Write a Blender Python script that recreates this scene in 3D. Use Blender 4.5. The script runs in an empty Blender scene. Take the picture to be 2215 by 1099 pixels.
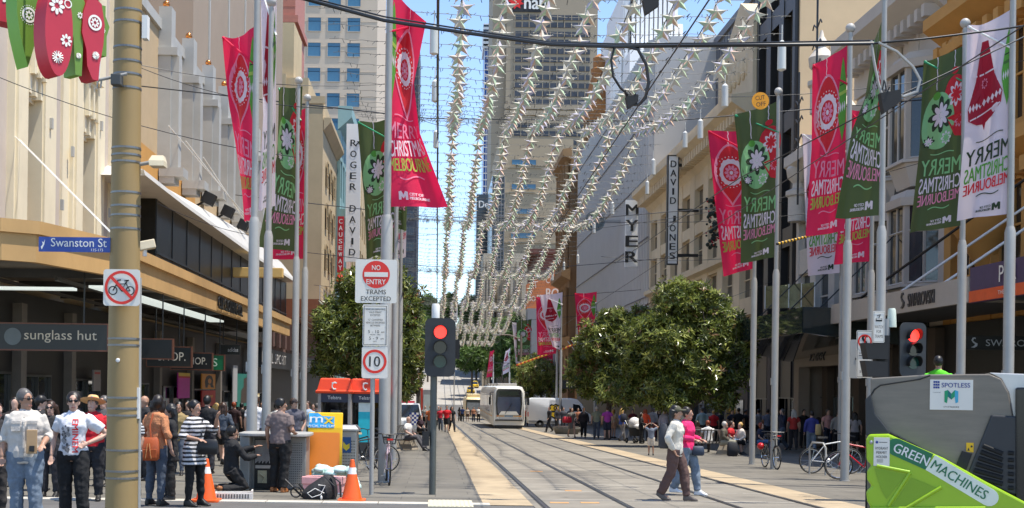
import bpy, bmesh, math, random
from mathutils import Vector, Matrix
from mathutils.bvhtree import BVHTree
random.seed(11)
R = math.radians
V = Vector
C = bpy.context.scene.collection
# ---------------------------------------------------------------- camera
# the street runs along +Y, x is across it, z up; the street falls gently to a cross street and climbs a hill beyond it
F, CX, CY, ROLL, EYE, SL = 2800.0, 945.0, 836.0, R(.75), 1.6, .0164
W0, H0 = 2215.0, 1099.0
cam = bpy.data.objects.new('camera', bpy.data.cameras.new('camera'))
C.objects.link(cam)
cam.matrix_world = Matrix.Translation((0, 0, EYE)) @ Matrix.Rotation(R(90), 4, 'X') @ Matrix.Rotation(ROLL, 4, 'Z')
cam.data.sensor_fit = 'HORIZONTAL'
cam.data.sensor_width = 36
cam.data.lens = 36 * F / W0
cam.data.shift_x = (W0 / 2 - CX) / W0
cam.data.shift_y = -(H0 / 2 - CY) / W0
cam.data.clip_start = .1
cam.data.clip_end = 6000
bpy.context.scene.camera = cam
# ---------------------------------------------------------------- sky, sun, exposure
SUN_EL, SUN_DIR = R(71.5), V((.95, -.31, 0)).normalized()
world = bpy.data.worlds.new('World')
bpy.context.scene.world = world
world.use_nodes = True
_nt = world.node_tree
_sky = _nt.nodes.new('ShaderNodeTexSky')
_sky.sky_type = 'NISHITA'
_sky.sun_disc = False
_sky.sun_elevation = SUN_EL
_sky.sun_rotation = math.atan2(SUN_DIR.x, SUN_DIR.y)
_sky.air_density = 1.0
_sky.dust_density = .35
_sky.ozone_density = 1.6
_sky.altitude = 1800
_bg = _nt.nodes['Background']
_bg.inputs['Strength'].default_value = .15
_nt.links.new(_sky.outputs[0], _bg.inputs['Color'])
_sl = bpy.data.lights.new('sun', 'SUN')
_sl.energy = 3.6
_sl.angle = R(.5)
_sl.color = (1, .94, .84)
sun = bpy.data.objects.new('sun', _sl)
C.objects.link(sun)
_to = SUN_DIR * math.cos(SUN_EL) + V((0, 0, math.sin(SUN_EL)))
sun.rotation_euler = _to.to_track_quat('Z', 'Y').to_euler()
sun.location = (30, -20, 60)
_vs = bpy.context.scene.view_settings
_vs.view_transform = 'Standard'
_vs.look = 'None'
_vs.gamma = 1
_vs.exposure = .95
bpy.context.scene.cycles.max_bounces = 6
bpy.context.scene.cycles.transparent_max_bounces = 8
bpy.context.scene.cycles.caustics_reflective = False
bpy.context.scene.cycles.caustics_refractive = False
# ---------------------------------------------------------------- from a spot in the survey photo to the place
cr, sr = math.cos(ROLL), math.sin(ROLL)
def un(px, py):
    dx, dy = px - CX, CY - py
    return dx * cr - dy * sr, dx * sr + dy * cr
def P(px, py, d):
    u, v = un(px, py)
    return V((u / F * d, d, EYE + v / F * d))
def onX(px, py, X):
    u, v = un(px, py)
    d = X * F / u
    return d, EYE + v / F * d
DIP = 236.0
def gz(d):
    return -SL * d if d < DIP else -SL * DIP + .07 * (d - DIP)
def G(px, d):
    z = gz(d)
    v = (z - EYE) * F / d
    return V((((px - CX) - v * sr) / cr / F * d, d, z))
def gd(px, py):
    u, v = un(px, py)
    return EYE * F / (-v - SL * F)
def GP(px, py):
    return G(px, gd(px, py))
# ---------------------------------------------------------------- materials
MATS = {}
def lin(c):
    return tuple((x / 12.92 if x <= .04045 else ((x + .055) / 1.055) ** 2.4) for x in (c[0] / 255, c[1] / 255, c[2] / 255))
def mat(name, col, rough=.6, metal=0., var=.12, scale=4., bump=0., bscale=None, coat=0., emit=None, spec=.5, dirt=0., alpha=None, stretch=None, trans=0.):
    """col is a linear base colour; var = light/dark mottling of the thing itself, dirt = large stains"""
    if name in MATS: return MATS[name]
    m = bpy.data.materials.new(name)
    m.use_nodes = True
    nt = m.node_tree
    b = nt.nodes['Principled BSDF']
    b.inputs['Roughness'].default_value = rough
    b.inputs['Metallic'].default_value = metal
    b.inputs['Specular IOR Level'].default_value = spec
    b.inputs['Coat Weight'].default_value = coat
    col4 = (*col, 1)
    b.inputs['Base Color'].default_value = col4
    tc = nt.nodes.new('ShaderNodeTexCoord')
    src = tc.outputs['Object']
    if stretch:
        mp = nt.nodes.new('ShaderNodeMapping')
        mp.inputs['Scale'].default_value = stretch
        nt.links.new(src, mp.inputs[0]); src = mp.outputs[0]
    if var > 0:
        n = nt.nodes.new('ShaderNodeTexNoise')
        n.inputs['Scale'].default_value = scale
        n.inputs['Detail'].default_value = 6
        n.inputs['Roughness'].default_value = .65
        nt.links.new(src, n.inputs['Vector'])
        mr = nt.nodes.new('ShaderNodeMapRange')
        mr.inputs[1].default_value = .25; mr.inputs[2].default_value = .75
        mr.inputs[3].default_value = 1 - var; mr.inputs[4].default_value = 1 + var
        nt.links.new(n.outputs['Fac'], mr.inputs[0])
        mx = nt.nodes.new('ShaderNodeMix'); mx.data_type = 'RGBA'; mx.blend_type = 'MULTIPLY'
        mx.inputs[0].default_value = 1
        mx.inputs[6].default_value = col4
        nt.links.new(mr.outputs[0], mx.inputs[7])
        out = mx.outputs[2]
        if dirt > 0:
            n2 = nt.nodes.new('ShaderNodeTexNoise')
            n2.inputs['Scale'].default_value = scale * .23
            n2.inputs['Detail'].default_value = 8
            nt.links.new(src, n2.inputs['Vector'])
            m2 = nt.nodes.new('ShaderNodeMapRange')
            m2.inputs[1].default_value = .5; m2.inputs[2].default_value = .72
            m2.inputs[3].default_value = 0; m2.inputs[4].default_value = dirt
            nt.links.new(n2.outputs['Fac'], m2.inputs[0])
            mx2 = nt.nodes.new('ShaderNodeMix'); mx2.data_type = 'RGBA'
            nt.links.new(m2.outputs[0], mx2.inputs[0])
            nt.links.new(out, mx2.inputs[6])
            mx2.inputs[7].default_value = (col[0] * .35, col[1] * .32, col[2] * .28, 1)
            out = mx2.outputs[2]
        nt.links.new(out, b.inputs['Base Color'])
    if bump > 0:
        nb = nt.nodes.new('ShaderNodeTexNoise')
        nb.inputs['Scale'].default_value = bscale or scale * 3
        nb.inputs['Detail'].default_value = 4
        nt.links.new(src, nb.inputs['Vector'])
        bp = nt.nodes.new('ShaderNodeBump')
        bp.inputs['Strength'].default_value = bump
        bp.inputs['Distance'].default_value = .03
        nt.links.new(nb.outputs['Fac'], bp.inputs['Height'])
        nt.links.new(bp.outputs[0], b.inputs['Normal'])
    if emit:
        b.inputs['Emission Color'].default_value = (*emit[:3], 1)
        b.inputs['Emission Strength'].default_value = emit[3]
    if trans:      # thin cloth and leaves let some light through
        tr = nt.nodes.new('ShaderNodeBsdfTranslucent'); tr.inputs[0].default_value = (*[min(.9, c * 1.15) for c in col], 1)
        ms = nt.nodes.new('ShaderNodeMixShader'); ms.inputs[0].default_value = trans
        nt.links.new(b.outputs[0], ms.inputs[1]); nt.links.new(tr.outputs[0], ms.inputs[2]); nt.links.new(ms.outputs[0], nt.nodes['Material Output'].inputs[0])
    MATS[name] = m
    return m
def smat(name, rgb, k=1., **kw):
    """colour given as it looks on a neutral-lit sample, 0-255"""
    return mat(name, tuple(min(.85, x * k) for x in lin(rgb)), **kw)
def brickmat(name, c1, c2, mortar, bw, bh, msize=.01, rough=.7, axis='XY', noise=.15, offset=.5, rot=0., dirt=0.):
    if name in MATS: return MATS[name]
    m = bpy.data.materials.new(name); m.use_nodes = True
    nt = m.node_tree; b = nt.nodes['Principled BSDF']; b.inputs['Roughness'].default_value = rough
    tc = nt.nodes.new('ShaderNodeTexCoord'); mp = nt.nodes.new('ShaderNodeMapping')
    nt.links.new(tc.outputs['Object'], mp.inputs[0])
    if axis == 'YZ': mp.inputs['Rotation'].default_value = (R(90), 0, R(90)); 
    elif axis == 'XZ': mp.inputs['Rotation'].default_value = (R(90), 0, 0)
    else: mp.inputs['Rotation'].default_value = (0, 0, rot)
    if axis == 'YZ':
        # (y,z) -> (x,y)
        sx = nt.nodes.new('ShaderNodeSeparateXYZ'); cb = nt.nodes.new('ShaderNodeCombineXYZ')
        nt.links.new(tc.outputs['Object'], sx.inputs[0])
        nt.links.new(sx.outputs[1], cb.inputs[0]); nt.links.new(sx.outputs[2], cb.inputs[1]); vec = cb.outputs[0]
    elif axis == 'XZ':
        sx = nt.nodes.new('ShaderNodeSeparateXYZ'); cb = nt.nodes.new('ShaderNodeCombineXYZ')
        nt.links.new(tc.outputs['Object'], sx.inputs[0])
        nt.links.new(sx.outputs[0], cb.inputs[0]); nt.links.new(sx.outputs[2], cb.inputs[1]); vec = cb.outputs[0]
    else: vec = mp.outputs[0]
    br = nt.nodes.new('ShaderNodeTexBrick')
    br.offset = offset
    br.inputs['Color1'].default_value = (*c1, 1); br.inputs['Color2'].default_value = (*c2, 1)
    br.inputs['Mortar'].default_value = (*mortar, 1); br.inputs['Scale'].default_value = 1
    br.inputs['Mortar Size'].default_value = msize
    br.inputs['Brick Width'].default_value = bw; br.inputs['Row Height'].default_value = bh
    nt.links.new(vec, br.inputs['Vector'])
    n = nt.nodes.new('ShaderNodeTexNoise'); n.inputs['Scale'].default_value = .9; n.inputs['Detail'].default_value = 9
    n.inputs['Roughness'].default_value = .7
    nt.links.new(tc.outputs['Object'], n.inputs['Vector'])
    mr = nt.nodes.new('ShaderNodeMapRange'); mr.inputs[1].default_value = .25; mr.inputs[2].default_value = .75
    mr.inputs[3].default_value = 1 - noise; mr.inputs[4].default_value = 1 + noise
    nt.links.new(n.outputs['Fac'], mr.inputs[0])
    mx = nt.nodes.new('ShaderNodeMix'); mx.data_type = 'RGBA'; mx.blend_type = 'MULTIPLY'; mx.inputs[0].default_value = 1
    nt.links.new(br.outputs['Color'], mx.inputs[6]); nt.links.new(mr.outputs[0], mx.inputs[7])
    out = mx.outputs[2]
    for sc, lo, hi, k in (((.35, .52, .7, .55), (3.5, .66, .74, .8)) if dirt else ()):      # stains and spots
        n3 = nt.nodes.new('ShaderNodeTexNoise'); n3.inputs['Scale'].default_value = sc; n3.inputs['Detail'].default_value = 8
        nt.links.new(tc.outputs['Object'], n3.inputs['Vector'])
        m3 = nt.nodes.new('ShaderNodeMapRange'); m3.inputs[1].default_value = lo; m3.inputs[2].default_value = hi; m3.inputs[4].default_value = dirt * k
        nt.links.new(n3.outputs['Fac'], m3.inputs[0])
        x3 = nt.nodes.new('ShaderNodeMix'); x3.data_type = 'RGBA'; x3.inputs[7].default_value = (.045, .042, .038, 1)
        nt.links.new(m3.outputs[0], x3.inputs[0]); nt.links.new(out, x3.inputs[6]); out = x3.outputs[2]
    nt.links.new(out, b.inputs['Base Color'])
    MATS[name] = m
    return m
def stripemat(name, c1, c2, freq, axis=2, duty=.5, rough=.7, wob=.0):
    if name in MATS: return MATS[name]
    m = bpy.data.materials.new(name); m.use_nodes = True
    nt = m.node_tree; b = nt.nodes['Principled BSDF']; b.inputs['Roughness'].default_value = rough
    tc = nt.nodes.new('ShaderNodeTexCoord'); sx = nt.nodes.new('ShaderNodeSeparateXYZ')
    nt.links.new(tc.outputs['Object'], sx.inputs[0])
    mu = nt.nodes.new('ShaderNodeMath'); mu.operation = 'MULTIPLY'; mu.inputs[1].default_value = freq
    nt.links.new(sx.outputs[axis], mu.inputs[0])
    src = mu.outputs[0]
    if wob:
        n = nt.nodes.new('ShaderNodeTexNoise'); n.inputs['Scale'].default_value = 6
        nt.links.new(tc.outputs['Object'], n.inputs['Vector'])
        ad = nt.nodes.new('ShaderNodeMath'); ad.operation = 'MULTIPLY_ADD'; ad.inputs[1].default_value = wob
        nt.links.new(n.outputs['Fac'], ad.inputs[0]); nt.links.new(src, ad.inputs[2]); src = ad.outputs[0]
    fr = nt.nodes.new('ShaderNodeMath'); fr.operation = 'FRACT'; nt.links.new(src, fr.inputs[0])
    gt = nt.nodes.new('ShaderNodeMath'); gt.operation = 'GREATER_THAN'; gt.inputs[1].default_value = duty
    nt.links.new(fr.outputs[0], gt.inputs[0])
    mx = nt.nodes.new('ShaderNodeMix'); mx.data_type = 'RGBA'
    mx.inputs[6].default_value = (*c1, 1); mx.inputs[7].default_value = (*c2, 1)
    nt.links.new(gt.outputs[0], mx.inputs[0]); nt.links.new(mx.outputs[2], b.inputs['Base Color'])
    MATS[name] = m
    return m
# ---------------------------------------------------------------- mesh builder
def text_geo(body, align='CENTER', space=1., bold=0.):
    cu = bpy.data.curves.new('lettering', 'FONT')
    cu.body = body; cu.resolution_u = 3; cu.space_character = space; cu.offset = bold
    o = bpy.data.objects.new('lettering', cu)
    C.objects.link(o)
    me = o.to_mesh()
    vs = [(v.co.x, v.co.y) for v in me.vertices]
    fs = [tuple(p.vertices) for p in me.polygons]
    o.to_mesh_clear()
    bpy.data.objects.remove(o); bpy.data.curves.remove(cu)
    x0 = min(v[0] for v in vs); x1 = max(v[0] for v in vs); y0 = min(v[1] for v in vs); y1 = max(v[1] for v in vs)
    return [((x - x0) / max(x1 - x0, 1e-6), (y - y0) / max(y1 - y0, 1e-6)) for x, y in vs], fs, (x1 - x0) / max(y1 - y0, 1e-6)
_TG = {}
def tgeo(body, bold=0.):
    k = (body, bold)
    if k not in _TG: _TG[k] = text_geo(body, bold=bold)
    return _TG[k]
class MB:
    def __init__(s, xf=None):
        s.v = []; s.f = []; s.m = []; s.xf = xf
    def add(s, vs, fs, mi=0):
        o = len(s.v)
        if s.xf: s.v += [tuple(s.xf(V(p))) for p in vs]
        else: s.v += [tuple(p) for p in vs]
        s.f += [tuple(i + o for i in f) for f in fs]
        s.m += [mi] * len(fs)
    def box(s, x0, x1, y0, y1, z0, z1, mi=0):
        s.add([(x0, y0, z0), (x1, y0, z0), (x1, y1, z0), (x0, y1, z0), (x0, y0, z1), (x1, y0, z1), (x1, y1, z1), (x0, y1, z1)],
              [(0, 3, 2, 1), (4, 5, 6, 7), (0, 1, 5, 4), (1, 2, 6, 5), (2, 3, 7, 6), (3, 0, 4, 7)], mi)
    def obox(s, c, size, M=None, mi=0):
        a, b, h = size[0] / 2, size[1] / 2, size[2] / 2
        vs = [V((x, y, z)) for z in (-h, h) for x, y in ((-a, -b), (a, -b), (a, b), (-a, b))]
        if M is not None: vs = [M @ p for p in vs]
        s.add([p + V(c) for p in vs], [(0, 3, 2, 1), (4, 5, 6, 7), (0, 1, 5, 4), (1, 2, 6, 5), (2, 3, 7, 6), (3, 0, 4, 7)], mi)
    def quad(s, a, b, c, d, mi=0):
        s.add([a, b, c, d], [(0, 1, 2, 3)], mi)
    def rings(s, rs, mi=0, cap=True, close=True):
        n = len(rs[0]); vs = [p for r in rs for p in r]; fs = []
        for i in range(len(rs) - 1):
            for j in range(n if close else n - 1):
                k = (j + 1) % n
                fs.append((i * n + j, i * n + k, (i + 1) * n + k, (i + 1) * n + j))
        if cap:
            fs.append(tuple(range(n - 1, -1, -1))); fs.append(tuple((len(rs) - 1) * n + j for j in range(n)))
        s.add(vs, fs, mi)
    def path(s, pts, r, n=8, mi=0, cap=True, flat=1., up=None):
        pts = [V(p) for p in pts]
        rr = r if isinstance(r, (list, tuple)) else [r] * len(pts)
        rs = []; prev = None
        for i, p in enumerate(pts):
            t = (pts[min(i + 1, len(pts) - 1)] - pts[max(i - 1, 0)])
            t = t.normalized() if t.length > 1e-9 else V((0, 0, 1))
            if prev is None:
                a = V(up) if up else (V((0, 0, 1)) if abs(t.z) < .9 else V((0, 1, 0)))
                a = (a - t * a.dot(t)).normalized()
            else:
                a = (prev - t * prev.dot(t)); a = a.normalized() if a.length > 1e-6 else V((1, 0, 0))
            prev = a; b = t.cross(a)
            rs.append([p + a * (rr[i] * flat * math.cos(2 * math.pi * j / n)) + b * (rr[i] * math.sin(2 * math.pi * j / n)) for j in range(n)])
        s.rings(rs, mi, cap)
    def tube(s, a, b, r, r2=None, n=10, mi=0):
        s.path([a, b], [r, r if r2 is None else r2], n, mi)
    def lathe(s, prof, c=(0, 0, 0), n=16, mi=0, cap=True):
        c = V(c)
        s.rings([[c + V((r * math.cos(2 * math.pi * j / n), r * math.sin(2 * math.pi * j / n), z)) for j in range(n)] for r, z in prof], mi, cap)
    def ell(s, c, r, n=10, k=8, mi=0, M=None):
        rx, ry, rz = (r, r, r) if not isinstance(r, (tuple, list)) else r
        rs = []
        for i in range(k + 1):
            a = -math.pi / 2 + math.pi * i / k
            q = max(math.cos(a), .03)
            ring = [V((rx * q * math.cos(2 * math.pi * j / n), ry * q * math.sin(2 * math.pi * j / n), rz * math.sin(a))) for j in range(n)]
            rs.append([(M @ p if M is not None else p) + V(c) for p in ring])
        s.rings(rs, mi)
    def prism(s, poly, o, ux, uy, depth, mi=0, mside=None):
        """2-D outline in the plane o + x*ux + y*uy, pushed back by depth along ux x uy"""
        o, ux, uy = V(o), V(ux), V(uy)
        nrm = ux.cross(uy).normalized()
        n = len(poly)
        fr = [o + ux * x + uy * y for x, y in poly]
        bk = [p - nrm * depth for p in fr]
        s.add(fr + bk, [tuple(range(n)), tuple(range(2 * n - 1, n - 1, -1))], mi)
        s.add(fr + bk, [(i, n + i, n + (i + 1) % n, (i + 1) % n) for i in range(n)], mi if mside is None else mside)
    def shape(s, poly, o, ux, uy, mi=0):
        o, ux, uy = V(o), V(ux), V(uy)
        s.add([o + ux * x + uy * y for x, y in poly], [tuple(range(len(poly)))], mi)
    def ringshape(s, c, r0, r1, o, ux, uy, mi=0, n=40):
        o, ux, uy = V(o), V(ux), V(uy); vs = []; fs = []
        for j in range(n):
            a = 2 * math.pi * j / n
            for r in (r0, r1): vs.append(o + ux * (c[0] + r * math.cos(a)) + uy * (c[1] + r * math.sin(a)))
        for j in range(n):
            k = (j + 1) % n; fs.append((2 * j, 2 * j + 1, 2 * k + 1, 2 * k))
        s.add(vs, fs, mi)
    def text(s, body, o, ux, uy, w, h, mi=0, bold=0., thick=0., fit=True):
        """lettering centred on o, w wide and h tall"""
        vs, fs, asp = tgeo(body)
        o, ux, uy = V(o), V(ux).normalized(), V(uy).normalized()
        if bold:      # heavier strokes: a second pass set a hair to the side and proud
            s.text(body, o + ux * bold * h * .9 + ux.cross(uy) * .0015, ux, uy, w, h, mi, 0, thick); o = o - ux * bold * h * .9
        if not fit: w = h * asp
        pts = [o + ux * ((x - .5) * w) + uy * ((y - .5) * h) for x, y in vs]
        if thick:
            nrm = ux.cross(uy); n = len(pts)
            edges = {}
            for f in fs:
                for a, b in zip(f, f[1:] + f[:1]):
                    edges[(a, b)] = 1
            side = [(a, b, b + n, a + n) for (a, b) in edges if (b, a) not in edges]
            s.add(pts + [p - nrm * thick for p in pts], list(fs) + side, mi)
        else: s.add(pts, fs, mi)
    def build(s, name, mats, parent=None, smooth=None, bevel=0., loc=None, recalc=True):
        me = bpy.data.meshes.new(name)
        me.from_pydata(s.v, [], s.f)
        me.polygons.foreach_set('material_index', s.m)
        for m in (mats if isinstance(mats, (list, tuple)) else [mats]): me.materials.append(m)
        if recalc or bevel:
            bm = bmesh.new(); bm.from_mesh(me)
            if bevel:
                bmesh.ops.remove_doubles(bm, verts=bm.verts, dist=1e-5)
            bmesh.ops.recalc_face_normals(bm, faces=bm.faces)
            if bevel:
                es = [e for e in bm.edges if len(e.link_faces) == 2 and e.calc_face_angle(0) > R(35)]
                bmesh.ops.bevel(bm, geom=es, offset=bevel, segments=2, affect='EDGES', profile=.5, clamp_overlap=True)
            bm.to_mesh(me); bm.free()
        if smooth is not None:
            me.polygons.foreach_set('use_smooth', [True] * len(me.polygons))
            me.set_sharp_from_angle(angle=R(smooth))
        o = bpy.data.objects.new(name, me)
        C.objects.link(o)
        if loc is not None: o.location = loc
        if parent is not None: o.parent = parent
        return o
def tag(o, label=None, cat=None, group=None, kind=None):
    if label: o['label'] = label
    if cat: o['category'] = cat
    if group: o['group'] = group
    if kind: o['kind'] = kind
    return o
def thing(name, label, cat, loc=(0, 0, 0), rz=0., group=None):
    o = bpy.data.objects.new(name, None)
    o.empty_display_size = .3
    C.objects.link(o)
    o.location = loc; o.rotation_euler = (0, 0, rz)
    return tag(o, label, cat, group)
def struct(o):
    o['kind'] = 'structure'
    return o
def copytree(root, loc=None, rz=None, label=None, group=None):
    r = root.copy(); C.objects.link(r)
    if loc is not None: r.location = loc
    if rz is not None: r.rotation_euler = (0, 0, rz)
    if label: r['label'] = label
    if group: r['group'] = group
    for ch in list(root.children):
        c = ch.copy(); C.objects.link(c); c.parent = r
        for g in list(ch.children):
            d = g.copy(); C.objects.link(d); d.parent = c
    return r
def put(src, loc, parent=None):
    c = src.copy(); C.objects.link(c); c.location = loc
    if parent is not None: c.parent = parent
    return c
def circ(cx, cy, r, n=32, ry=None, a0=0):
    return [(cx + r * math.cos(a0 + 2 * math.pi * i / n), cy + (ry or r) * math.sin(a0 + 2 * math.pi * i / n)) for i in range(n)]
def rrect(w, h, r, n=5, cx=0, cy=0):
    pts = []
    for sx, sy, a in ((1, 1, 0), (-1, 1, 90), (-1, -1, 180), (1, -1, 270)):
        for i in range(n + 1):
            t = R(a + 90 * i / n)
            pts.append((cx + sx * (w / 2 - r) + r * math.cos(t), cy + sy * (h / 2 - r) + r * math.sin(t)))
    return pts
UX, UZ = V((1, 0, 0)), V((0, 0, 1))
# common materials
WHITE = smat('white_paint', (232, 230, 224), rough=.45, var=.05)
BLACK = mat('black_paint', (.012, .012, .013), rough=.4, var=.1)
BLACKP = mat('black_rubber', (.02, .02, .02), rough=.75, var=.15)
DARKGLASS = mat('dark_glass', (.018, .022, .026), rough=.04, var=0, spec=.8)
STEEL = mat('brushed_steel', (.42, .42, .41), rough=.38, metal=.85, var=.08, scale=9)
GALV = mat('grey_pole_paint', (.37, .36, .335), rough=.45, metal=.08, var=.1, scale=2.2, dirt=.22)
SIGNW = smat('sign_white', (228, 222, 210), rough=.4, var=.05, scale=2)
SIGNRED = smat('sign_red', (226, 42, 28), rough=.35, var=.04)
CHROME = mat('chrome', (.6, .6, .6), rough=.15, metal=1, var=0)
# ================================================================ the ground
def sheet(name, x0, x1, y0, y1, dz, m, kind='structure', sub=None):
    ys = [y0] + [y for y in (DIP, 760.) if y0 < y < y1] + [y1]
    mb = MB()
    def zz(y): return (gz(min(y, 760.)) + dz)
    for a, b in zip(ys[:-1], ys[1:]):
        mb.quad((x0, a, zz(a)), (x1, a, zz(a)), (x1, b, zz(b)), (x0, b, zz(b)))
    o = mb.build(name, m, recalc=False)
    o['kind'] = kind
    return o
A_ASPH = mat('asphalt', (.105, .1, .095), rough=.85, var=.22, scale=1.3, bump=.15, bscale=60, dirt=.25)
PAVE = brickmat('bluestone_paving', (.138, .125, .1), (.168, .153, .124), (.1, .09, .073), 1.2, .8, .012, .7, noise=.28, dirt=.6)
PAVE2 = brickmat('bluestone_paving_pale', (.142, .128, .104), (.172, .156, .127), (.1, .09, .074), 1.2, .8, .012, .72, noise=.28, dirt=.6)
BED = brickmat('track_bed_concrete', (.232, .208, .168), (.19, .17, .138), (.335, .305, .255), 60, 2.3, .07, .8, noise=.36, dirt=.7)
SAND = mat('sandy_concrete', (.40, .312, .2), rough=.85, var=.2, scale=2, bump=.08, bscale=80, dirt=.45)
HILLROAD = mat('hill_road_concrete', (.33, .31, .28), rough=.85, var=.12, scale=.6, dirt=.2)
sheet('ground', -1500, 1500, -40, 2500, -.02, mat('city_ground', (.16, .155, .15), var=.2, scale=.2))
sheet('cross_road', -60, 60, -40, 21.4, -.008, A_ASPH)
sheet('pavement_left', -11, .8, 21.4, DIP, 0, PAVE)
sheet('pavement_right', 7.35, 18.3, 21.4, DIP, 0, PAVE2)
sheet('footpath', -40, -11, 21.4, DIP, -.004, PAVE)
sheet('kerb_strip_left', .8, 1.62, 21.4, DIP, .002, SAND)
sheet('kerb_strip_right', 6.56, 7.35, 21.4, DIP, .002, SAND)
sheet('track_bed', 1.62, 6.56, -30, DIP, 0, BED)
sheet('cross_street', -400, 400, DIP + .2, 262, -.002, A_ASPH)
sheet('hill_road', -7.5, 16.5, 262, 900, .004, HILLROAD)
RAILD = mat('rail_groove', (.03, .029, .028), rough=.6, var=.2)
RAILS = mat('rail_steel', (.16, .155, .15), rough=.32, metal=.8, var=.15)
for x in (1.8, 3.2, 5.05, 6.45):
    a = sheet('tram_rail', x - .06, x + .06, -30, 850, .006, RAILD)
    b = sheet('rail_head', x - .03, x + .025, -30, 850, .01, RAILS)
    a['kind'] = b['kind'] = 'structure'
ln = MB()
for i in range(44):
    x0 = -40 + i * .93
    ln.box(x0, x0 + .915, 21.35, 21.72, gz(21.5) - .05, gz(21.5) + .012)
struct(ln.build('kerb_edging', smat('pale_kerb_stone', (186, 180, 168), rough=.8, var=.08)))
pad = MB()
pad.box(-.12, .62, 20.9, 22.1, gz(21.5) - .05, gz(21.5) + .016)
for i in range(10):
    pad.box(-.1 + i * .073, -.06 + i * .073, 20.95, 22.05, gz(21.5) + .016, gz(21.5) + .024)
struct(pad.build('tactile_paving', smat('tactile_cream', (198, 190, 166), rough=.8, var=.06)))
mk = MB()
for px, py in ((1210, 1088), (1276, 1088), (1240, 1062), (1160, 1020)):
    p = GP(px, py); mk.box(p.x - .16, p.x + .16, p.y - .08, p.y + .08, p.z, p.z + .008)
struct(mk.build('survey_markings', smat('orange_marking', (205, 150, 90), var=.2)))
# ================================================================ buildings
def wxf(kind, base):
    if kind == 'L': return lambda p: V((base + p.y, p.x, p.z))
    if kind == 'R': return lambda p: V((base - p.y, p.x, p.z))
    return lambda p: V((p.x, base - p.y, p.z))          # 'F' faces the viewer's end of the street
def wbuild(mb, name, mats, parent, **kw):
    return mb.build(name, mats, parent, loc=-V(parent.location), **kw)
_WIN = {}
def window(B, kind, base, s, z, w, h, frame, glass, cols=1, rows=1, out=.03, name='window', fr=.07):
    k = (kind, round(w, 2), round(h, 2), frame.name, glass.name, cols, rows, name)
    if k not in _WIN:
        x = wxf(kind, 0)
        mb = MB(x)
        mb.quad((-w / 2, 0, -h / 2), (w / 2, 0, -h / 2), (w / 2, 0, h / 2), (-w / 2, 0, h / 2), 1)
        if fr:
            mb.box(-w / 2, w / 2, .003, .09, h / 2 - fr, h / 2); mb.box(-w / 2, w / 2, .003, .09, -h / 2, -h / 2 + fr)
            for i in range(cols + 1):
                q = -w / 2 + fr / 2 + (w - fr) * i / cols
                mb.box(q - fr / 2, q + fr / 2, .004, .085, -h / 2 + fr, h / 2 - fr)
            for i in range(1, rows):
                q = -h / 2 + h * i / rows
                mb.box(-w / 2 + fr, w / 2 - fr, .005, .075, q - fr / 2, q + fr / 2)
        o = mb.build(name, [frame, glass], recalc=False)
        _WIN[k] = o; first = True
    else:
        o = _WIN[k].copy(); C.objects.link(o)
    o.parent = B
    o.location = wxf(kind, base)(V((s, out, z))) - V(B.location)
    return o
def facade(B, kind, base, s0, s1, z0, z1, nb, floors, wall, frame, glass, pier=.6, out=.3, thick=8., cols=1, rows=1, wname='wall', cull=None, fr=.07, winname='window'):
    mb = MB(wxf(kind, base))
    mb.box(s0, s1, -thick, 0, z0, z1)
    bw = (s1 - s0) / nb
    for i in range(nb + 1):
        a = s0 + i * bw - (pier / 2 if i else 0); b = s0 + i * bw + (pier / 2 if i < nb else 0)
        mb.box(a, b, -.02, out, z0, z1 - .01)
    zs = [z0] + [q for f in floors for q in f] + [z1 - .02]
    for k in range(0, len(zs), 2):
        if zs[k + 1] - zs[k] > .02:
            for i in range(nb):
                a = s0 + i * bw + pier / 2 if i else s0 + pier
                mb.box(s0 + i * bw + (pier / 2 if i else pier / 2), s0 + (i + 1) * bw - pier / 2, -.02, out - .04, zs[k], zs[k + 1])
    w = wbuild(mb, wname, wall, B)
    for zb, zt in floors:
        for i in range(nb):
            s = s0 + (i + .5) * bw
            if cull and cull(s, (zb + zt) / 2): continue
            window(B, kind, base, s, (zb + zt) / 2, bw - pier, zt - zb, frame, glass, cols, rows, fr=fr, name=winname)
    return w
def band(B, kind, base, s0, s1, prof, m, name='cornice'):
    """moulding: prof = [(out, z)...] swept along the facade"""
    mb = MB(wxf(kind, base))
    mb.rings([[V((s, o, z)) for o, z in prof] for s in (s0, s1)], 0, True)
    return wbuild(mb, name, m, B)
def bld(name, label, cat, x, y, group=None):
    return thing(name, label, cat, (x, y, gz(y)), 0, group)

CREAM = smat('cream_render', (244, 230, 198), k=.92, rough=.75, var=.07, scale=1.2, bump=.06, bscale=40, dirt=.18)
MAUVE = smat('mauve_render', (212, 198, 184), k=.85, rough=.75, var=.06, scale=1.2, bump=.06, bscale=40, dirt=.12)
TAN = smat('tan_render', (218, 190, 150), k=.75, rough=.75, var=.08, scale=1., dirt=.15)
OCHRE = smat('ochre_render', (212, 156, 82), k=.85, rough=.75, var=.1, scale=1., dirt=.2)
TAUPE = smat('taupe_render', (182, 162, 142), k=.75, rough=.8, var=.06, scale=.5, dirt=.12)
FIN = smat('grey_fin', (190, 188, 182), k=.9, rough=.6, var=.08, scale=1.5, dirt=.2)
FASC = smat('fascia_render', (215, 172, 112), k=.85, rough=.7, var=.1, scale=1.6, dirt=.35, stretch=(1, 1, .5))
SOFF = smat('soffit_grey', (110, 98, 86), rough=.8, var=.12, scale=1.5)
REVEAL = smat('beige_reveal', (190, 160, 115), k=.8, rough=.8, var=.06)

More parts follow.
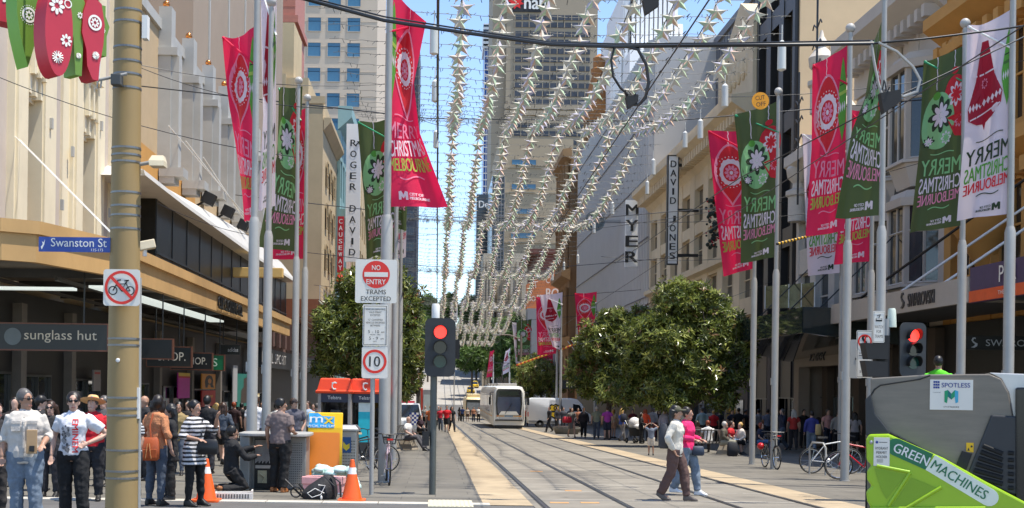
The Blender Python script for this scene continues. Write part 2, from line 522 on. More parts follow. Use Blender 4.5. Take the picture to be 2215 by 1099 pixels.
# ---- 1. cream and mauve pilastered corner building, left
B = bld('pilastered_building', 'cream and mauve rendered building with tall narrow recessed windows behind the timber pole', 'building', -11, 29.5)
mb = MB(wxf('L', -11))
mb.box(29.5, 46, -20, -.75, -.6, 22)
WALL_SEG = []
pat = [(29.5, 30.4, 0, .0), (30.4, 32.9, 1, -.02), (32.9, 34.0, 0, .18), (35.2, 36.5, 0, .18), (36.5, 37.55, 1, -.02), (37.55, 38.2, 0, .06), (38.2, 39.3, 0, .18),
       (40.6, 41.8, 0, .18), (41.8, 43.0, 1, -.02), (43.0, 43.9, 0, .18), (45.1, 46, 0, .18)]
for a, b, mi, o in pat: mb.box(a, b, -.76, o, 4.3, 22, mi)
for a, b in ((33.0, 33.25), (35.25, 35.5), (38.35, 38.5), (40.7, 40.9)):
    mb.box(a, b, .18, .25, 4.3, 22, 0)
wbuild(mb, 'wall', [CREAM, MAUVE], B)
for a, b in ((34.0, 35.2), (39.3, 40.6), (43.9, 45.1)):
    window(B, 'L', -11, (a + b) / 2, 6.5, b - a, 4.2, CREAM, REVEAL, 1, 1, out=-.6, fr=.05)
    window(B, 'L', -11, (a + b) / 2, 14.5, b - a, 3.0, CREAM, DARKGLASS, 1, 2, out=-.6, fr=.05)
    h = MB(wxf('L', -11))
    zt = 9.1
    h.box(a - .12, b + .12, -.7, .42, zt + 1.75, zt + 1.9); h.box(a, b, -.7, .3, zt + 1.6, zt + 1.75)
    h.box(a + .02, b - .02, -.7, -.05, zt, zt + 1.6)
    for i in range(3):
        q = a + .12 + (b - a - .24) * i / 2
        h.box(q - .1, q + .1, -.1, .2, zt + .1, zt + .75); h.box(q - .08, q + .08, -.1, .32, zt + .6, zt + 1.6)
    h.box(a + .05, b - .05, -.2, .26, zt + .7, zt + .85)
    wbuild(h, 'window_hood', [CREAM], B)
sh = MB(wxf('L', -11))
for s, z in ((35.9, 8.6), (37.0, 6.5), (38.0, 8.2), (42.4, 7.0), (41.2, 9.6)): sh.box(s - .06, s + .06, .18, .26, z, z + .3)
wbuild(sh, 'wall_fixing', FIN, B)

# ---- 2. tan building with grey fins and a glazed arcade
B = bld('finned_building', 'tan building with projecting grey fins topped by copper balls over a glazed arcade', 'building', -11, 46)
mb = MB(wxf('L', -11))
mb.box(46, 86, -14, 0, -.8, 15.6)
mb.box(46, 86, -.3, .12, 15.35, 15.75, 1)
wbuild(mb, 'wall', [TAN, FIN], B)
mb = MB(wxf('L', -11)); mb.box(46.02, 58, .0, .06, 4.5, 10.4)
wbuild(mb, 'wall_panel', OCHRE, B)
COPPER = mat('copper_ball', (.62, .24, .07), rough=.25, metal=.9, var=.05)
ft = [(376, 20, 395), (423, 88, 420), (464, 145, 440), (497, 190, 470), (524, 228, 490), (545, 258, 500), (562, 280, 520)]
for px, py, pb in ft:
    d, zt = onX(px, py, -10.5)
    _, zb = onX(px, pb, -10.5)
    f = MB(wxf('L', -11))
    f.box(d - .38, d + .38, 0, .5, zb + .45, zt); f.box(d - .3, d + .3, .5, .8, zb + .45, zt - 1.9)
    f.box(d - .45, d + .45, 0, .75, zt - 1.9, zt - 1.6); f.box(d - .5, d + .5, .1, 1.05, zb + .1, zb + .45); f.box(d - .45, d + .45, .1, .7, zb - .15, zb + .1)
    fo = wbuild(f, 'fin', FIN, B)
    for k, (ox, dz) in enumerate(((.25, .25), (.25, .2))):
        b = MB(); b.ell((-11 + .25, d - .2 + .55 * k, zt + .14 - .1 * k), .14, 14, 10)
        bo = b.build('copper_ball', COPPER, fo, smooth=60, loc=(0, 0, 0))
# taller taupe mass behind
TW = bld('taupe_building', 'plain taupe rendered block rising behind the finned tan building', 'building', -24, 58)
mb = MB(); mb.box(-60, -11.9, 62, 97, 8, 34); mb.box(-60, -11.7, 61.8, 97.2, 33.6, 34.4)
wbuild(mb, 'wall', TAUPE, TW)
mb = MB()
for i in range(5): mb.box(-11.9, -11.82, 66 + i * 6, 66.25 + i * 6, 10, 33)
wbuild(mb, 'downpipe', FIN, TW)
# glazed arcade under the white sloping band (part of the finned building)
g = MB(wxf('L', -11)); g.box(46.1, 86, .02, .9, 4.0, 8.35)
wbuild(g, 'arcade_glazing', mat('arcade_glass', (.022, .02, .016), rough=.3, var=.5, scale=.8, spec=.12), B)
g = MB(wxf('L', -11))
for i in range(15): g.box(46.2 + i * 2.83, 46.27 + i * 2.83, .9, .93, 4.3, 8.35)
g.box(46.1, 86, .9, .98, 6.2, 6.28)
wbuild(g, 'arcade_mullion', mat('dark_mullion', (.03, .035, .04), rough=.4), B)
g = MB()
lo, up = [], []
for px, pb in ((314, 379), (400, 446), (482, 505), (565, 565), (640, 611)):
    d, z = onX(px, pb, -9.4); lo.append((d, z))
for px, pt in ((314, 361), (376, 403), (460, 452), (541, 500), (622, 568)):
    d, z = onX(px, pt, -9.8); up.append((d, z))
rs = []
for (d, z), (d2, z2) in zip(lo, up):
    rs.append([V((-9.4, d, z)), V((-9.45, d, z + .18)), V((-10.2, d2, z2)), V((-11.1, d2, z2 + .05)), V((-11.1, d, z))])
g.rings(rs)
wbuild(g, 'sloping_band', smat('white_band', (200, 196, 188), rough=.5, var=.06, dirt=.15), B)
# small black floodlights along the band
for px, py in ((452, 430), (493, 458), (527, 487)):
    d, z = onX(px, py, -9.9); f = MB()
    f.obox((-9.9, d, z), (.5, .5, .5), Matrix.Rotation(R(25), 3, 'Y')); f.tube((-9.9, d, z), (-10.6, d, z - .4), .05)
    tag(f.build('floodlight', BLACK), {452: 'black floodlight highest on the white sloping band', 493: 'middle black floodlight on the white sloping band', 527: 'lowest black floodlight on the sloping band beside the red banner'}[px], 'floodlight', 'black floodlights')
# rust coloured barrel awning
AW = bld('barrel_awning', 'rust brown barrel shaped awning with railings beyond the glazed arcade', 'awning', -10, 88)
mb = MB(); rs = []
for d in (87.5, 92, 100, 112, 122):
    rs.append([V((-10 + 2.0 * math.cos(a), d, 7.4 - .0 + 1.35 * math.sin(a))) for a in [R(t) for t in range(180, 361, 20)]])
mb.rings(rs)
wbuild(mb, 'canopy', smat('rust_awning', (140, 82, 52), rough=.6, var=.15), AW, smooth=50)
mb = MB()
for i in range(9):
    a = R(190 + i * 20); mb.path([(-10 + 2.04 * math.cos(a), 87.6, 7.4 + 1.4 * math.sin(a)), (-10 + 2.04 * math.cos(a), 122, 7.4 + 1.4 * math.sin(a))], .04, 4)
for z in (7.7, 8.0, 8.3):
    mb.path([(-8.0, 87.5, z), (-8.0, 122, z)], .025, 4)
for i in range(12): mb.tube((-8, 87.5 + i * 3.1, 7.3), (-8, 87.5 + i * 3.1, 8.35), .03, n=4)
wbuild(mb, 'railing', FIN, AW)
# yellow beam over the arcade
bm_ = MB(); d, z = 63., 0
p0, p1 = P(392, 577, 64), P(612, 601, 64)
bm_.box(p0.x, p1.x, 63.7, 64.3, p1.z, p0.z - .02)
tag(bm_.build('yellow_beam', smat('yellow_beam_paint', (226, 186, 110), rough=.6, var=.05), bevel=.02), 'long pale yellow beam spanning in front of the dark arcade glass', 'beam')

# ---- ground floor shops, left
SH = bld('shop_row', 'row of dark glazed shopfronts under the yellow canopy on the left', 'shopfront', -11, 30)
mb = MB(wxf('L', -11)); mb.box(29.6, 130, .02, .1, -2.6, 3.9)
wbuild(mb, 'shop_wall', mat('shop_dark', (.02, .018, .017), rough=.5, var=.2), SH)
for s, w in ((31.5, 2.6), (35, 2.4), (40, 3), (46.5, 4), (53, 4), (60, 5), (68, 5), (77, 6)):
    window(SH, 'L', -11, s, .9 - SL * s, w, 2.9, mat('shop_frame', (.08, .08, .08), rough=.3, metal=.6), DARKGLASS, 2, 1, out=.14, name='shop_window', fr=.06)
mb = MB(wxf('L', -11))
for s in (29.9, 33.4, 38, 43.7, 50, 56.6, 64, 73): mb.box(s - .22, s + .22, .1, .34, -2, 3.6)
wbuild(mb, 'pier', smat('shop_pier', (120, 112, 104), rough=.6, var=.1), SH)

# ---- left canopy
CN = bld('street_canopy', 'long ochre street canopy with stepped fascia over the left shops', 'canopy', -9, 29)
edge = [(-14.5, 25.1), (-8.5, 25.2), (-8.0, 25.6), (-7.2, 28.8), (-7.2, 62.6)]
mb = MB()
top = [V((x, y, 4.74)) for x, y in edge] + [V((-11, 62.6, 4.74)), V((-11, 29.5, 4.74)), V((-14.5, 29.4, 4.74))]
bot = [V((p.x, p.y, 4.2)) for p in top]
n = len(top)
mb.add(top + bot, [tuple(range(n)), tuple(range(2 * n - 1, n - 1, -1))])
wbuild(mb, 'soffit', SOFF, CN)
for h0, h1, o, nm in ((3.95, 4.5, .05, 'fascia'), (4.5, 4.76, .13, 'fascia_step')):
    mb = MB()
    rs = []
    for i, (x, y) in enumerate(edge):
        a = V(edge[max(i - 1, 0)] + (0,)); b = V(edge[min(i + 1, len(edge) - 1)] + (0,))
        t = (b - a).normalized(); nrm = V((t.y, -t.x, 0))
        p = V((x, y, 0)); rs.append([p + nrm * o + V((0, 0, h0)), p + nrm * o + V((0, 0, h1)), p - nrm * .12 + V((0, 0, h1)), p - nrm * .12 + V((0, 0, h0))])
    mb.rings(rs)
    wbuild(mb, nm, FASC, CN)
mb = MB()
for i in range(9):
    y = 30 + i * 3.7
    mb.box(-10.9, -7.35, y - .05, y + .05, 4.0, 4.2)
mb.box(-10.2, -10.12, 29, 62, 3.9, 3.98); mb.box(-8.6, -8.52, 29, 62, 3.86, 3.94)
wbuild(mb, 'rafter', mat('canopy_steel', (.06, .055, .05), rough=.5), CN)
TUBE = mat('fluorescent_tube', (.8, .82, .8), rough=.4, var=0, emit=(.9, 1, .95, .35))
mb = MB()
mb.box(-11.2, -8.2, 29.05, 29.4, 3.66, 3.72); mb.box(-8.1, -7.6, 30.0, 46, 3.78, 3.84)
wbuild(mb, 'strip_light', TUBE, CN)
mb = MB()
for a_, b_ in (((365, 272), (528, 462)), ((402, 305), (530, 470)), ((440, 340), (532, 480))):
    mb.path([V((-10.2, *onX(*a_, -10.2))), V((-9.6, *onX(*b_, -9.6)))], .022, 6)
for y, z in ((30.5, 5.6),):
    mb.path([(-7.35, y, 4.74), (-10.9, y + 2.5, z + 2.3)], .011, 6); mb.path([(-7.35, y + .25, 4.74), (-10.9, y + 2.75, z + 2.3)], .011, 6)
wbuild(mb, 'tie_rod', WHITE, CN)
# raised letters on the canopy fascia
mb = MB()
d0, z0 = onX(472, 668, -7.1); d1, z1 = onX(524, 676, -7.1)
mb.text('CUE CLOTHING CO.', (-7.07, (d0 + d1) / 2, 4.24), (0, 1, 0), UZ, d1 - d0, .42, 0, thick=.05)
wbuild(mb, 'lettering', BLACK, CN)

# hanging signs under the canopy, facing along the street
def hang_sign(px0, py0, px1, py1, d, body, label, col=(.012, .013, .013), tcol=(.6, .55, .45), frame=True, tx=None, name='hanging_sign', x0=None):
    a, b = P(px0, py1, d), P(px1, py0, d)
    if x0: a.x = x0
    c = (a + b) / 2; w, h = b.x - a.x, b.z - a.z
    t = thing(name, label, 'sign', (c.x, d, a.z))
    mb = MB(); mb.box(-w / 2, w / 2, 0, .16, 0, h)
    mb.build('panel', mat('sign_panel_%02x%02x%02x' % tuple(int(255 * q) for q in col), col, rough=.35, var=.05), t)
    if frame:
        mb = MB(); f = .03
        mb.box(-w / 2 - f, w / 2 + f, -.015, .175, h, h + f); mb.box(-w / 2 - f, w / 2 + f, -.015, .175, -f, 0)
        mb.box(-w / 2 - f, -w / 2, -.014, .174, 0, h); mb.box(w / 2, w / 2 + f, -.014, .174, 0, h)
        mb.build('frame', mat('copper_frame', (.16, .06, .035), rough=.4, metal=.3), t)
    mb = MB()
    for q in (-w * .32, w * .32): mb.tube((q, .08, h + .02), (q, .08, 4.15 - a.z), .02, n=6)
    mb.build('hanger', BLACK, t)
    mb = MB()
    for body_, u0, u1, v0, v1 in (tx or []):
        if body_ == 'O':
            mb.shape(circ((u0 - .5) * w, v0 * h, u1 * h, 28), (0, -.012, 0), UX, UZ, 1)
        else: mb.text(body_, (((u0 + u1) / 2 - .5) * w, -.012, (v0 + v1) / 2 * h), UX, UZ, (u1 - u0) * w, (v1 - v0) * h, 0)
    mb.build('lettering', [mat('sign_text_%02x%02x%02x' % tuple(int(255 * q) for q in tcol), tcol, rough=.5, var=.03), mat('sign_disc', (.16, .18, .18), rough=.5)], t)
    return t
hang_sign(-60, 703, 232, 754, 29.2, '', 'black hanging shop sign with grey disc and pale lower case lettering', tx=[('O', .3, .34, .5, 0), ('sunglass hut', .385, .925, .27, .77)], tcol=(.7, .6, .45))
hang_sign(250, 735, 372, 774, 34.2, '', 'black hanging sign with one pale letter just beside the timber pole', tx=[('E', .35, .46, .2, .85)])
hang_sign(318, 752, 413, 792, 37.8, '', 'black hanging sign reading HOP behind the blank ended black sign', tx=[('SHOP.', .25, .88, .3, .75)])
hang_sign(370, 765, 458, 798, 41.3, '', 'smaller black hanging sign reading HOP beside the green sign', tx=[('SHOP.', .35, .88, .3, .75)])
hang_sign(430, 769, 484, 800, 44.4, '', 'small green hanging sign with a pale letter s', col=(.01, .16, .06), tcol=(.6, .75, .6), tx=[('S', .55, .75, .25, .8)])
hang_sign(474, 746, 519, 767, 48, '', 'small black hanging sign with tiny white lower case lettering', tcol=(.6, .6, .6), frame=False, tx=[('adidas', .42, .92, .3, .7)])
# posters and lit panels in the shop windows
def poster(px0, py0, px1, py1, X, label, cols, art=None, name='poster'):
    d0, zt = onX(px0, py0, X); d1, _ = onX(px1, py0, X); _, zb = onX(px0, py1, X)
    t = thing(name, label, 'poster', (X, (d0 + d1) / 2, zb))
    w, h = d1 - d0, zt - zb
    mb = MB(); mb.box(-.05, 0, -w / 2, w / 2, 0, h)
    mb.build('board', mat('poster_%s' % name + label[:12], cols[0], rough=.5, var=.08), t)
    if len(cols) > 1:
        mb = MB()
        for k, poly in enumerate(art):
            mb.shape([((x - .5) * w, y * h) for x, y in poly], (.006 + .004 * k, 0, 0), (0, 1, 0), UZ, min(k, len(cols) - 2))
        mb.build('artwork', [mat('poster_art_' + label[:14] + str(i), c, rough=.5, var=.05) for i, c in enumerate(cols[1:])], t)
    return t
poster(386, 806, 411, 862, -10.6, 'tall magenta shop panel with yellow and red top', [(.62, .03, .38), (.75, .5, .05), (.6, .02, .02)],
       [[(0, .86), (1, .86), (1, 1), (0, 1)], [(0, .8), (1, .8), (1, .87), (0, .87)]])
poster(437, 808, 466, 842, -10.6, 'orange shop poster with the black silhouette of a long haired head', [(.78, .3, .02), (.02, .012, .01), (.72, .28, .03)],
       [[(.25, .1), (.2, .5), (.3, .8), (.5, .92), (.72, .85), (.82, .6), (.8, .3), (.9, .1), (.65, .12), (.6, .3), (.45, .3), (.4, .1)], [(.45, .4), (.42, .6), (.55, .72), (.68, .6), (.66, .42), (.56, .34)]])
poster(437, 845, 466, 880, -10.62, 'red shop poster beneath the orange one', [(.6, .02, .015), (.7, .3, .05)], [[(.2, .55), (.8, .55), (.8, .7), (.2, .7)]])
poster(514, 808, 546, 880, -10.6, 'dark teal shop poster with a dark figure', [(.01, .18, .14), (.05, .03, .02)],
       [[(.2, .1), (.25, .5), (.4, .6), (.4, .85), (.6, .9), (.75, .8), (.7, .6), (.85, .45), (.9, .1)]])
poster(203, 800, 218, 846, -10.6, 'pale narrow notice in the window behind the hat wearer', [(.3, .26, .25), (.4, .05, .05)], [[(.1, .8), (.9, .8), (.9, .9), (.1, .9)]])
poster(505, 790, 514, 870, -10.6, 'narrow grey metal panel beside the teal poster', [(.4, .4, .4)])
poster(384, 816, 412, 858, -10.9, 'mauve pier panel behind the magenta panel', [(.3, .25, .27)])
# black sports-shop fascia
FS = thing('shop_fascia', 'black shop fascia with white capital lettering behind the four left poles', 'sign', (-10.3, 76, 2.6))
d0, z0 = onX(566, 787, -10.2); d1, _ = onX(720, 800, -10.2)
mb = MB(); mb.box(-.5, .1, d0 - 76, d1 - 76, .0, 1.15); mb.build('panel', BLACK, FS)
mb = MB(); mb.box(-.52, .06, d0 - 76, d1 - 76, 1.15, 3.6); mb.build('upper_panel', smat('brown_panel', (112, 84, 74), rough=.7, var=.12), FS)
mb = MB()
for px0, px1, tx in ((566, 618, 'REBEL SPORT'), (632, 690, 'REBEL SPORT')):
    a, _ = onX(px0, 797, -10.2); b, _ = onX(px1, 797, -10.2)
    mb.text(tx, (.115, (a + b) / 2 - 76, .6), (0, 1, 0), UZ, b - a, .62, 0, bold=.01)
mb.build('lettering', smat('fascia_white', (200, 196, 190), var=.05), FS)
mb = MB()
for i in range(6): mb.box(.06, .4, 2 + i * 3.1, 2.9 + i * 3.1, 1.3, 3.4)
mb.build('fin', smat('brown_fin', (96, 68, 58), rough=.7, var=.12), FS)

# ---- 3. further left row
B = bld('beige_building', 'beige building with a blank sunlit side wall and worn parapet on the left', 'building', -16, 125)
BEIGE = smat('beige_render', (214, 190, 148), k=.78, rough=.8, var=.08, scale=.6, dirt=.25)
mb = MB(); mb.box(-30, -11.05, 122, 139, -3, 28.5); mb.box(-30, -12.5, 122.3, 135, 28.5, 30.6); mb.box(-19, -14, 123, 130, 30.6, 36)
mb.box(-30, -10.9, 121.9, 122.2, 28.1, 28.8); mb.box(-15.2, -14.6, 121.9, 122.2, 28.5, 30.9)
wbuild(mb, 'wall', BEIGE, B)
for s in (126, 130, 134):
    for z in (10, 14, 18, 22): window(B, 'L', -11, s, z, 1.7, 2.4, BEIGE, DARKGLASS, 1, 2, out=.08)
band(B, 'L', -11, 122, 139, [(0, 25.6), (.7, 26.4), (.7, 26.8), (0, 26.8)], BEIGE)
B = bld('teal_building', 'narrow pale teal building with a flat topped cornice beside the tall white sign', 'building', -14, 140)
TEAL = smat('teal_render', (150, 186, 186), k=.8, rough=.7, var=.07, scale=.6, dirt=.15)
facade(B, 'L', -11, 139.2, 150, -3, 29, 3, [(4, 8), (9, 13), (14.5, 18.5), (22, 26)], TEAL, TEAL, DARKGLASS, pier=1.0, cols=2)
band(B, 'L', -11, 139.0, 150.2, [(0, 29.05), (1.5, 30.4), (1.5, 31.6), (0, 31.6)], TEAL)
band(B, 'L', -11, 139.3, 149.9, [(.3, 19.3), (.9, 19.6), (.9, 20.6), (.3, 20.6)], TEAL, 'balcony')
B = bld('pink_building', 'narrow pink rendered building behind the red vertical sign', 'building', -14, 151)
PINK = smat('pink_render', (216, 178, 156), k=.78, rough=.75, var=.06, scale=.6)
facade(B, 'L', -11, 150.4, 158, -3, 30.5, 2, [(5, 9), (11, 15), (17, 21), (23, 27)], PINK, WHITE, DARKGLASS, pier=1.1)
B = bld('sandstone_building', 'sand coloured building beyond the tall white sign', 'building', -14, 175)
facade(B, 'L', -11, 158.3, 200, -3.2, 31, 8, [(4, 8), (10, 14), (16, 20), (22, 26)], BEIGE, BEIGE, DARKGLASS, pier=1.6)
def vsign(px0, py0, px1, py1, d, letters, label, pcol, tcol, dep=.4, hfrac=.62, wfrac=.5, name='vertical_sign', brackets=0, thick=0., v0=.03, v1=.97, bold=.03):
    a, b = P(px0, py1, d), P(px1, py0, d)
    c = (a + b) / 2; w, h = b.x - a.x, b.z - a.z
    t = thing(name, label, 'sign', (c.x, d, a.z))
    mb = MB(); mb.box(-w / 2, w / 2, 0, dep, 0, h); mb.build('panel', pcol, t)
    mb = MB(); n = len(letters); st = h * (v1 - v0) / n
    for i, ch in enumerate(letters):
        if ch == ' ': continue
        ww = wfrac * w * (.3 if ch == 'I' else 1)
        mb.text(ch, (0, -.03 - thick, h * v1 - st * (i + .5)), UX, UZ, ww, st * hfrac, 0, bold=bold, thick=thick)
    mb.build('lettering', tcol, t)
    if brackets:
        mb = MB()
        for q in (.08, .5, .92): mb.box(w / 2, w / 2 + brackets, .1, .25, h * q - .1, h * q + .1)
        mb.build('bracket', BLACK, t)
    return t
t = vsign(746, 268, 781, 566, 137.5, 'ROGER DAVID', 'tall white vertical shop sign with two words in stacked black letters', smat('board_white', (226, 226, 224), var=.03), BLACK, wfrac=.42, hfrac=.6, v1=.9)
mb = MB()   # little arrow on the second letter, as lettered
w = .98
mb.path([(.2, -.04, 12.3), (.6, -.04, 12.75)], .05, 4); mb.path([(.35, -.04, 12.75), (.62, -.04, 12.78), (.6, -.04, 12.5)], .05, 4)
mb.build('arrow_mark', BLACK, t)
vsign(729, 468, 744, 590, 131, 'CAUSEWAY', 'narrow red vertical sign with stacked white letters beside the tall white sign', smat('board_red', (186, 30, 40), var=.06), WHITE, wfrac=.55, hfrac=.68)
AR = thing('arcade_emblem', 'small blue and red projecting emblem below the red vertical sign', 'sign', P(735, 612, 130.5))
mb = MB(); mb.box(-.5, .5, 0, .3, -.9, .0); mb.build('shield', smat('emblem_blue', (40, 50, 120)), AR)
mb = MB(); mb.lathe([(.1, 0), (.42, .2), (.3, .8), (.1, 1.0)], (0, .15, 0), 10); mb.build('crest', smat('emblem_red', (190, 50, 30)), AR, smooth=40)

# ---- towers behind the left row
B = bld('beige_tower', 'tall beige office tower with a grid of square blue windows', 'tower', -24, 262)
a, b = P(612, 836, 260), P(806, 836, 260)
TWR = smat('tower_beige', (218, 200, 178), k=.8, rough=.7, var=.03, scale=.3)
BLUEW = mat('blue_window', (.06, .17, .27), rough=.12, var=.25, scale=.15, spec=.6)
nb = 8; bw = 4.05
mb = MB(); mb.box(a.x - 20, b.x, 260, 300, -5, 96)
for k in range(16): mb.box(a.x - 20, b.x + .02, 259.94, 260, 14 + k * 5.05, 14.08 + k * 5.05)
wbuild(mb, 'wall', TWR, B)
for i in range(nb):
    px = [553, 600, 650, 655, 700, 744, 790, 0][i]
for k in range(14):
    for i in range(6):
        x = b.x - 4.7 - i * 3.95
        window(B, 'F', 260, x, 23.5 + k * 5.05, 2.75, 2.9, TWR, BLUEW, 1, 1, out=.06, fr=.1)
B2 = bld('granite_tower', 'red granite clad block edge in front of the beige tower', 'building', -32, 205)
a = P(604, 836, 200); b = P(628, 836, 200)
mb = MB(); mb.box(a.x - 2, b.x, 200, 214, -4, 70); mb.box(a.x - 2, b.x + .5, 199.6, 214, 57.5, 58.6)
for k in range(22): mb.box(a.x - 2, b.x + .03, 199.96, 200, k * 3, k * 3 + .1)
wbuild(mb, 'wall', smat('red_granite', (186, 116, 96), k=.8, rough=.6, var=.12, scale=1.5), B2)
for k in range(6): window(B2, 'F', 200, b.x - 2, 30 + k * 5, 1.6, 2.6, WHITE, BLUEW, 1, 1, out=.06)
B = bld('dark_tower', 'dark grey glass tower with horizontal window bands behind the beige tower', 'tower', -10, 335)
a, b = P(800, 836, 330), P(897, 836, 330)
mb = MB(); mb.box(a.x, b.x, 330, 362, -6, 91.5)
wbuild(mb, 'wall', smat('dark_tower_frame', (70, 72, 82), rough=.5, var=.05), B)
for k in range(22):
    mb = MB(); mb.box(a.x + .6, b.x - .6, 329.85, 330, 4 + k * 4, 6.3 + k * 4)
    for i in range(12): mb.box(a.x + .6 + i * 1.0, a.x + .72 + i * 1.0, 329.8, 329.86, 4 + k * 4, 6.3 + k * 4, 1)
    wbuild(mb, 'window_band', [mat('slate_glass', (.03, .035, .05), rough=.1, var=.2, scale=.2), smat('dark_tower_rib', (92, 92, 100))], B)
# ================================================================ right side of the street
XR = 18.3
GREYW = smat('grey_white_render', (216, 204, 190), k=.8, rough=.75, var=.06, scale=.8, dirt=.15)
STONE = smat('david_stone', (228, 208, 174), k=.9, rough=.8, var=.08, scale=.8, dirt=.2)
BROWNST = smat('brown_stone', (168, 130, 88), k=.75, rough=.8, var=.12, scale=.8, dirt=.3)
def bay_window(B, base, s, z, w, h, out, wall, frame, glass):
    """canted bay: wall under, three glazed faces, small roof"""
    mb = MB(wxf('R', base))
    def ring(zz, e=0.): return [V((s - w / 2 - e, 0, zz)), V((s - w / 4 - e * .5, out + e, zz)), V((s + w / 4 + e * .5, out + e, zz)), V((s + w / 2 + e, 0, zz))]
    mb.rings([ring(z - h * .28, -.25), ring(z - .12, .0), ring(z - .1, .14), ring(z, .14), ring(z, 0)])
    mb.rings([ring(z + h, 0), ring(z + h, .16), ring(z + h + .3, .2), ring(z + h + .32, .0), ring(z + h + .6, -.1)])
    for q in ((s - w / 2, 0), (s - w / 4, out), (s + w / 4, out), (s + w / 2, 0)):
        mb.box(q[0] - .1, q[0] + .1, q[1] - .16, q[1] + .03, z, z + h)
    bo = wbuild(mb, 'bay', wall, B)
    pts = [(s - w / 2, -.03), (s - w / 4, out - .06), (s + w / 4, out - .06), (s + w / 2, -.03)]
    for (a0, b0), (a1, b1) in zip(pts[:-1], pts[1:]):
        g = MB(wxf('R', base)); g.quad((a0, b0, z), (a1, b1, z), (a1, b1, z + h), (a0, b0, z + h), 1)
        m0, m1 = (a0 + a1) / 2, (b0 + b1) / 2
        g.box(m0 - .045, m0 + .045, m1 - .04, m1 + .05, z, z + h, 0)
        g.path([(a0, b0 + .03, z + h * .68), (a1, b1 + .03, z + h * .68)], .05, 4, 0)
        g.path([(a0, b0 + .03, z + .05), (a1, b1 + .03, z + .05)], .06, 4, 0)
        o = g.build('window', [frame, glass], bo, loc=(0, 0, 0))
# ---- ochre building nearest on the right
B = bld('ochre_building', 'ochre rendered building with bracketed bays and a dark purple shop fascia', 'building', XR, 42)
facade(B, 'R', XR, 36, 46, -1, 21, 3, [(5.6, 8.3), (10.2, 13.2), (15.2, 18)], OCHRE, OCHRE, DARKGLASS, pier=1.2, cols=2, rows=2, out=.35)
band(B, 'R', XR, 36, 46, [(.3, 8.8), (1.0, 9.3), (1.0, 9.7), (.3, 9.8)], OCHRE)
band(B, 'R', XR, 36, 46, [(.3, 13.7), (1.2, 14.4), (1.2, 14.8), (.3, 14.9)], OCHRE)
mb = MB(wxf('R', XR))
for i in range(12): mb.box(36.3 + i * .82, 36.65 + i * .82, .3, .8, 8.35, 8.8); 
for i in range(12): mb.box(36.3 + i * .82, 36.65 + i * .82, .3, .95, 13.2, 13.7)
wbuild(mb, 'bracket', OCHRE, B)
bay_window(B, XR, 43.6, 9.9, 3.2, 3.2, 1.0, OCHRE, OCHRE, DARKGLASS)
mb = MB(wxf('R', XR)); mb.lathe([(.05, 5.2), (.8, 6.6), (1.4, 7.3), (1.5, 7.9)], (42.6, .25, 0), 16)
wbuild(mb, 'corbel', OCHRE, B, smooth=40)
BLU = bld('blue_building', 'blue grey building edge at the far right above the purple fascia', 'building', XR, 35)
facade(BLU, 'R', XR, 26, 35.9, -1, 20, 3, [(6, 9), (11, 14)], smat('blue_grey_render', (120, 136, 160), k=.8, var=.06), WHITE, DARKGLASS, pier=1)
# ---- grey-white building with bays
B = bld('bay_window_building', 'grey white rendered building with canted bay windows above the shop canopy', 'building', XR, 50)
facade(B, 'R', XR, 46.1, 56, -1, 15.2, 3, [(5.2, 7.9), (9.0, 11.8)], GREYW, GREYW, DARKGLASS, pier=1.1, cols=2, rows=2, out=.3)
bay_window(B, XR, 48.7, 5.6, 3.4, 2.9, 1.1, GREYW, GREYW, DARKGLASS)
bay_window(B, XR, 48.7, 10.2, 3.4, 3.4, 1.1, GREYW, GREYW, DARKGLASS)
bay_window(B, XR, 53.4, 5.6, 3.2, 2.9, .9, GREYW, GREYW, DARKGLASS)
bay_window(B, XR, 53.4, 10.2, 3.2, 3.0, .9, GREYW, GREYW, DARKGLASS)
band(B, 'R', XR, 46, 56.2, [(.25, 15.2), (1.4, 16.2), (1.4, 16.7), (.2, 16.8)], GREYW)
mb = MB(wxf('R', XR))
for i in range(14): mb.box(46.3 + i * .7, 46.6 + i * .7, .2, 1.05, 15.1, 15.55)
wbuild(mb, 'bracket', GREYW, B)
mb = MB(wxf('R', XR)); mb.box(50.6, 56, .3, .42, 14.2, 15.4); wbuild(mb, 'sign_board', GREYW, B)
mb = MB()
d0, z0 = onX(1871, 50, XR - .5); d1, z1 = onX(1912, 40, XR - .5)
mb.text('ZARA', (XR - .52, (d0 + d1) / 2, (z0 + z1) / 2), (0, -1, 0), UZ, abs(d1 - d0) * 1.35, .95, 0, thick=.08)
wbuild(mb, 'lettering', BLACK, B)
# ---- narrow ornate white building with finials
B = bld('ornate_white_building', 'narrow ornate white building with urn finials on its parapet', 'building', XR, 60)
ORN = smat('ornate_white', (222, 212, 198), k=.8, rough=.7, var=.07, dirt=.15)
facade(B, 'R', XR, 56.2, 65, -1, 12.6, 3, [(4.8, 7.4), (8.6, 11.2)], ORN, ORN, DARKGLASS, pier=.9, cols=1, rows=2, out=.35)
band(B, 'R', XR, 56.1, 65.1, [(.3, 12.3), (1.0, 12.8), (1.0, 13.3), (.3, 13.4)], ORN)
for s, h in ((57.3, 14.2), (60.6, 17.2), (64.2, 12.6)):
    mb = MB(); c = (XR - .5, s, h - 1.4)
    mb.lathe([(.5, -1.2), (.5, 0), (.62, .1), (.62, .3), (.3, .45), (.28, .7), (.55, 1.0), (.6, 1.4), (.35, 1.75), (.2, 1.9), (.3, 2.1), (.12, 2.4), (.05, 2.7)], c, 14)
    wbuild(mb, 'finial', ORN, B, smooth=40)
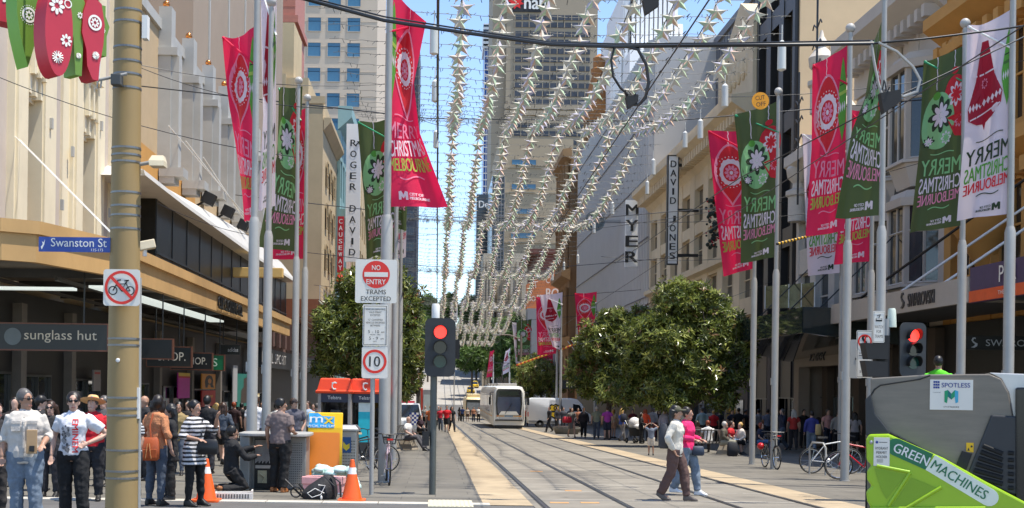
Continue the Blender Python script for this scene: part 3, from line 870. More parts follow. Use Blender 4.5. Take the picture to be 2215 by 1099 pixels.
mb = MB(wxf('R', XR)); mb.box(58.9, 62.2, 0, .4, 13.3, 14.6); mb.prism([(58.7, 14.6), (62.4, 14.6), (60.55, 16.0)], (0, .4, 0), UX, UZ, -.5)
wbuild(mb, 'parapet', ORN, B)
mb = MB()
for s, z in ((59.6, 15.5), (62.5, 12.6)):
    mb.tube((XR - 1, s, z - 2), (XR - 1, s, z + 4.4), .05, n=6)
    for k in range(3):
        for q in (-1, 1): mb.path([(XR - 1, s, z + 1 + k * .9), (XR - 1, s + q * .5, z + 1.3 + k * .9), (XR - 1, s + q * .7, z + 1.1 + k * .9)], .035, 5)
wbuild(mb, 'ironwork', BLACK, B)
# ---- dark building with sunlit party wall
B = bld('dark_framed_building', 'tall dark building with bronze window frames and a sunlit cream side wall', 'building', XR, 69)
DK = mat('dark_bronze', (.035, .032, .03), rough=.35, var=.15, metal=.3)
facade(B, 'R', XR, 65.2, 73, -1.2, 30, 3, [(4.5, 9), (10, 15), (16, 21), (22, 27)], DK, mat('bronze_frame', (.11, .085, .06), rough=.4, metal=.5), DARKGLASS, pier=.9, out=.5, cols=1, rows=3)
mb = MB(); mb.box(XR - .3, 34, 65.0, 65.19, -1, 31); mb.box(XR - .35, 34, 64.9, 65.25, 30.8, 31.4)
for x, z in ((19.5, 18.5), (22, 22), (24, 17)): mb.box(x, x + .7, 64.97, 65.0, z, z + .5)
wbuild(mb, 'party_wall', smat('party_wall_cream', (226, 198, 158), k=.85, rough=.8, var=.07, scale=.5, dirt=.2), B)
# ---- cream stone department store
B = bld('stone_store', 'cream stone department store with a deep bracketed cornice and rows of paired windows', 'building', XR, 92)
facade(B, 'R', XR, 73.2, 110, -1.9, 17.2, 8, [(3.6, 6.0), (7.0, 9.2), (10.2, 12.4), (13.2, 15.6)], STONE, STONE, mat('store_glass', (.05, .05, .05), rough=.1, var=.3, scale=.3), pier=1.6, out=.4, cols=2, rows=2)
band(B, 'R', XR, 73.0, 110.4, [(.35, 16.6), (1.0, 17.3), (1.9, 17.9), (1.9, 18.3), (.3, 18.5)], STONE)
band(B, 'R', XR, 73.1, 110.2, [(.38, 9.4), (.8, 9.55), (.8, 9.85), (.38, 9.95)], STONE, 'string_course')
mb = MB(wxf('R', XR))
for i in range(46): mb.box(73.4 + i * .8, 73.8 + i * .8, .3, 1.5, 17.0, 17.6)
wbuild(mb, 'bracket', STONE, B)
mb = MB(wxf('R', XR)); mb.box(73.2, 82, -4, .4, 18.5, 22.6); mb.box(84, 110, -4, .2, 18.5, 20.3)
mb.prism([(73.2, 22.6), (82, 22.6), (77.6, 24.8)], (0, .4, 0), UX, UZ, -1.2)
mb.box(73.1, 74.4, .4, .7, 18.5, 22.6); mb.box(80.8, 82.1, .4, .7, 18.5, 22.6)
for i in range(5): mb.ell((75.4 + i * 1.1, .45, 20.6), (.35, .2, .7), 8, 6)
wbuild(mb, 'attic', STONE, B)
for s in (86.5, 91, 95.5, 100, 104.5): window(B, 'R', XR, s, 19.4, 2.2, 1.1, STONE, DARKGLASS, 2, 1, out=.24)
vs_ = vsign(1444, 338, 1467, 570, 90, 'DAVID JONES', 'tall white vertical sign in a black frame with stacked black letters', WHITE, BLACK, wfrac=.62, hfrac=.72, brackets=1.5)
a, b = P(1444, 570, 90), P(1467, 338, 90); w_, h_ = b.x - a.x, b.z - a.z
mb = MB(); f = .08
mb.box(-w_ / 2 - f, w_ / 2 + f, -.03, .45, h_, h_ + f); mb.box(-w_ / 2 - f, w_ / 2 + f, -.03, .45, -f, 0); mb.box(-w_ / 2 - f, -w_ / 2, -.029, .449, 0, h_); mb.box(w_ / 2, w_ / 2 + f, -.029, .449, 0, h_)
mb.build('frame', BLACK, vs_)
# dark wreath hanging behind the red banner
wr = thing('wreath', 'dark wreath with red baubles hanging on the cream stone store', 'wreath', P(1543, 480, 80))
mb = MB(); rs = random.Random(4)
for i in range(70):
    z = rs.uniform(-1.6, 1.6); mb.ell((rs.gauss(0, .16), rs.gauss(0, .16), z), rs.uniform(.06, .16), 5, 4)
mb.build('foliage', mat('wreath_green', (.012, .022, .012), var=.3), wr)
mb = MB()
for i in range(26): mb.ell((rs.gauss(0, .2), -.16 + rs.gauss(0, .1), rs.uniform(-1.5, 1.5)), .06, 6, 5)
mb.build('bauble', smat('bauble_red', (170, 20, 40), rough=.2), wr, smooth=60)
# ---- grey metal masses over and beyond the store
GREYM = smat('grey_metal', (122, 122, 126), k=.8, rough=.55, var=.06, scale=.4)
B = bld('grey_upper_building', 'big dark grey metal clad upper building standing above the stone store', 'building', 26, 95)
mb = MB(); mb.box(23.5, 48, 76, 112, -1.5, 31)
for i in range(36): mb.box(23.44, 23.5, 76.3 + i, 76.36 + i, 15, 31)
mb.box(23.3, 48, 75.8, 112, 31, 31.6)
wbuild(mb, 'wall', GREYM, B)
B = bld('corrugated_store', 'department store front of pale grey vertical corrugated metal', 'building', XR, 135)
CORR = smat('corrugated_grey', (206, 202, 196), k=.88, rough=.5, var=.05, scale=.5, metal=.15)
mb = MB(wxf('R', XR))
mb.box(110.6, 168, -20, 0, -2.5, 31.8)
for i in range(64):
    s = 111 + i * .89; mb.prism([(s, .0), (s + .2, .4), (s + .5, .4), (s + .7, .0)], (0, 0, 31.6), UX, V((0, 1, 0)), 26.8)
wbuild(mb, 'corrugated_wall', CORR, B)
mb = MB(wxf('R', XR))
for z in (9.5, 14.6, 19.8, 25, 29.4): mb.box(110.7, 168, .38, .46, z, z + .09)
wbuild(mb, 'panel_joint', GREYM, B)
mb = MB(wxf('R', XR)); mb.box(110.6, 168, .02, 4.2, 3.0, 4.0); wbuild(mb, 'canopy', mat('red_canopy', (.26, .012, .02), rough=.6, var=.1), B)
mb = MB(wxf('R', XR)); mb.box(110.6, 168, .02, .12, -2.7, 3.0); wbuild(mb, 'shop_wall', mat('shop_dark', (.02, .018, .017)), B)
mb = MB()
for i in range(12): mb.tube((XR - .4, 112 + i * 4.3, 5.0), (XR - 2.3, 112 + i * 4.3, 7.4), .05, n=6)
wbuild(mb, 'flag_stub', WHITE, B)
t = vsign(1352, 433, 1381, 577, 111, 'MYER', 'tall pale vertical sign with four stacked black slab letters on the corrugated store', smat('myer_panel', (238, 238, 234), var=.03), BLACK, wfrac=.96, hfrac=.7, thick=.06, bold=.045)
t = thing('clock', 'round grey street clock projecting from the corrugated store', 'clock', P(1286, 479, 128))
mb = MB(); mb.lathe([(1.0, -.2), (1.02, .2)], (0, 0, 0), 32); o = mb.build('drum', smat('clock_rim', (150, 160, 160), k=.7), t); o.rotation_euler = (R(90), 0, 0)
mb = MB(); mb.shape(circ(0, 0, .9, 32), (0, -.21, 0), UX, UZ); mb.build('dial', smat('clock_dial', (140, 152, 152), k=.6, rough=.2), t)
mb = MB()
for k in range(12):
    a = R(30 * k); mb.box(.72 * math.sin(a) - .03, .72 * math.sin(a) + .03, -.22, -.212, .72 * math.cos(a) - .07, .72 * math.cos(a) + .07)
mb.box(-.06, .06, -.235, -.222, -.2, .75); mb.box(-.04, .04, -.25, -.236, -.6, .1)
mb.build('hand', BLACK, t)
mb = MB(); mb.box(.95, 3.2, -.1, .1, -.15, .15); mb.build('bracket', FIN, t)
# ---- white finned tower of the store
B = bld('white_finned_tower', 'brilliant white stepped tower with tall vertical fins behind the corrugated store', 'tower', 29, 182)
WT = smat('tower_white', (236, 236, 236), rough=.6, var=.03, scale=.3)
mb = MB()
for px0, px1, py in ((1322, 1478, 128), (1330, 1470, 60), (1340, 1455, 18), (1352, 1436, -30)):
    k = (128 - py) / 60.
    a, b = P(px0, py, 178 + k), P(px1, py, 178 + k)
    mb.box(a.x, b.x, 178 - k, 200, -3, a.z)
    n_ = 5 + int((b.x - a.x) / 1.1)
    for i in range(n_):
        x = a.x + (b.x - a.x) * (i + .25) / n_; mb.box(x, x + .42, 177.2 - k, 178 - k, -3, a.z - .4 + 1.2 * (i % 3 == 1))
wbuild(mb, 'wall', WT, B)
W2 = bld('white_parapet_building', 'low white sunlit parapet block right of the finned tower', 'building', 33, 172)
mb = MB(); a, b = P(1462, 60, 170), P(1580, 60, 170); mb.box(a.x - 6, b.x, 170, 190, -3, a.z - 3); mb.box(a.x + 3, b.x, 169.6, 190, a.z - 3, a.z - 1)
for i in range(7): mb.box(a.x + i * 1.1, a.x + .5 + i * 1.1, 169.4, 170, a.z - 11, a.z - 3.2)
wbuild(mb, 'wall', WT, W2)
# ---- ornate brown stone building with a domed turret
B = bld('stone_post_building', 'brown stone classical building with columns and an orange domed turret', 'building', XR, 200)
facade(B, 'R', XR, 172, 187, -3.4, 32.5, 3, [(1, 6), (9, 15), (18, 23), (26, 30)], BROWNST, BROWNST, DARKGLASS, pier=3, out=.9, cols=2)
facade(B, 'F', 171.9, XR, 21.5, -3, 33, 1, [(9, 15), (18, 23)], BROWNST, BROWNST, DARKGLASS, pier=.8, thick=1)
for z in (7.5, 16.5, 24.5, 32.5):
    band(B, 'R', XR, 171.5, 187.5, [(.8, z - .6), (2.0, z), (2.0, z + .8), (.8, z + 1)], BROWNST)
mb = MB(wxf('R', XR))
for i in range(5):
    for z in (8.6, 17.6, 25.4): mb.lathe([(.4, 0), (.34, .5), (.3, 5.8), (.45, 6.4)], (173 + i * 3.3, 1.2, z), 8)
wbuild(mb, 'column', BROWNST, B)
c = P(1290, 836, 184)
mb = MB(); mb.box(c.x - 2.2, c.x + 2.2, 183, 187.4, 28, 34.6); mb.lathe([(2.3, 34.6), (2.5, 35.4), (2.1, 35.6), (2.0, 37)], (c.x, 185, 0), 16)
for i in range(8):
    a = 2 * math.pi * i / 8; mb.lathe([(.28, 35), (.28, 40)], (c.x + 1.9 * math.cos(a), 185 + 1.9 * math.sin(a), 0), 8)
wbuild(mb, 'turret', BROWNST, B, smooth=40)
mb = MB(); mb.lathe([(2.3, 39.6), (2.4, 40.4), (2.05, 40.6), (2.0, 42), (1.7, 44), (1.3, 45.6), (1.0, 46.4), (1.25, 46.6), (1.25, 47.2), (.95, 47.4), (.95, 48.8), (.2, 49.4)], (c.x, 185, 0), 16)
wbuild(mb, 'dome', smat('dome_orange', (178, 120, 64), k=.75, rough=.7, var=.25, scale=2, dirt=.4), B, smooth=40)
# ---- brick and orange mural across the cross street
B = bld('brick_building', 'red brown brick building with an orange side wall of white painted shapes', 'building', 22, 270)
a, b = P(1118, 836, 270), P(1262, 836, 270)
mb = MB(); mb.box(a.x + 4, b.x, 270, 300, -4, 29.5); mb.box(a.x + 2, b.x, 269, 300, 29.5, 30.5)
wbuild(mb, 'wall', brickmat('brown_brick', (.14, .05, .035), (.17, .065, .045), (.1, .05, .04), .6, .2, .02, .8, axis='XZ'), B)
a, b = P(1139, 668, 266), P(1226, 580, 266); a2 = P(1139, 615, 266)
mb = MB(); mb.prism([(a.x, a.z), (b.x, a.z), (b.x, b.z), (a.x + 5.5, b.z), (a.x, a2.z)], (0, 266, 0), UX, UZ, 3)
wbuild(mb, 'mural_wall', smat('mural_orange', (206, 120, 70), k=.85, rough=.8, var=.06, scale=.5), B)
mb = MB(); rs = random.Random(5)
x = a.x + .4
for tx, h, z in (('BO', 1.1, .25), ('BO', 1.2, .27), ('BO', 2.1, .38), ('BO', 2.2, .42)):
    w = h * 1.25; mb.text(tx, (x + w / 2, 265.93, a.z + (b.z - a.z) * z), UX, UZ, w, h * 1.0, 0, bold=.03); x += w + .35
mb.text('T', (a.x + 1.8, 265.93, a.z + 5.0), UX, UZ, 1.0, 1.4, 0); mb.text('COKE', (a.x + 5.6, 265.93, a.z + 6.0), UX, UZ, 3.4, 1.4, 0)
wbuild(mb, 'painted_letters', smat('mural_white', (226, 200, 180), var=.1), B)
a, b = P(1139, 840, 264), P(1226, 668, 264)
mb = MB(); mb.box(a.x, b.x, 264, 269, -4, b.z)
wbuild(mb, 'lower_wall', smat('lower_grey', (150, 145, 142), k=.75, var=.06, scale=.3), B)
# ---- far office towers
B = bld('banded_office_tower', 'tall beige office tower with dark window bands and a logo sign at its top', 'tower', 50, 540)
d = 520
NB = smat('nab_beige', (188, 172, 148), k=.66, rough=.75, var=.04, scale=.12)
x0, x1 = P(1090, 500, d).x, P(1287, 500, d).x
xs = P(1060, 500, d).x
mb = MB(); mb.box(x0, x1, d, d + 45, -5, 172); mb.box(xs, x0, d + 2, d + 44, -5, 172)
for py, q in ((232, .5), (245, .6), (262, .5)):
    z = P(1190, py, d).z; mb.box(x0 - .5, x1 + .5, d - .9, d, z - 1, z + .8)
for k in range(8): mb.box(x0 + 2, x1 - 2, d - .3, d, 10 + k * 9, 10.7 + k * 9)
wbuild(mb, 'wall', NB, B)
for py in (39, 55, 75, 92, 112, 130, 149, 168, 186, 204, 222, 272, 290, 308, 326, 356):
    zb = P(1190, py, d).z
    mb = MB(); mb.box(x0 + 3.2, x1 - 3, d - .35, d - .05, zb - .9, zb + 1.1)
    for i in range(11): mb.box(x0 + 3.2 + i * 2.84, x0 + 3.5 + i * 2.84, d - .5, d - .34, zb - 1.0, zb + 1.2, 1)
    wbuild(mb, 'window_band', [mat('navy_glass', (.065, .072, .088), rough=.3, var=.4, scale=.25, spec=.2), NB], B)
zt, zb = P(1190, 0, d).z, P(1190, 27, d).z
mb = MB(); mb.box(x0 + .5, P(1182, 0, d).x, d - .6, d, zb, 172.2)
wbuild(mb, 'sign_panel', mat('logo_black', (.015, .015, .017)), B)
mb = MB(); q0, q1 = P(1134, 20, d), P(1182, 0, d)
mb.text('nab', ((q0.x + q1.x) / 2, d - .7, q0.z + 2.6), UX, UZ, q1.x - q0.x, 5.4, 0, bold=.03)
cx_, cz_ = P(1116, 6, d).x, P(1116, 6, d).z
mb.shape([(cx_ + (2.9 if i % 2 else 1.7) * math.cos(R(22.5 * i + 10)) * 1.15, cz_ + (2.9 if i % 2 else 1.7) * math.sin(R(22.5 * i + 10))) for i in range(16)], (0, d - .7, 0), UX, UZ, 1)
wbuild(mb, 'lettering', [WHITE, smat('logo_red', (220, 30, 30))], B)
B = bld('slim_dark_tower', 'slim black glass tower with white lettering cut off by the beige tower', 'tower', 14, 405)
d = 400; a, b = P(1031, 420, d), P(1066, 420, d)
mb = MB(); mb.box(a.x, b.x, d, d + 20, -2, a.z); wbuild(mb, 'wall', mat('tower_black', (.02, .022, .026), rough=.15, var=.1, spec=.6), B)
mb = MB(); q0, q1 = P(1036, 448, d), P(1060, 436, d); mb.text('Del', ((q0.x + q1.x) / 2, d - .1, (q0.z + q1.z) / 2), UX, UZ, q1.x - q0.x, q1.z - q0.z + .4, 0, bold=.03); wbuild(mb, 'lettering', WHITE, B)
mb = MB()
for k in range(18): mb.box(a.x, b.x + .05, d - .06, d, k * 3.2, k * 3.2 + .25)
wbuild(mb, 'floor_line', mat('tower_line', (.05, .05, .055)), B)
B = bld('blue_tower', 'distant blue glass tower with a white gridded crown', 'tower', 24, 605)
d = 600; a, b = P(1046, 52, d), P(1075, 430, d); zc = P(1046, 105, d).z
mb = MB(); mb.box(a.x + .6, b.x, d, d + 20, 0, zc); wbuild(mb, 'wall', mat('tower_blue', (.03, .09, .32), rough=.2, var=.2, scale=.15), B)
mb = MB(); mb.box(a.x, b.x, d - 1, d + 20, zc, a.z)
for k in range(5): mb.box(a.x - .1, b.x, d - 1.1, d - 1, zc + 1 + k * 2.2, zc + 2 + k * 2.2, 1)
wbuild(mb, 'crown', [WHITE, DARKGLASS], B)
mb = MB()
for k in range(24): mb.box(a.x + .6, b.x, d - .08, d, zc - 3 * k - 1, zc - 3 * k - .6)
for k in range(5): mb.box(a.x + .6 + k * 1.2, a.x + .8 + k * 1.2, d - .1, d, 30, zc)
wbuild(mb, 'mullion', WHITE, B)
B = bld('beige_podium', 'plain beige stone block with a lattice side in front of the tall banded tower', 'building', 30, 430)
d = 425; a, b = P(1080, 330, d), P(1240, 330, d)
mb = MB(); mb.box(a.x, b.x, d, d + 60, -2, P(1150, 300, d).z); mb.box(a.x + 6, b.x - 8, d - .4, d, P(1150, 360, d).z, P(1150, 345, d).z)
for k in range(9):
    z = 8 + k * 8.2; mb.box(a.x + .3, b.x, d - .3, d, z, z + .5)
wbuild(mb, 'wall', smat('podium_beige', (196, 176, 146), k=.74, rough=.8, var=.05, scale=.1, dirt=.1), B)
for k in range(4):
    z = P(1150, 352, d).z - k * 8.0; window(B, 'F', d, (a.x + b.x) / 2 - 4, z, 8, 1.8, NB, BLUEW, 3, 1, out=.5)
B = bld('lattice_office', 'dark slab building with a fine window lattice seen edge on', 'building', 17, 360)
d = 352; a, b = P(1064, 470, d), P(1092, 380, d)
mb = MB(); mb.box(a.x, b.x, d, d + 30, -2, b.z)
for k in range(20): mb.box(a.x - .02, b.x + .02, d - .1, d, k * 3, k * 3 + .4, 1)
for k in range(5): mb.box(a.x + k * .8, a.x + .2 + k * .8, d - .14, d, 0, b.z, 1)
wbuild(mb, 'wall', [mat('lattice_glass', (.025, .03, .035), rough=.2), smat('lattice_grey', (120, 122, 126))], B)
B = bld('pale_column_building', 'pale stone building with tall piers beyond the cross street', 'building', 19, 320)
for i, (px0, px1, py, d) in enumerate(((1046, 1066, 548, 318), (1104, 1140, 548, 316), (1075, 1104, 600, 322))):
    a, b = P(px0, py, d), P(px1, py, d)
    mb = MB(); mb.box(a.x, b.x, d, d + 20, -2, a.z)
    for k in range(3): mb.box(a.x + (b.x - a.x) * (k + .1) / 3, a.x + (b.x - a.x) * (k + .55) / 3, d - .5, d, -2, a.z - 2)
    wbuild(mb, 'wall', smat('pale_stone', (206, 194, 172), k=.75, var=.08, scale=.3), B)
# ---- right canopies and shopfronts
def canopy_r(label, s0, s1, z0, z1, X, cols, name='shop_canopy'):
    t = thing(name, label, 'canopy', (X, (s0 + s1) / 2, z0))
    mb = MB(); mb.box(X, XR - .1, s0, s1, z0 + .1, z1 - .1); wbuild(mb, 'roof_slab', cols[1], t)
    mb = MB(); mb.box(X - .08, X + .08, s0, s1, z0, z1); mb.box(X, XR - .1, s0 - .08, s0, z0, z1); wbuild(mb, 'fascia', cols[0], t)
    return t
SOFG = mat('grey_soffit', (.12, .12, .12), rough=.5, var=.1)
t = canopy_r('pale grey shop canopy with raised lettering and a swan emblem', 35.2, 47.5, 4.08, 4.78, 14.5, (smat('pale_fascia', (202, 194, 184), k=.75, rough=.6, var=.05), SOFG))
mb = MB(); d0, _ = onX(1964, 640, 14.4); d1, _ = onX(2021, 640, 14.4)
mb.text('SWAROVSKI', (14.38, (d0 + d1) / 2, 4.42), (0, -1, 0), UZ, abs(d1 - d0), .4, 0, thick=.06)
sw = [(0, .02), (.16, 0), (.3, .08), (.32, .2), (.2, .26), (.1, .34), (.14, .44), (.24, .42), (.2, .5), (.08, .48), (.02, .36), (.1, .24), (.2, .18), (.16, .1)]
d2, _ = onX(1957, 652, 14.4)
mb.prism([(x - .16, y - .22) for x, y in sw], (14.38, d2 + .2, 4.42), (0, -1, 0), UZ, .05)
wbuild(mb, 'lettering', mat('letter_dark', (.06, .055, .055), rough=.4), t)
mb = MB()
for y in (37.5, 41): mb.path([(14.6, y, 4.75), (XR, y - 2.6, 7.8)], .04, 6)
mb.path([(14.6, 45, 4.8), (XR - .2, 38.5, 8.5)], .05, 6, 1)
wbuild(mb, 'tie_rod', [WHITE, BLACK], t)
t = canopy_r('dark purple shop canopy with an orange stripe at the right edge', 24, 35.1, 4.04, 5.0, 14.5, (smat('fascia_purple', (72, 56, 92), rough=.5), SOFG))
mb = MB(); mb.box(14.39, 14.42, 24, 35.1, 4.06, 4.36); wbuild(mb, 'stripe', smat('fascia_orange', (224, 92, 40)), t)
mb = MB(); d0, _ = onX(2162, 615, 14.4)
mb.text('PER', (14.38, d0 - .5, 4.68), (0, -1, 0), UZ, 1.0, .42, 0); mb.text('THE NEW', (14.36, d0 - .45, 4.2), (0, -1, 0), UZ, .9, .1, 0); wbuild(mb, 'lettering', WHITE, t)
# glass shop canopy further along
t = thing('glass_canopy', 'dark glass shop canopy tilted over the clothes shop entrance', 'canopy', (15, 55, 4))
gl = mat('canopy_glass', (.03, .04, .04), rough=.06, var=.1, spec=.8)
mb = MB()
mb.quad((13.6, 47.6, 4.0), (XR, 47.6, 4.6), (XR, 60, 4.5), (13.6, 60, 3.9)); mb.quad((13.6, 47.6, 4.12), (XR, 47.6, 4.72), (XR, 60, 4.62), (13.6, 60, 4.02))
wbuild(mb, 'glass_roof', gl, t)
mb = MB(); mb.box(13.4, 13.5, 47.6, 62, 3.75, 4.7); mb.quad((13.5, 47.6, 3.75), (16.8, 47.6, 3.2), (16.8, 62, 3.0), (13.5, 62, 3.7)); mb.quad((13.4, 47.5, 3.75), (18.2, 47.5, 3.2), (18.2, 47.5, 4.6), (13.4, 47.5, 4.7))
wbuild(mb, 'glass_fascia', gl, t)
mb = MB()
for y in (47.6, 50, 52.5, 55, 57.5, 60): mb.path([(13.5, y, 4.06), (XR, y, 4.66)], .07, 4)
for x in (13.55, 15, 16.6): mb.path([(x, 47.6, 4.06 + (x - 13.5) * .125), (x, 60, 3.96 + (x - 13.5) * .125)], .05, 4)
for y in (49, 54, 59): mb.path([(13.9, y, 4.2), (XR, y, 8.6)], .025, 6)
wbuild(mb, 'steel_frame', BLACK, t)
t = thing('glass_balustrade', 'greenish glass panels with painted tree reflections above the dark canopy', 'glass screen', (14, 62, 5))
mb = MB()
p = [P(1655, 668, 62), P(1762, 664, 57)]
for k in range(4):
    a = p[0].lerp(p[1], k / 4 + .005); b = p[0].lerp(p[1], (k + 1) / 4 - .005)
    mb.quad(a, b, b + V((0, 0, 1.1)), a + V((0, 0, 1.05)))
wbuild(mb, 'glass_pane', mat('painted_reflection_glass', (.10, .13, .085), rough=.08, metal=.7, var=.5, scale=2.2), t)  # mottled green in the glass colour stands in for reflected trees
mb = MB()
for k in range(5):
    a = p[0].lerp(p[1], k / 4); mb.tube(a, a + V((0, 0, 1.1)), .03, n=4)
wbuild(mb, 'post', WHITE, t)
SH = bld('shop_row', 'row of dark glazed shopfronts with a pale framed entrance on the right', 'shopfront', XR, 60)
mb = MB(wxf('R', XR)); mb.box(26, 110, .02, .42, -3, 4.0)
wbuild(mb, 'shop_wall', mat('shop_grey', (.028, .026, .024), rough=.5, var=.15), SH)
for s, w in ((30, 5), (37, 5), (43, 4.5), (48.5, 3), (52, 2.6), (56.5, 3), (60.5, 3.4), (66, 4.5), (71, 4.5), (78, 6), (86, 7), (95, 7), (104, 7)):
    window(SH, 'R', XR, s, .9 - SL * s, w, 2.9, mat('shop_frame', (.08, .08, .08)), DARKGLASS, 2, 1, out=.46, name='shop_window', fr=.06)
mb = MB(wxf('R', XR))
for s in (46, 50.3, 54.2, 58.6, 63.2, 68.5, 73.5, 82, 90, 99): mb.box(s - .35, s + .35, .42, .75, -3, 3.9)
wbuild(mb, 'pier', smat('pier_stone', (110, 96, 84), k=.6, rough=.7, var=.1), SH)
EN = thing('shop_portal', 'pale stone shop entrance surround with raised dark lettering', 'doorway', (15.9, 53, -1))
a, b = P(1716, 757, 53.5), P(1830, 757, 48.5)
zt = a.z + .25
x_ = 16.6
mb = MB()
d0, zz0 = onX(1722, 760, x_); d1, zz1 = onX(1835, 760, x_)
mb.box(x_, x_ + .5, d1, d0, 2.7, 3.6); mb.box(x_, x_ + .5, d0 - .5, d0, -1.2, 2.7); mb.box(x_, x_ + 1.6, d0, d0 + .3, -1.2, 3.6)
wbuild(mb, 'surround', smat('portal_stone', (176, 160, 146), k=.75, rough=.6, var=.06), EN)
mb = MB(); e0, q0 = onX(1752, 774, x_); e1, q1 = onX(1785, 774, x_)
mb.text('ZARA', (x_ - .06, (e0 + e1) / 2, (q0 + q1) / 2 + .05), (0, -1, 0), UZ, abs(e1 - e0), .36, 0, thick=.05)
wbuild(mb, 'lettering', mat('letter_dark', (.06, .055, .055)), EN)
# swan-emblem shop banner inside the right window
HB = thing('shop_banner', 'black horizontal shop banner with a swan emblem and pale lettering', 'sign', P(2150, 755, 38))
a, b = P(2090, 756, 37), P(2260, 728, 37)
mb = MB(); mb.box(a.x, b.x, 37, 37.1, a.z, b.z); wbuild(mb, 'panel', mat('banner_black', (.018, .02, .02), rough=.4), HB)
mb = MB(); mb.text('SWAROVSKI', ((a.x + b.x) / 2 + .3, 36.97, (a.z + b.z) / 2), UX, UZ, 1.75, .19, 0)
mb.shape([(x * .6, y * .6) for x, y in sw], (a.x + .12, 36.97, a.z + .05), UX, UZ)
wbuild(mb, 'lettering', smat('pale_letter', (190, 196, 200)), HB)
# ================================================================ flag poles and banners
def pole(px, py, d, joint_py, label, r=.082, h=10.5, ball=True):
    p = P(px, py, d); z0 = gz(d)
    t = thing('flag_pole', label, 'flag pole', (p.x, d, z0), 0, 'grey flag poles along the street')
    zj = P(px, joint_py, d).z - z0
    mb = MB(); mb.lathe([(r * 1.35, 0), (r * 1.35, .02), (r * 1.12, .021), (r * 1.12, zj - .12), (r * .8, zj)], n=14)
    mb.build('lower_pole', GALV, t, smooth=40)
    mb = MB(); mb.lathe([(r * .72, zj - .02), (r * .62, h)], n=12)
    mb.build('upper_pole', GALV, t, smooth=40)
    if ball:
        mb = MB(); mb.lathe([(.05, h), (.05, h + .05)], n=8); mb.ell((0, 0, h + .14), .115, 14, 10)
        mb.build('ball_finial', smat('ball_grey', (176, 172, 166), rough=.35, var=.05), t, smooth=60)
    mb = MB(); mb.box(-r * 1.3, -r * .95, -.05, .05, zj * .42, zj * .42 + .2)
    mb.build('access_hatch', GALV, t)
    return t
for a in [
    (546, 800, 26.5, 470, 'grey flag pole nearest the timber pole carrying a red banner', .1),
    (577, 800, 29, 500, 'grey flag pole carrying the folded pale pink banner on the left', .09),
    (638, 800, 36, 555, 'grey ball topped flag pole carrying the dark green banner on the left', .085),
    (657, 800, 38, 578, 'grey ball topped flag pole with the thin red banner behind the green one', .085),
    (833, 800, 27.5, 465, 'thick grey flag pole behind the no entry sign carrying the big red banner', .112),
    (853, 800, 38.6, 560, 'grey flag pole right of the no entry sign holding a dark green banner', .09),
    (866, 700, 50, 640, 'thin grey flag pole with a pale banner seen under the big red banner', .08),
    (1629, 800, 39.3, 601, 'grey flag pole carrying the red banner beside the big right hand tree', .08),
    (1676, 800, 36.5, 583, 'grey flag pole with the green banner under the orange round sign', .085),
    (1830, 800, 30.4, 520, 'grey ball topped flag pole beside the silver bicycle with a red banner', .09),
    (1819, 800, 45, 600, 'thin grey flag pole hidden behind the one beside the silver bicycle', .08),
    (1884, 650, 36.5, 584, 'grey flag pole behind the watch for trams sign with a low red banner', .085),
    (1905, 650, 27.6, 489, 'grey flag pole directly behind the watch for trams sign with a twisted green banner', .09),
    (2080, 650, 29.9, 520, 'grey ball topped flag pole left of the purple fascia with a green banner', .09),
    (2183, 650, 27.4, 490, 'grey flag pole at the far right with a pale pink banner', .1),
    (1213, 800, 112, 757, 'distant flag pole in front of the white van with a pale pink banner', .1),
    (1205, 800, 113.5, 757, 'distant flag pole in front of the white van with a long red banner', .1),
    (1198, 800, 122, 765, 'distant flag pole in front of the white van with a low hanging red banner', .1),
    (1289, 700, 110, 745, 'distant flag pole at the grey corrugated store with a red banner', .1),
    (1147, 800, 151, 782, 'distant flag pole right of the tram carrying a green banner', .1),
    (1141, 800, 160, 790, 'distant flag pole right of the tram carrying a pale banner', .1),
    (1067, 800, 250, 805, 'far flag pole above the tram roof carrying a red banner', .13),
    (1102, 800, 245, 805, 'far flag pole above the tram roof carrying a pale pink banner', .13),
    (905, 700, 100, 735, 'distant flag pole at the right edge of the left tree', .09)]:
    pole(*a)
FRED = mat('banner_red', lin((236, 34, 84)), rough=.65, var=.06, scale=2, trans=.4)
FGRN = mat('banner_green', lin((84, 98, 54)), rough=.65, var=.08, scale=2, trans=.4)
FPNK = mat('banner_pink', lin((242, 222, 228)), rough=.65, var=.05, scale=2, trans=.4)
def fm(n, c): return mat('print_' + n, lin(c), rough=.65, var=.03, trans=.3)
PR = dict(w=fm('white', (244, 226, 232)), p=fm('pink', (240, 150, 178)), r=fm('bright_red', (222, 34, 48)), d=fm('dark_red', (168, 14, 44)), g=fm('leaf_green', (96, 166, 58)),
          m=fm('mint', (150, 206, 140)), k=fm('deep_green', (44, 62, 34)), l=fm('lime', (178, 200, 84)), q=fm('mid_green', (74, 120, 50)))
PK = list(PR)
def drop(cx, cy, w, h, n=26, tip=.0):
    """onion bauble: round body with pointed foot"""
    pts = []
    for i in range(n):
        a = 2 * math.pi * i / n
        x, y = math.sin(a), math.cos(a)
        k = 1.
        if y < 0: x *= (1 + y) ** .55 * 1.0 + .0
        if y > .5: x *= .75 + .25 * (1 - y) * 2
        pts.append((cx + w / 2 * x, cy + h / 2 * y))
    return pts
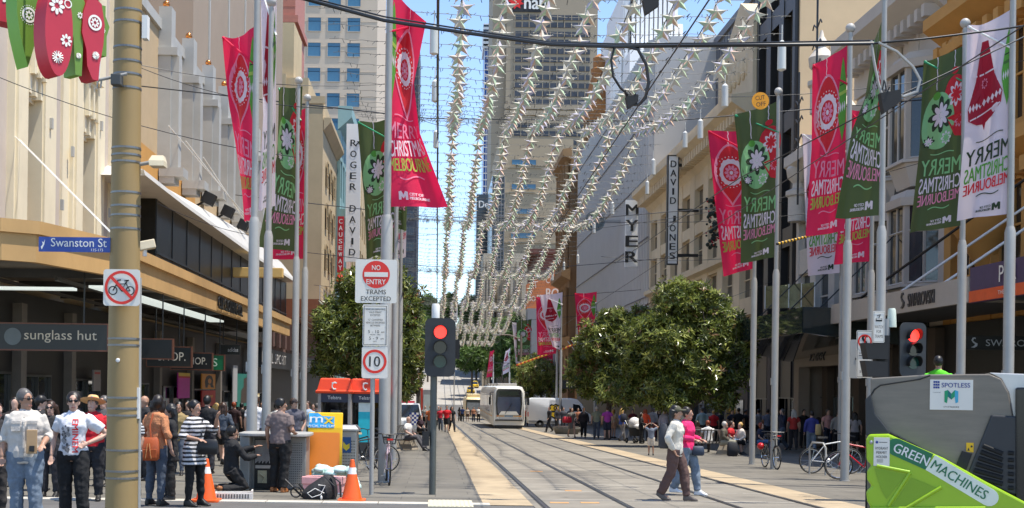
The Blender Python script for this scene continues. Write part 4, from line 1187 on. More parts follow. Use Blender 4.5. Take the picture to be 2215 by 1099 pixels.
class Flag:
    def __init__(s, kind, d, dd, hoist, fly, label, name='banner', amp=.1, ph=0.):
        s.d, s.dd, s.h, s.f, s.amp, s.ph = d, dd, hoist, fly, amp, ph
        col = {'R': FRED, 'G': FGRN, 'P': FPNK}[kind]
        s.o = s.S(0, 1, 0)
        t = thing('banner', label, 'banner', s.o, 0, 'festive banners on the flag poles')
        L = lambda p: p - s.o
        na, nb = 14, 34
        mb = MB()
        vs = [L(s.S(a / na, b / nb, 0)) for b in range(nb + 1) for a in range(na + 1)]
        mb.add(vs, [(b * (na + 1) + a, b * (na + 1) + a + 1, (b + 1) * (na + 1) + a + 1, (b + 1) * (na + 1) + a) for b in range(nb) for a in range(na)])
        cl = mb.build('cloth', col, t, smooth=60)
        pm = MB(); s.pm = pm; s.L = L
        near = d < 60
        W = lambda: None
        if kind == 'R':
            s.tree(.12, .72, .3, .46, 'g', 'l')
            s.thread(.60, 1, .885); s.blob(circ(.6, .868, .035, 10, .012), 'w', 1)
            s.blob(drop(.57, .655, .78, .47), 'p', 1); s.blob(drop(.57, .66, .69, .43), 'r', 2)
            s.mandala(.57, .69, .3, .1)
            tx = [('MERRY', .352, .084, 'p'), ('CHRISTMAS', .262, .074, 'w'), ('MELBOURNE', .19, .055, 'l')]; sq = 'p'; lg = 'w'
        elif kind == 'G':
            s.thread(.25, 1, .90); s.blob(circ(.22, .74, .27, 22, .115), 'r', 1); s.blob(circ(.24, .88, .09, 10, .02), 'r', 1)
            s.flower(.2, .75, .19, .066, 'w', 'r', 3); s.flower(.1, .6, .12, .04, 'p', 'r', 2)
            s.blob([(.02, .64), (.02, .5), (.2, .52), (.42, .64)], 'r', 1)
            s.thread(.66, 1, .80); s.blob(circ(.66, .77, .08, 10, .02), 'g', 3)
            s.blob(circ(.6, .62, .38, 26, .165), 'm', 2)
            s.flower(.56, .665, .28, .098, 'k', 'w', 3); s.flower(.82, .53, .14, .05, 'k', 'w', 3); s.flower(.42, .525, .13, .045, 'w', 'm', 3)
            tx = [('MERRY', .352, .086, 'm'), ('CHRISTMAS', .26, .076, 'w'), ('MELBOURNE', .188, .056, 'p')]; sq = 'm'; lg = 'w'
        else:
            s.tree(.14, .73, .26, .36, 'g', 'q')
            s.thread(.6, 1, .90); s.blob([(.52, .865), (.68, .865), (.66, .9), (.54, .9)], 'd', 1)
            s.blob([(.52, .87), (.68, .87), (.78, .74), (.95, .64), (.93, .59), (.75, .55), (.63, .535), (.6, .49), (.57, .535), (.45, .55), (.27, .59), (.25, .64), (.42, .74)], 'd', 1, c=(.6, .66))
            for k in range(9): s.blob([(.27 + k * .075, .64), (.305 + k * .075, .657), (.34 + k * .075, .64), (.305 + k * .075, .623)], 'w', 2, rings=1)
            for q in (.76, .59): s.strip(.36 if q > .7 else .3, .84 if q > .7 else .9, q, .007, 'w', 2)
            s.flower(.6, .72, .06, .022, 'p', 'd', 2)
            tx = [('MERRY', .345, .084, 'k'), ('CHRISTMAS', .256, .074, 'g'), ('MELBOURNE', .186, .055, 'r')]; sq = 'k'; lg = 'k'
        for body, y, h, c in tx: s.word(body, .05, .93, y, h, c)
        if d < 130:
            s.swirl(.2, .75, .428, sq); s.swirl(.25, .7, .135, sq, -1)
            s.blob([(.2, .034), (.2, .072), (.25, .076), (.285, .058), (.285, .04), (.25, .055), (.245, .034)], lg, 1, 1); s.blob([(.285, .04), (.285, .058), (.32, .076), (.37, .072), (.37, .034), (.325, .034), (.32, .055)], lg, 1, 1, c=(.34, .06))
            s.word('CITY OF', .4, .62, .062, .014, lg); s.word('MELBOURNE', .4, .7, .043, .014, lg)
        pm.build('print', [PR[k] for k in PK], t, recalc=False)
        sp = MB(); a, b = L(s.S(.985, .985, .02)), L(s.S(.0, .79, .03))
        sp.tube(a, b, .022, n=6); sp.tube(a, a.lerp(b, .05), .035, n=6)
        sp.build('spar', {'R': FRED, 'G': mat('spar_green', (.02, .3, .12), rough=.4), 'P': WHITE}[kind], t)
    def crv(s, c, b):
        n = len(c) - 1; x = (1 - b) * n; i = min(int(x), n - 1); f = x - i
        if n > 1: f = f * f * (3 - 2 * f) * .5 + f * .5
        return (c[i][0] + (c[i + 1][0] - c[i][0]) * f, c[i][1] + (c[i + 1][1] - c[i][1]) * f)
    def S(s, a, b, off):
        h, f = s.crv(s.h, b), s.crv(s.f, b)
        px = h[0] + (f[0] - h[0]) * a; py = h[1] + (f[1] - h[1]) * a + (6 * math.sin(math.pi * a) * b) * 30 / s.d
        p = P(px, py, s.d + s.dd * a)
        w = s.amp * (.25 + a) * math.sin(2 * math.pi * (1.15 * a + .55 * b) + s.ph) + s.amp * .5 * a * math.sin(2 * math.pi * (2.1 * a - .5 * b) + 1.3 * s.ph)
        return p + V((.25 * w * (1 if s.dd else 0), w - off, 0))
    def pt(s, a, b, k): return s.L(s.S(a, b, .014 + .007 * k))
    def blob(s, poly, col, k=1, rings=3, c=None):
        cc = c or (sum(p[0] for p in poly) / len(poly), sum(p[1] for p in poly) / len(poly))
        n = len(poly); vs = [s.pt(*cc, k)]; fs = []
        for r in range(1, rings + 1):
            q = r / rings; vs += [s.pt(cc[0] + (x - cc[0]) * q, cc[1] + (y - cc[1]) * q, k) for x, y in poly]
        for j in range(n):
            fs.append((0, 1 + j, 1 + (j + 1) % n))
            for r in range(rings - 1):
                o = 1 + r * n; fs.append((o + j, o + n + j, o + n + (j + 1) % n, o + (j + 1) % n))
        s.pm.add(vs, fs, PK.index(col))
    def annulus(s, cx, cy, r0, r1, asp, c, k, n=28, wav=0):
        vs = []; fs = []
        for j in range(n):
            a = 2 * math.pi * j / n; w = 1 + wav * (j % 2)
            for r in (r0, r1 * w): vs.append(s.pt(cx + r * math.cos(a), cy + r * asp * math.sin(a), k))
        for j in range(n):
            m = (j + 1) % n; fs.append((2 * j, 2 * j + 1, 2 * m + 1, 2 * m))
        s.pm.add(vs, fs, PK.index(c))
    def mandala(s, cx, cy, r, ry):
        asp = ry / r
        s.annulus(cx, cy, r * .62, r * .9, asp, 'w', 3, 32, .08)
        for j in range(26):
            a = 2 * math.pi * j / 26; s.blob([(cx + r * 1.08 * math.cos(a) + .016 * math.cos(b), cy + asp * (r * 1.08 * math.sin(a) + .016 * math.sin(b))) for b in (0, 1.57, 3.14, 4.71)], 'w', 3, 1)
        for j in range(10):
            a = 2 * math.pi * j / 10; s.blob([(cx + r * (.36 + q * math.cos(a2)) * math.cos(a) - r * q * .6 * math.sin(a2) * math.sin(a), cy + asp * r * ((.36 + q * math.cos(a2)) * math.sin(a) + q * .6 * math.sin(a2) * math.cos(a))) for a2 in (0, 1.05, 2.1, 3.14, 4.2, 5.2) for q in (.18,)], 'p', 3, 1)
        s.blob(circ(cx, cy, r * .14, 8, r * .14 * asp), 'w', 3, 1)
    def flower(s, cx, cy, r, ry, c1, c2, k):
        asp = ry / r
        for rr, c, kk in ((1, c1, k), (.68, c2, k + 1)):
            for j in range(8):
                a = 2 * math.pi * j / 8
                s.blob([(cx + rr * r * (.6 + .42 * math.cos(t)) * math.cos(a) - rr * r * .22 * math.sin(t) * math.sin(a), cy + asp * rr * r * ((.6 + .42 * math.cos(t)) * math.sin(a) + .22 * math.sin(t) * math.cos(a))) for t in [2 * math.pi * q / 8 for q in range(8)]], c, kk, 1)
        s.blob(circ(cx, cy, r * .16, 8, r * .16 * asp), c2, k + 2, 1)
    def strip(s, a0, a1, b, w, c, k, n=8):
        vs = [s.pt(a0 + (a1 - a0) * i / n, b + q, k) for i in range(n + 1) for q in (-w / 2, w / 2)]
        s.pm.add(vs, [(2 * i, 2 * i + 1, 2 * i + 3, 2 * i + 2) for i in range(n)], PK.index(c))
    def thread(s, a, b1, b0):
        n = 8; vs = [s.pt(a + .008 * math.sin(i * 1.7) + q, b0 + (b1 - b0) * i / n, 1) for i in range(n + 1) for q in (-.009, .009)]
        s.pm.add(vs, [(2 * i, 2 * i + 1, 2 * i + 3, 2 * i + 2) for i in range(n)], PK.index('w'))
    def swirl(s, a0, a1, b, c, sg=1):
        n = 14; pts = [(a0 + (a1 - a0) * i / n, b + sg * .008 * math.sin(2 * math.pi * i / n)) for i in range(n + 1)]
        vs = [s.pt(x, y + q, 1) for x, y in pts for q in (-.0028, .0028)]
        s.pm.add(vs, [(2 * i, 2 * i + 1, 2 * i + 3, 2 * i + 2) for i in range(n)], PK.index(c))
    def tree(s, a, b, w, h, c1, c2):
        pr = [(.0, .5), (.12, .42), (.3, .2), (.5, 0), (.48, -.12), (.3, -.28), (.1, -.42), (0, -.5)]
        poly = [(max(.01, a + x * w), b + y * h) for x, y in pr] + [(max(.01, a - x * w), b + y * h) for x, y in pr[-2:0:-1]]
        s.blob(poly, c1, 1, c=(a, b))
        s.strip(max(.01, a - .38 * w), a + .38 * w, b + .08 * h, .016 * h / .4, c2, 2); s.strip(max(.01, a - .3 * w), a + .3 * w, b + .18 * h, .006, 'k', 2)
        for i in range(5):
            x = a - .36 * w + i * .18 * w
            if x > .02: s.blob([(x - .07 * w, b - .08 * h), (x, b - .02 * h), (x + .07 * w, b - .08 * h), (x, b - .14 * h)], 'w', 2, 1)
    def word(s, body, a0, a1, y, h, c):
        vs, fs, asp = tgeo(body)
        bm = bmesh.new(); bv = [bm.verts.new((x, yy, 0)) for x, yy in vs]
        for f in fs:
            try: bm.faces.new([bv[i] for i in f])
            except ValueError: pass
        for i in range(1, 10): bmesh.ops.bisect_plane(bm, geom=bm.verts[:] + bm.edges[:] + bm.faces[:], plane_co=(i / 10, 0, 0), plane_no=(1, 0, 0))
        bm.verts.index_update()
        for sh, k in ((-.004, 2), (.004, 2.15)): s.pm.add([s.pt(a0 + sh + (a1 - a0) * v.co.x, y + (v.co.y - .5) * h, k) for v in bm.verts], [tuple(v.index for v in f.verts) for f in bm.faces], PK.index(c))
        bm.free()
for k, a in enumerate([
    ('R', 26.5, .6, [(557, 55), (549, 478)], [(487, 83), (497, 240), (527, 478)], 'red banner with a round mandala bauble nearest the timber pole, fly edge slanting inward'),
    ('P', 29, 1.0, [(600, -20), (594, 445)], [(566, -30), (572, 250), (556, 455)], 'narrow pale pink banner folded nearly edge on between the red and green banners at left'),
    ('G', 36, .4, [(654, 186), (643, 545)], [(598, 186), (600, 340), (563, 535)], 'dark green banner with a mint flower bauble hanging behind the folded pink banner'),
    ('R', 38, .5, [(668, 228), (660, 560)], [(640, 240), (626, 400), (570, 562)], 'red banner mostly hidden behind the left dark green banner'),
    ('G', 38.6, .4, [(862, 250), (855, 545)], [(776, 264), (786, 420), (790, 560)], 'dark green banner with a bright green spar just left of the big red banner'),
    ('R', 27.5, .3, [(845, -30), (838, 447)], [(920, 45), (898, 180), (912, 290), (970, 448)], 'big red banner flying to the right above the no entry sign'),
    ('G', 46, .3, [(846, 215), (840, 488)], [(886, 235), (880, 500)], 'dark green banner showing only its foot below the big red banner'),
    ('P', 50, .3, [(882, 300), (878, 556)], [(848, 308), (852, 562)], 'pale pink banner showing only its foot beneath the dark green one'),
    ('R', 39.3, .5, [(1638, 274), (1632, 580)], [(1531, 283), (1545, 420), (1565, 598)], 'red banner left of the green one beside the orange round sign'),
    ('G', 36.5, .4, [(1687, 216), (1677, 556)], [(1588, 247), (1604, 400), (1602, 570)], 'dark green banner with a green spar under the orange round sign'),
    ('R', 30.4, .5, [(1833, 97), (1826, 500)], [(1758, 137), (1756, 320), (1742, 513)], 'tall red banner with a narrow mandala bauble above the silver bicycle'),
    ('P', 45, .3, [(1822, 285), (1816, 590)], [(1735, 290), (1742, 450), (1748, 597)], 'pale pink banner whose foot shows under the tall red banner'),
    ('R', 36.5, .4, [(1892, 228), (1884, 565)], [(1838, 240), (1822, 420), (1804, 572)], 'red banner low behind the twisted green banner'),
    ('G', 27.6, .6, [(1914, 20), (1905, 466)], [(1892, 85), (1872, 210), (1842, 285), (1806, 474)], 'dark green banner with a slanting twisted fly edge beside the trams warning sign'),
    ('G', 29.9, .5, [(2088, 96), (2078, 488)], [(1998, 130), (1990, 320), (1968, 504)], 'dark green banner left of the pale pink banner at far right'),
    ('P', 27.4, .5, [(2197, 15), (2185, 462)], [(2090, 60), (2086, 300), (2072, 476)], 'large pale pink banner with a dark red diamond bauble at far right'),
    ('P', 112, .6, [(1217, 632), (1213, 758)], [(1167, 638), (1180, 700), (1196, 750)], 'distant pale pink banner with a tucked in foot above the white van'),
    ('R', 113.5, .6, [(1210, 640), (1205, 765)], [(1159, 642), (1163, 768)], 'distant long red banner behind the pale pink one above the white van'),
    ('R', 122, .6, [(1204, 665), (1199, 786)], [(1172, 670), (1168, 783)], 'distant red banner with its foot hanging lowest above the white van'),
    ('R', 110, .6, [(1291, 631), (1287, 735)], [(1243, 634), (1252, 739)], 'distant red banner in front of the grey corrugated store'),
    ('G', 151, .5, [(1150, 690), (1145, 783)], [(1117, 693), (1119, 782)], 'distant dark green banner right of the tram'),
    ('P', 160, .5, [(1143, 697), (1139, 787)], [(1107, 697), (1116, 786)], 'distant pale banner just behind the green one right of the tram'),
    ('R', 250, .5, [(1069, 757), (1066, 814)], [(1060, 760), (1052, 817)], 'far red banner above the tram roof'),
    ('P', 245, .5, [(1104, 752), (1101, 804)], [(1094, 760), (1085, 812)], 'far pale pink banner above the tram roof'),
    ('R', 100, .5, [(906, 632), (902, 705)], [(884, 640), (882, 705)], 'distant red banner half hidden by the left tree')]):
    Flag(*a, ph=1.7 * k)

# ================================================================ star garlands and light wires
SUP = [20.5, 43.2, 65.5, 88.6, 114.4, 144.6, 173.]
def hang_z(d):
    for a, b in zip(SUP[:-1], SUP[1:]):
        if a <= d <= b:
            u = (d - (a + b) / 2) / ((b - a) / 2)
            return EYE + 9.4 - SL * d - 1.15 * ((b - a) / 22.5) * (1 - u * u)
    return EYE + 9.4 - SL * d
STARM = [mat('star_pearl', (.60, .55, .43), rough=.4, var=.05, coat=.4), mat('star_sheen_mint', (.48, .60, .40), rough=.35, var=.2, scale=8, coat=.4), mat('star_sheen_peach', (.68, .46, .32), rough=.35, var=.2, scale=8, coat=.4), mat('star_sheen_lilac', (.50, .46, .52), rough=.35, var=.2, scale=8, coat=.4)]  # mint, peach and lilac facets paint an iridescent sheen onto the pearl
def star_mesh(seed):
    rs = random.Random(seed); mb = MB()
    out = [(.25 * math.sin(2 * math.pi * i / 5), .25 * math.cos(2 * math.pi * i / 5)) for i in range(5)]
    inn = [(.106 * math.sin(2 * math.pi * (i + .5) / 5), .106 * math.cos(2 * math.pi * (i + .5) / 5)) for i in range(5)]
    for sgn in (-1, 1):
        c = (0, .085 * sgn, 0)
        for i in range(5):
            o = (out[i][0], 0, out[i][1]); n1 = (inn[i][0], 0, inn[i][1]); n0 = (inn[i - 1][0], 0, inn[i - 1][1])
            mb.add([c, n0, o], [(0, 1, 2)], rs.choice([0, 0, 0, 1, 2] if i in (0, 1, 4) else [0, 1, 2, 1, 3]) if sgn < 0 else rs.choice([0, 1, 2, 3]))
            mb.add([c, o, n1], [(0, 1, 2)], rs.choice([0, 0, 0, 0, 3] if i in (0, 1, 4) else [0, 0, 1, 2, 3]) if sgn < 0 else rs.choice([0, 1, 2, 3]))
    for x, y in out: mb.ell((x * 1.02, 0, y * 1.02), .016, 5, 4)
    return mb
star_src = []
ORD = ['leftmost', 'second from the left', 'third from the left', 'fourth from the left', 'fifth from the left', 'third from the right', 'second from the right', 'rightmost']
rs = random.Random(3)
for k in range(8):
    X = .42 + .885 * k
    t = thing('star_garland', 'long garland of pearly five pointed stars, %s of the eight rows' % ORD[k], 'garland', (X, 24, hang_z(24)), 0, 'star garlands over the tram tracks')
    ds = []; d = 24.6 + rs.random() * .4
    while d < 170:
        ds.append(d); d += .8
    rest = MB()
    for i, d in enumerate(ds):
        M = Matrix.Rotation(rs.gauss(0, .16), 4, 'Z') @ Matrix.Rotation(-.3 + rs.gauss(0, .1), 4, 'X') @ Matrix.Rotation(rs.gauss(0, .1), 4, 'Y')
        loc = V((rs.uniform(-.05, .05), d - 24, hang_z(d) - hang_z(24) - .1 + rs.uniform(-.04, .04)))
        if i < 99:
            if len(star_src) < 6:
                o = star_mesh(len(star_src)).build('star', STARM, t, recalc=False); star_src.append(o)
            else:
                o = rs.choice(star_src).copy(); C.objects.link(o); o.parent = t
            M.translation = loc; o.matrix_local = M
        else:
            q = star_mesh(i % 6)
            o_ = len(rest.v); rest.v += [tuple(M @ V(p) + loc) for p in q.v]; rest.f += [tuple(j + o_ for j in f) for f in q.f]; rest.m += q.m
    o = rest.build('far_star', STARM, t, recalc=False); o['kind'] = 'stuff'
    mb = MB(); mb.path([(0, d - 24, hang_z(d) - hang_z(24) + .05) for d in ds], .012, 4)
    mb.build('cord', BLACK, t)
WIRE = mat('fairy_wire', (.03, .032, .03), rough=.6, var=.1)
mb = MB(); rr = random.Random(8)
pts = [V((x, .04 * math.sin(x * 2.1), .16 * ((x - 3.6) / 6.2) ** 2 + rr.uniform(-.02, .02))) for x in [-2.6 + .255 * i for i in range(41)]]
mb.path(pts, .007, 3)
for i in range(120):
    j = rr.randrange(40); p = pts[j].lerp(pts[j + 1], rr.random()); q = p + V((rr.uniform(-.08, .08), rr.uniform(-.05, .05), rr.uniform(-.11, .07)))
    mb.path([p, q], .008, 3)
src = None; d = 25.
while d < 168:
    if src is None: src = o = mb.build('light_wire', WIRE)
    else: o = src.copy(); C.objects.link(o)
    o.location = (rr.uniform(-.1, .1), d, hang_z(d) + .1); o.rotation_euler = (0, 0, rr.uniform(-.012, .012))
    tag(o, 'thin barbed looking fairy light wire stretched across the street between the star garlands', 'fairy lights', 'fairy light wires across the street')
    d += 1.0 if d < 100 else 1.4
def wire(pts, r, label, name='cable', cat='cable', group=None, m=None, n=6, sag=0.):
    pts = [V(p) for p in pts]
    if sag and len(pts) == 2:
        a, b = pts; pts = [a.lerp(b, i / 12) - V((0, 0, sag * 4 * (i / 12) * (1 - i / 12))) for i in range(13)]
    mb = MB(); mb.path(pts, r, n)
    return tag(mb.build(name, m or BLACK, smooth=60), label, cat, group)
wire([P(x, y, 22) for x, y in ((480, -45), (660, -2), (830, 44), (1000, 70), (1190, 96), (1330, 101), (1480, 99), (1700, 97), (1890, 94))], .032, 'thick black overhead cable sagging across the whole street near the top')
wire([P(x, y, 22.1) for x, y in ((480, -52), (660, -8), (830, 36), (1000, 63), (1190, 91), (1330, 95), (1600, 93), (1890, 88))], .015, 'thinner black cable lashed to the thick overhead cable')
wire([P(x, y, 22) for x, y in ((1890, 94), (2000, 84), (2130, 68), (2300, 44))], .018, 'thin black wire from the thick cable past the far right pole')
wire([P(x, y, 22) for x, y in ((1330, 99), (1322, 130), (1326, 165), (1342, 190), (1362, 208))], .022, 'black cable dropping in a curve to the hanging connector above the tracks')
wire([P(x, y, 22) for x, y in ((1352, 100), (1380, 107), (1398, 140), (1403, 180), (1396, 212), (1382, 226), (1366, 226))], .028, 'wide black cable loop right of the hanging connector above the tracks')
wire([P(x, y, 22) for x, y in ((1900, 92), (1940, 112), (1975, 145), (1990, 172), (1984, 198), (1955, 209), (1918, 198))], .026, 'grey cable loop beside the right hand junction box', m=GALV)
wire([P(x, y, 22) for x, y in ((1884, 88), (1890, 130), (1900, 180), (1910, 214))], .024, 'straight grey cable hanging down to the right hand junction box', m=GALV)
def junction(px, py, d, label, w=.3):
    t = thing('junction_box', label, 'junction box', P(px, py, d)); mb = MB()
    mb.prism([(-.5 * w, .3 * w), (.55 * w, .5 * w), (.6 * w, -.1 * w), (-.3 * w, -.75 * w)], (0, -.08, 0), UX, UZ, .16)
    mb.build('casing', BLACKP, t)
    mb = MB(); q = random.Random(px)
    for i in range(7): mb.tube((q.uniform(-.4, .5) * w, q.uniform(-.08, .08), 0), (q.uniform(-.6, .6) * w, q.uniform(-.1, .1), q.uniform(.4, 1.1) * w), .012, n=5)
    mb.build('terminal', BLACK, t); return t
junction(1365, 218, 22, 'dark connector box hanging from black cables above the tracks', .19)
junction(1922, 216, 22, 'dark junction box with terminals in front of the right banners', .33)
for px, py, w in ((1405, 10, .4),): junction(px, py, 23, 'dark box on the wires at the very top among the stars', .26)
wire([P(2300, 40, 24), P(1930, 214, 22), P(1600, 385, 30), P(1330, 570, 60)], .012, 'long black wire slanting down from the far right past the junction box')
for X, lb in ((2.5, 'left hand'), (5.75, 'right hand')):
    wire([(X, d, EYE + 3.85 - SL * d) for d in (12, 60, 120, 180, 232)], .008, 'black tram contact wire running along above the %s track' % lb, 'contact_wire', 'wire')
for i, (x0, y0, x1, y1, d) in enumerate(((-20, 160, 640, 340, 30), (300, 140, 860, 180, 32), (300, 145, 720, 235, 34), (340, 440, 640, 520, 40), (1560, 210, 2240, 125, 34), (1300, 480, 1900, 440, 44), (1240, 500, 2000, 350, 40),
                                         (1190, 760, 1690, 600, 60), (1300, 555, 1690, 545, 52), (860, 510, 1060, 478, 66), (880, 240, 1010, 268, 44), (860, 600, 1060, 640, 90))):
    a, b = P(x0, y0, d), P(x1, y1, d + (3 if i % 2 else 0))
    wire([a, b], .009, ['thin span wire crossing the cream pilasters behind the timber pole', 'thin span wire from the timber pole behind the red banner', 'second span wire from the timber pole, sloping more steeply', 'thin cable with a white end crossing the dark arcade glass', 'thin wire above the twisted green banner at right', 'thin wire crossing the black lettered store sign', 'thin wire rising from the corrugated store to the right poles',
          'thin wire rising from the distant banners over the right tree', 'thin level wire below the stone store sign', 'dark span wire holding up the second row of stars on the left', 'dark span wire holding up the first row of stars on the left', 'dark span wire holding up the fourth row of stars on the left'][i], 'span_wire', 'wire', sag=.25)
for d, wd in zip(SUP[1:6], ('nearest', 'second nearest', 'middle', 'second farthest', 'farthest')):
    wire([(-11, d, hang_z(d) + 1.3), (-.4, d, hang_z(d) + .25), (7.4, d, hang_z(d) + .25), (18.3, d, hang_z(d) + 1.3)], .02, '%s strong cable across the street that the star rows hang from' % wd, 'support_cable', 'cable')
wire([(-.08, d, hang_z(d) - .05) for d in range(23, 172, 2)], .035, 'dark lengthwise cable left of the star rows with lamps on it', 'lamp_cable')
ILM = smat('lamp_tube', (206, 206, 200), rough=.3, var=.03)
ilsrc = None
for i, (px, py, d) in enumerate(((939, 85, 27), (941, 195, 35), (943, 300, 44), (943, 420, 58), (1691, 118, 26), (1568, 205, 33), (1515, 278, 39), (1482, 301, 46), (1413, 360, 47), (1400, 405, 58), (1325, 450, 62), (1285, 492, 70), (1250, 560, 84), (1220, 575, 92), (1195, 598, 100))):
    if ilsrc is None:
        mb = MB(); mb.lathe([(.03, .28), (.085, .22), (.09, -.3), (.02, -.34)], n=10); mb.tube((0, 0, .28), (0, 0, .6), .012, n=4)
        o = ilsrc = mb.build('icicle_lamp', ILM, smooth=40)
    else: o = ilsrc.copy(); C.objects.link(o)
    o.location = P(px, py, d)
    tag(o, 'white tubular lamp hanging on the overhead wires', 'lamp', 'tubular lamps on the overhead wires')
mb = MB(); a, b = P(1680, 528, 35), P(1765, 507, 35.5)
for i in range(24): mb.tube(a.lerp(b, i / 24), a.lerp(b, (i + 1) / 24), .035, n=6, mi=i % 2)
tag(mb.build('banded_rope', [BLACK, smat('rope_yellow', (230, 180, 60))]), 'yellow and black banded rope behind the green banner under the orange sign', 'rope')
mb = MB(); a, b = P(1118, 790, 118), P(1245, 745, 112)
for i in range(30): mb.tube(a.lerp(b, i / 30), a.lerp(b, (i + 1) / 30), .09, n=5, mi=i % 2)
tag(mb.build('banded_rope', [smat('rope_red', (190, 60, 30)), smat('rope_yellow', (230, 180, 60))]), 'far yellow and red banded rope slanting past the distant banners', 'rope')
# ================================================================ signs
def plate(t, w, h, z, r=.04, m=SIGNW, y=0., th=.012, name='plate', x=0.):
    mb = MB(); mb.prism(rrect(w, h, r, 4, x, z), (0, y, 0), UX, UZ, -th); return mb.build(name, m, t)
# orange round sign on the wires
t = thing('round_sign', 'orange disc sign lettered cut off hanging on the wires at right', 'sign', P(1645, 218, 30))
mb = MB(); mb.prism(circ(0, 0, .2, 32), (0, 0, 0), UX, UZ, .02); mb.build('disc', smat('disc_orange', (240, 158, 24), rough=.5, var=.04), t)
M = Matrix.Rotation(R(12), 3, 'Y').inverted()
mb = MB(); ux = V((math.cos(R(8)), 0, math.sin(R(8)))); uy = V((-math.sin(R(8)), 0, math.cos(R(8))))
mb.text('CUT', uy * .07 + V((0, -.012, 0)), ux, uy, .22, .1); mb.text('OFF', uy * -.08 + V((0, -.012, 0)), ux, uy, .22, .1); mb.build('lettering', BLACK, t)
# no-entry pole with three plates
d = gd(803, 1070); b = G(803, d)
def zz(py, d, px=810): return P(px, py, d).z
t = thing('sign_pole', 'thin grey sign pole standing between the orange cone and the front facing bicycle', 'pole', b)
mb = MB(); mb.lathe([(.042, 0), (.042, zz(575, d) - b.z)], n=12); mb.build('post', GALV, t, smooth=40)
def sgn(name, label, px0, py0, px1, py1, d, art, m=SIGNW, r=.04, back=None):
    a, c = P(px0, py1, d - .06), P(px1, py0, d - .06)
    w, h = c.x - a.x, c.z - a.z
    t = thing(name, label, 'sign', (a.x + w / 2, d - .06, a.z + h / 2))
    mb = MB(); mb.prism(rrect(w, h, r), (0, 0, 0), UX, UZ, .012); mb.build('plate', m, t)
    mb = MB()
    for q in (.25, -.25): mb.box(-.07, .07, .012, .1, h * q - .03, h * q + .03)
    mb.build('bracket', STEEL, t)
    mb = MB(); art(mb, w, h); mb.build('lettering', [BLACK, SIGNRED, SIGNW, smat('sign_blue', (40, 62, 140), rough=.4)], t, recalc=False)
    return t
O = lambda k=0: V((0, -.004 - .004 * k, 0))
def art_noentry(mb, w, h):
    r = .33 * w; cy = h * .155
    mb.shape(circ(0, cy, r, 40), O(), UX, UZ, 1); mb.box(-r * .86, r * .86, -.009, -.006, cy - r * .17, cy + r * .17, 2)
    mb.text('NO', O(1) + UZ * (cy + r * .5), UX, UZ, r * .62, r * .36, 2, bold=.02); mb.text('ENTRY', O(1) + UZ * (cy - r * .53), UX, UZ, r * 1.4, r * .36, 2, bold=.02)
    mb.text('TRAMS', O() - UZ * h * .245, UX, UZ, w * .48, h * .105, 0, bold=.005); mb.text('EXCEPTED', O() - UZ * h * .40, UX, UZ, w * .72, h * .105, 0, bold=.005)
sgn('no_entry_sign', 'large square sign with a red no entry disc and trams excepted wording', 768, 562, 859, 655, d, art_noentry)
def art_permit(mb, w, h):
    for x0, x1, y0, y1 in ((-.46, .46, .455, .465), (-.46, .46, -.475, -.465), (-.46, -.44, -.465, .455), (.44, .46, -.465, .455)): mb.box(x0 * w, x1 * w, -.007, -.004, y0 * h, y1 * h)
    for tx, y, ww, hh in (('VEHICLES DISPLAYING', .38, .8, .045), ('VALID PERMIT', .31, .5, .045), ('EXCEPTED', .24, .4, .045), ('"G" CLASSIFIED', .13, .6, .045), ('VEHICLES EXCEPTED', .06, .76, .045), ('BETWEEN', -.01, .38, .045),
                          ('5 - 10', -.155, .44, .075), ('MON - FRI', -.23, .4, .035), ('5 - 9', -.315, .36, .075), ('SAT', -.395, .14, .035)):
        mb.text(tx, O() + UZ * y * h - UX * (.06 * w if hh == .075 else 0), UX, UZ, ww * w, hh * h)
    mb.text('AM', O() + UZ * -.168 * h + UX * .3 * w, UX, UZ, .13 * w, .04 * h); mb.text('AM', O() + UZ * -.328 * h + UX * .28 * w, UX, UZ, .13 * w, .04 * h)
sgn('permit_sign', 'white rectangular permit sign of small black wording under the no entry sign', 784, 659, 839, 748, d, art_permit, r=.02)
def art_ten(mb, w, h):
    mb.ringshape((0, .03 * h), .36 * w, .46 * w, O(), UX, UZ, 1); mb.text('10', O() + UZ * .03 * h, UX, UZ, .42 * w, .33 * h, 0, bold=.01)
sgn('speed_sign', 'white speed sign with ten inside a red ring', 782, 750, 839, 818, d, art_ten)
# timber pole with bands and fittings
TP = smat('pole_ochre', (170, 142, 92), k=.8, rough=.55, var=.14, scale=1.6, dirt=.3, stretch=(1, 1, .25))
dT = 14.5; b = G(262, dT)
t = thing('tram_pole', 'stout ochre painted pole with steel bands on the left', 'pole', b)
x_b = b.x
def zt(py): return P(262, py, dT).z - b.z
mb = MB(); mb.lathe([(.185, 0), (.178, zt(1000)), (.165, zt(500)), (.15, zt(0)), (.143, zt(-250))], n=28); mb.build('shaft', TP, t, smooth=40)
mb = MB()
for py in (25, 50, 105, 135, 163, 193, 322, 337, 352, 418, 447, 467, 496, 733, 747, 860, 883, 898, 973, 1018, 1033):
    z = zt(py); r_ = .186 - .037 * (z / zt(-250)) * 1.15
    mb.lathe([(r_ - .01, z - .012), (r_ + .004, z - .011), (r_ + .004, z + .011), (r_ - .01, z + .012)], n=28, cap=False)
mb.build('steel_band', mat('band_steel', (.22, .21, .2), rough=.4, metal=.8, var=.2), t, smooth=40)
mb = MB(); mb.tube((.19, .02, 0), (.165, .02, zt(600)), .022, n=8); mb.build('conduit', GALV, t, smooth=40)
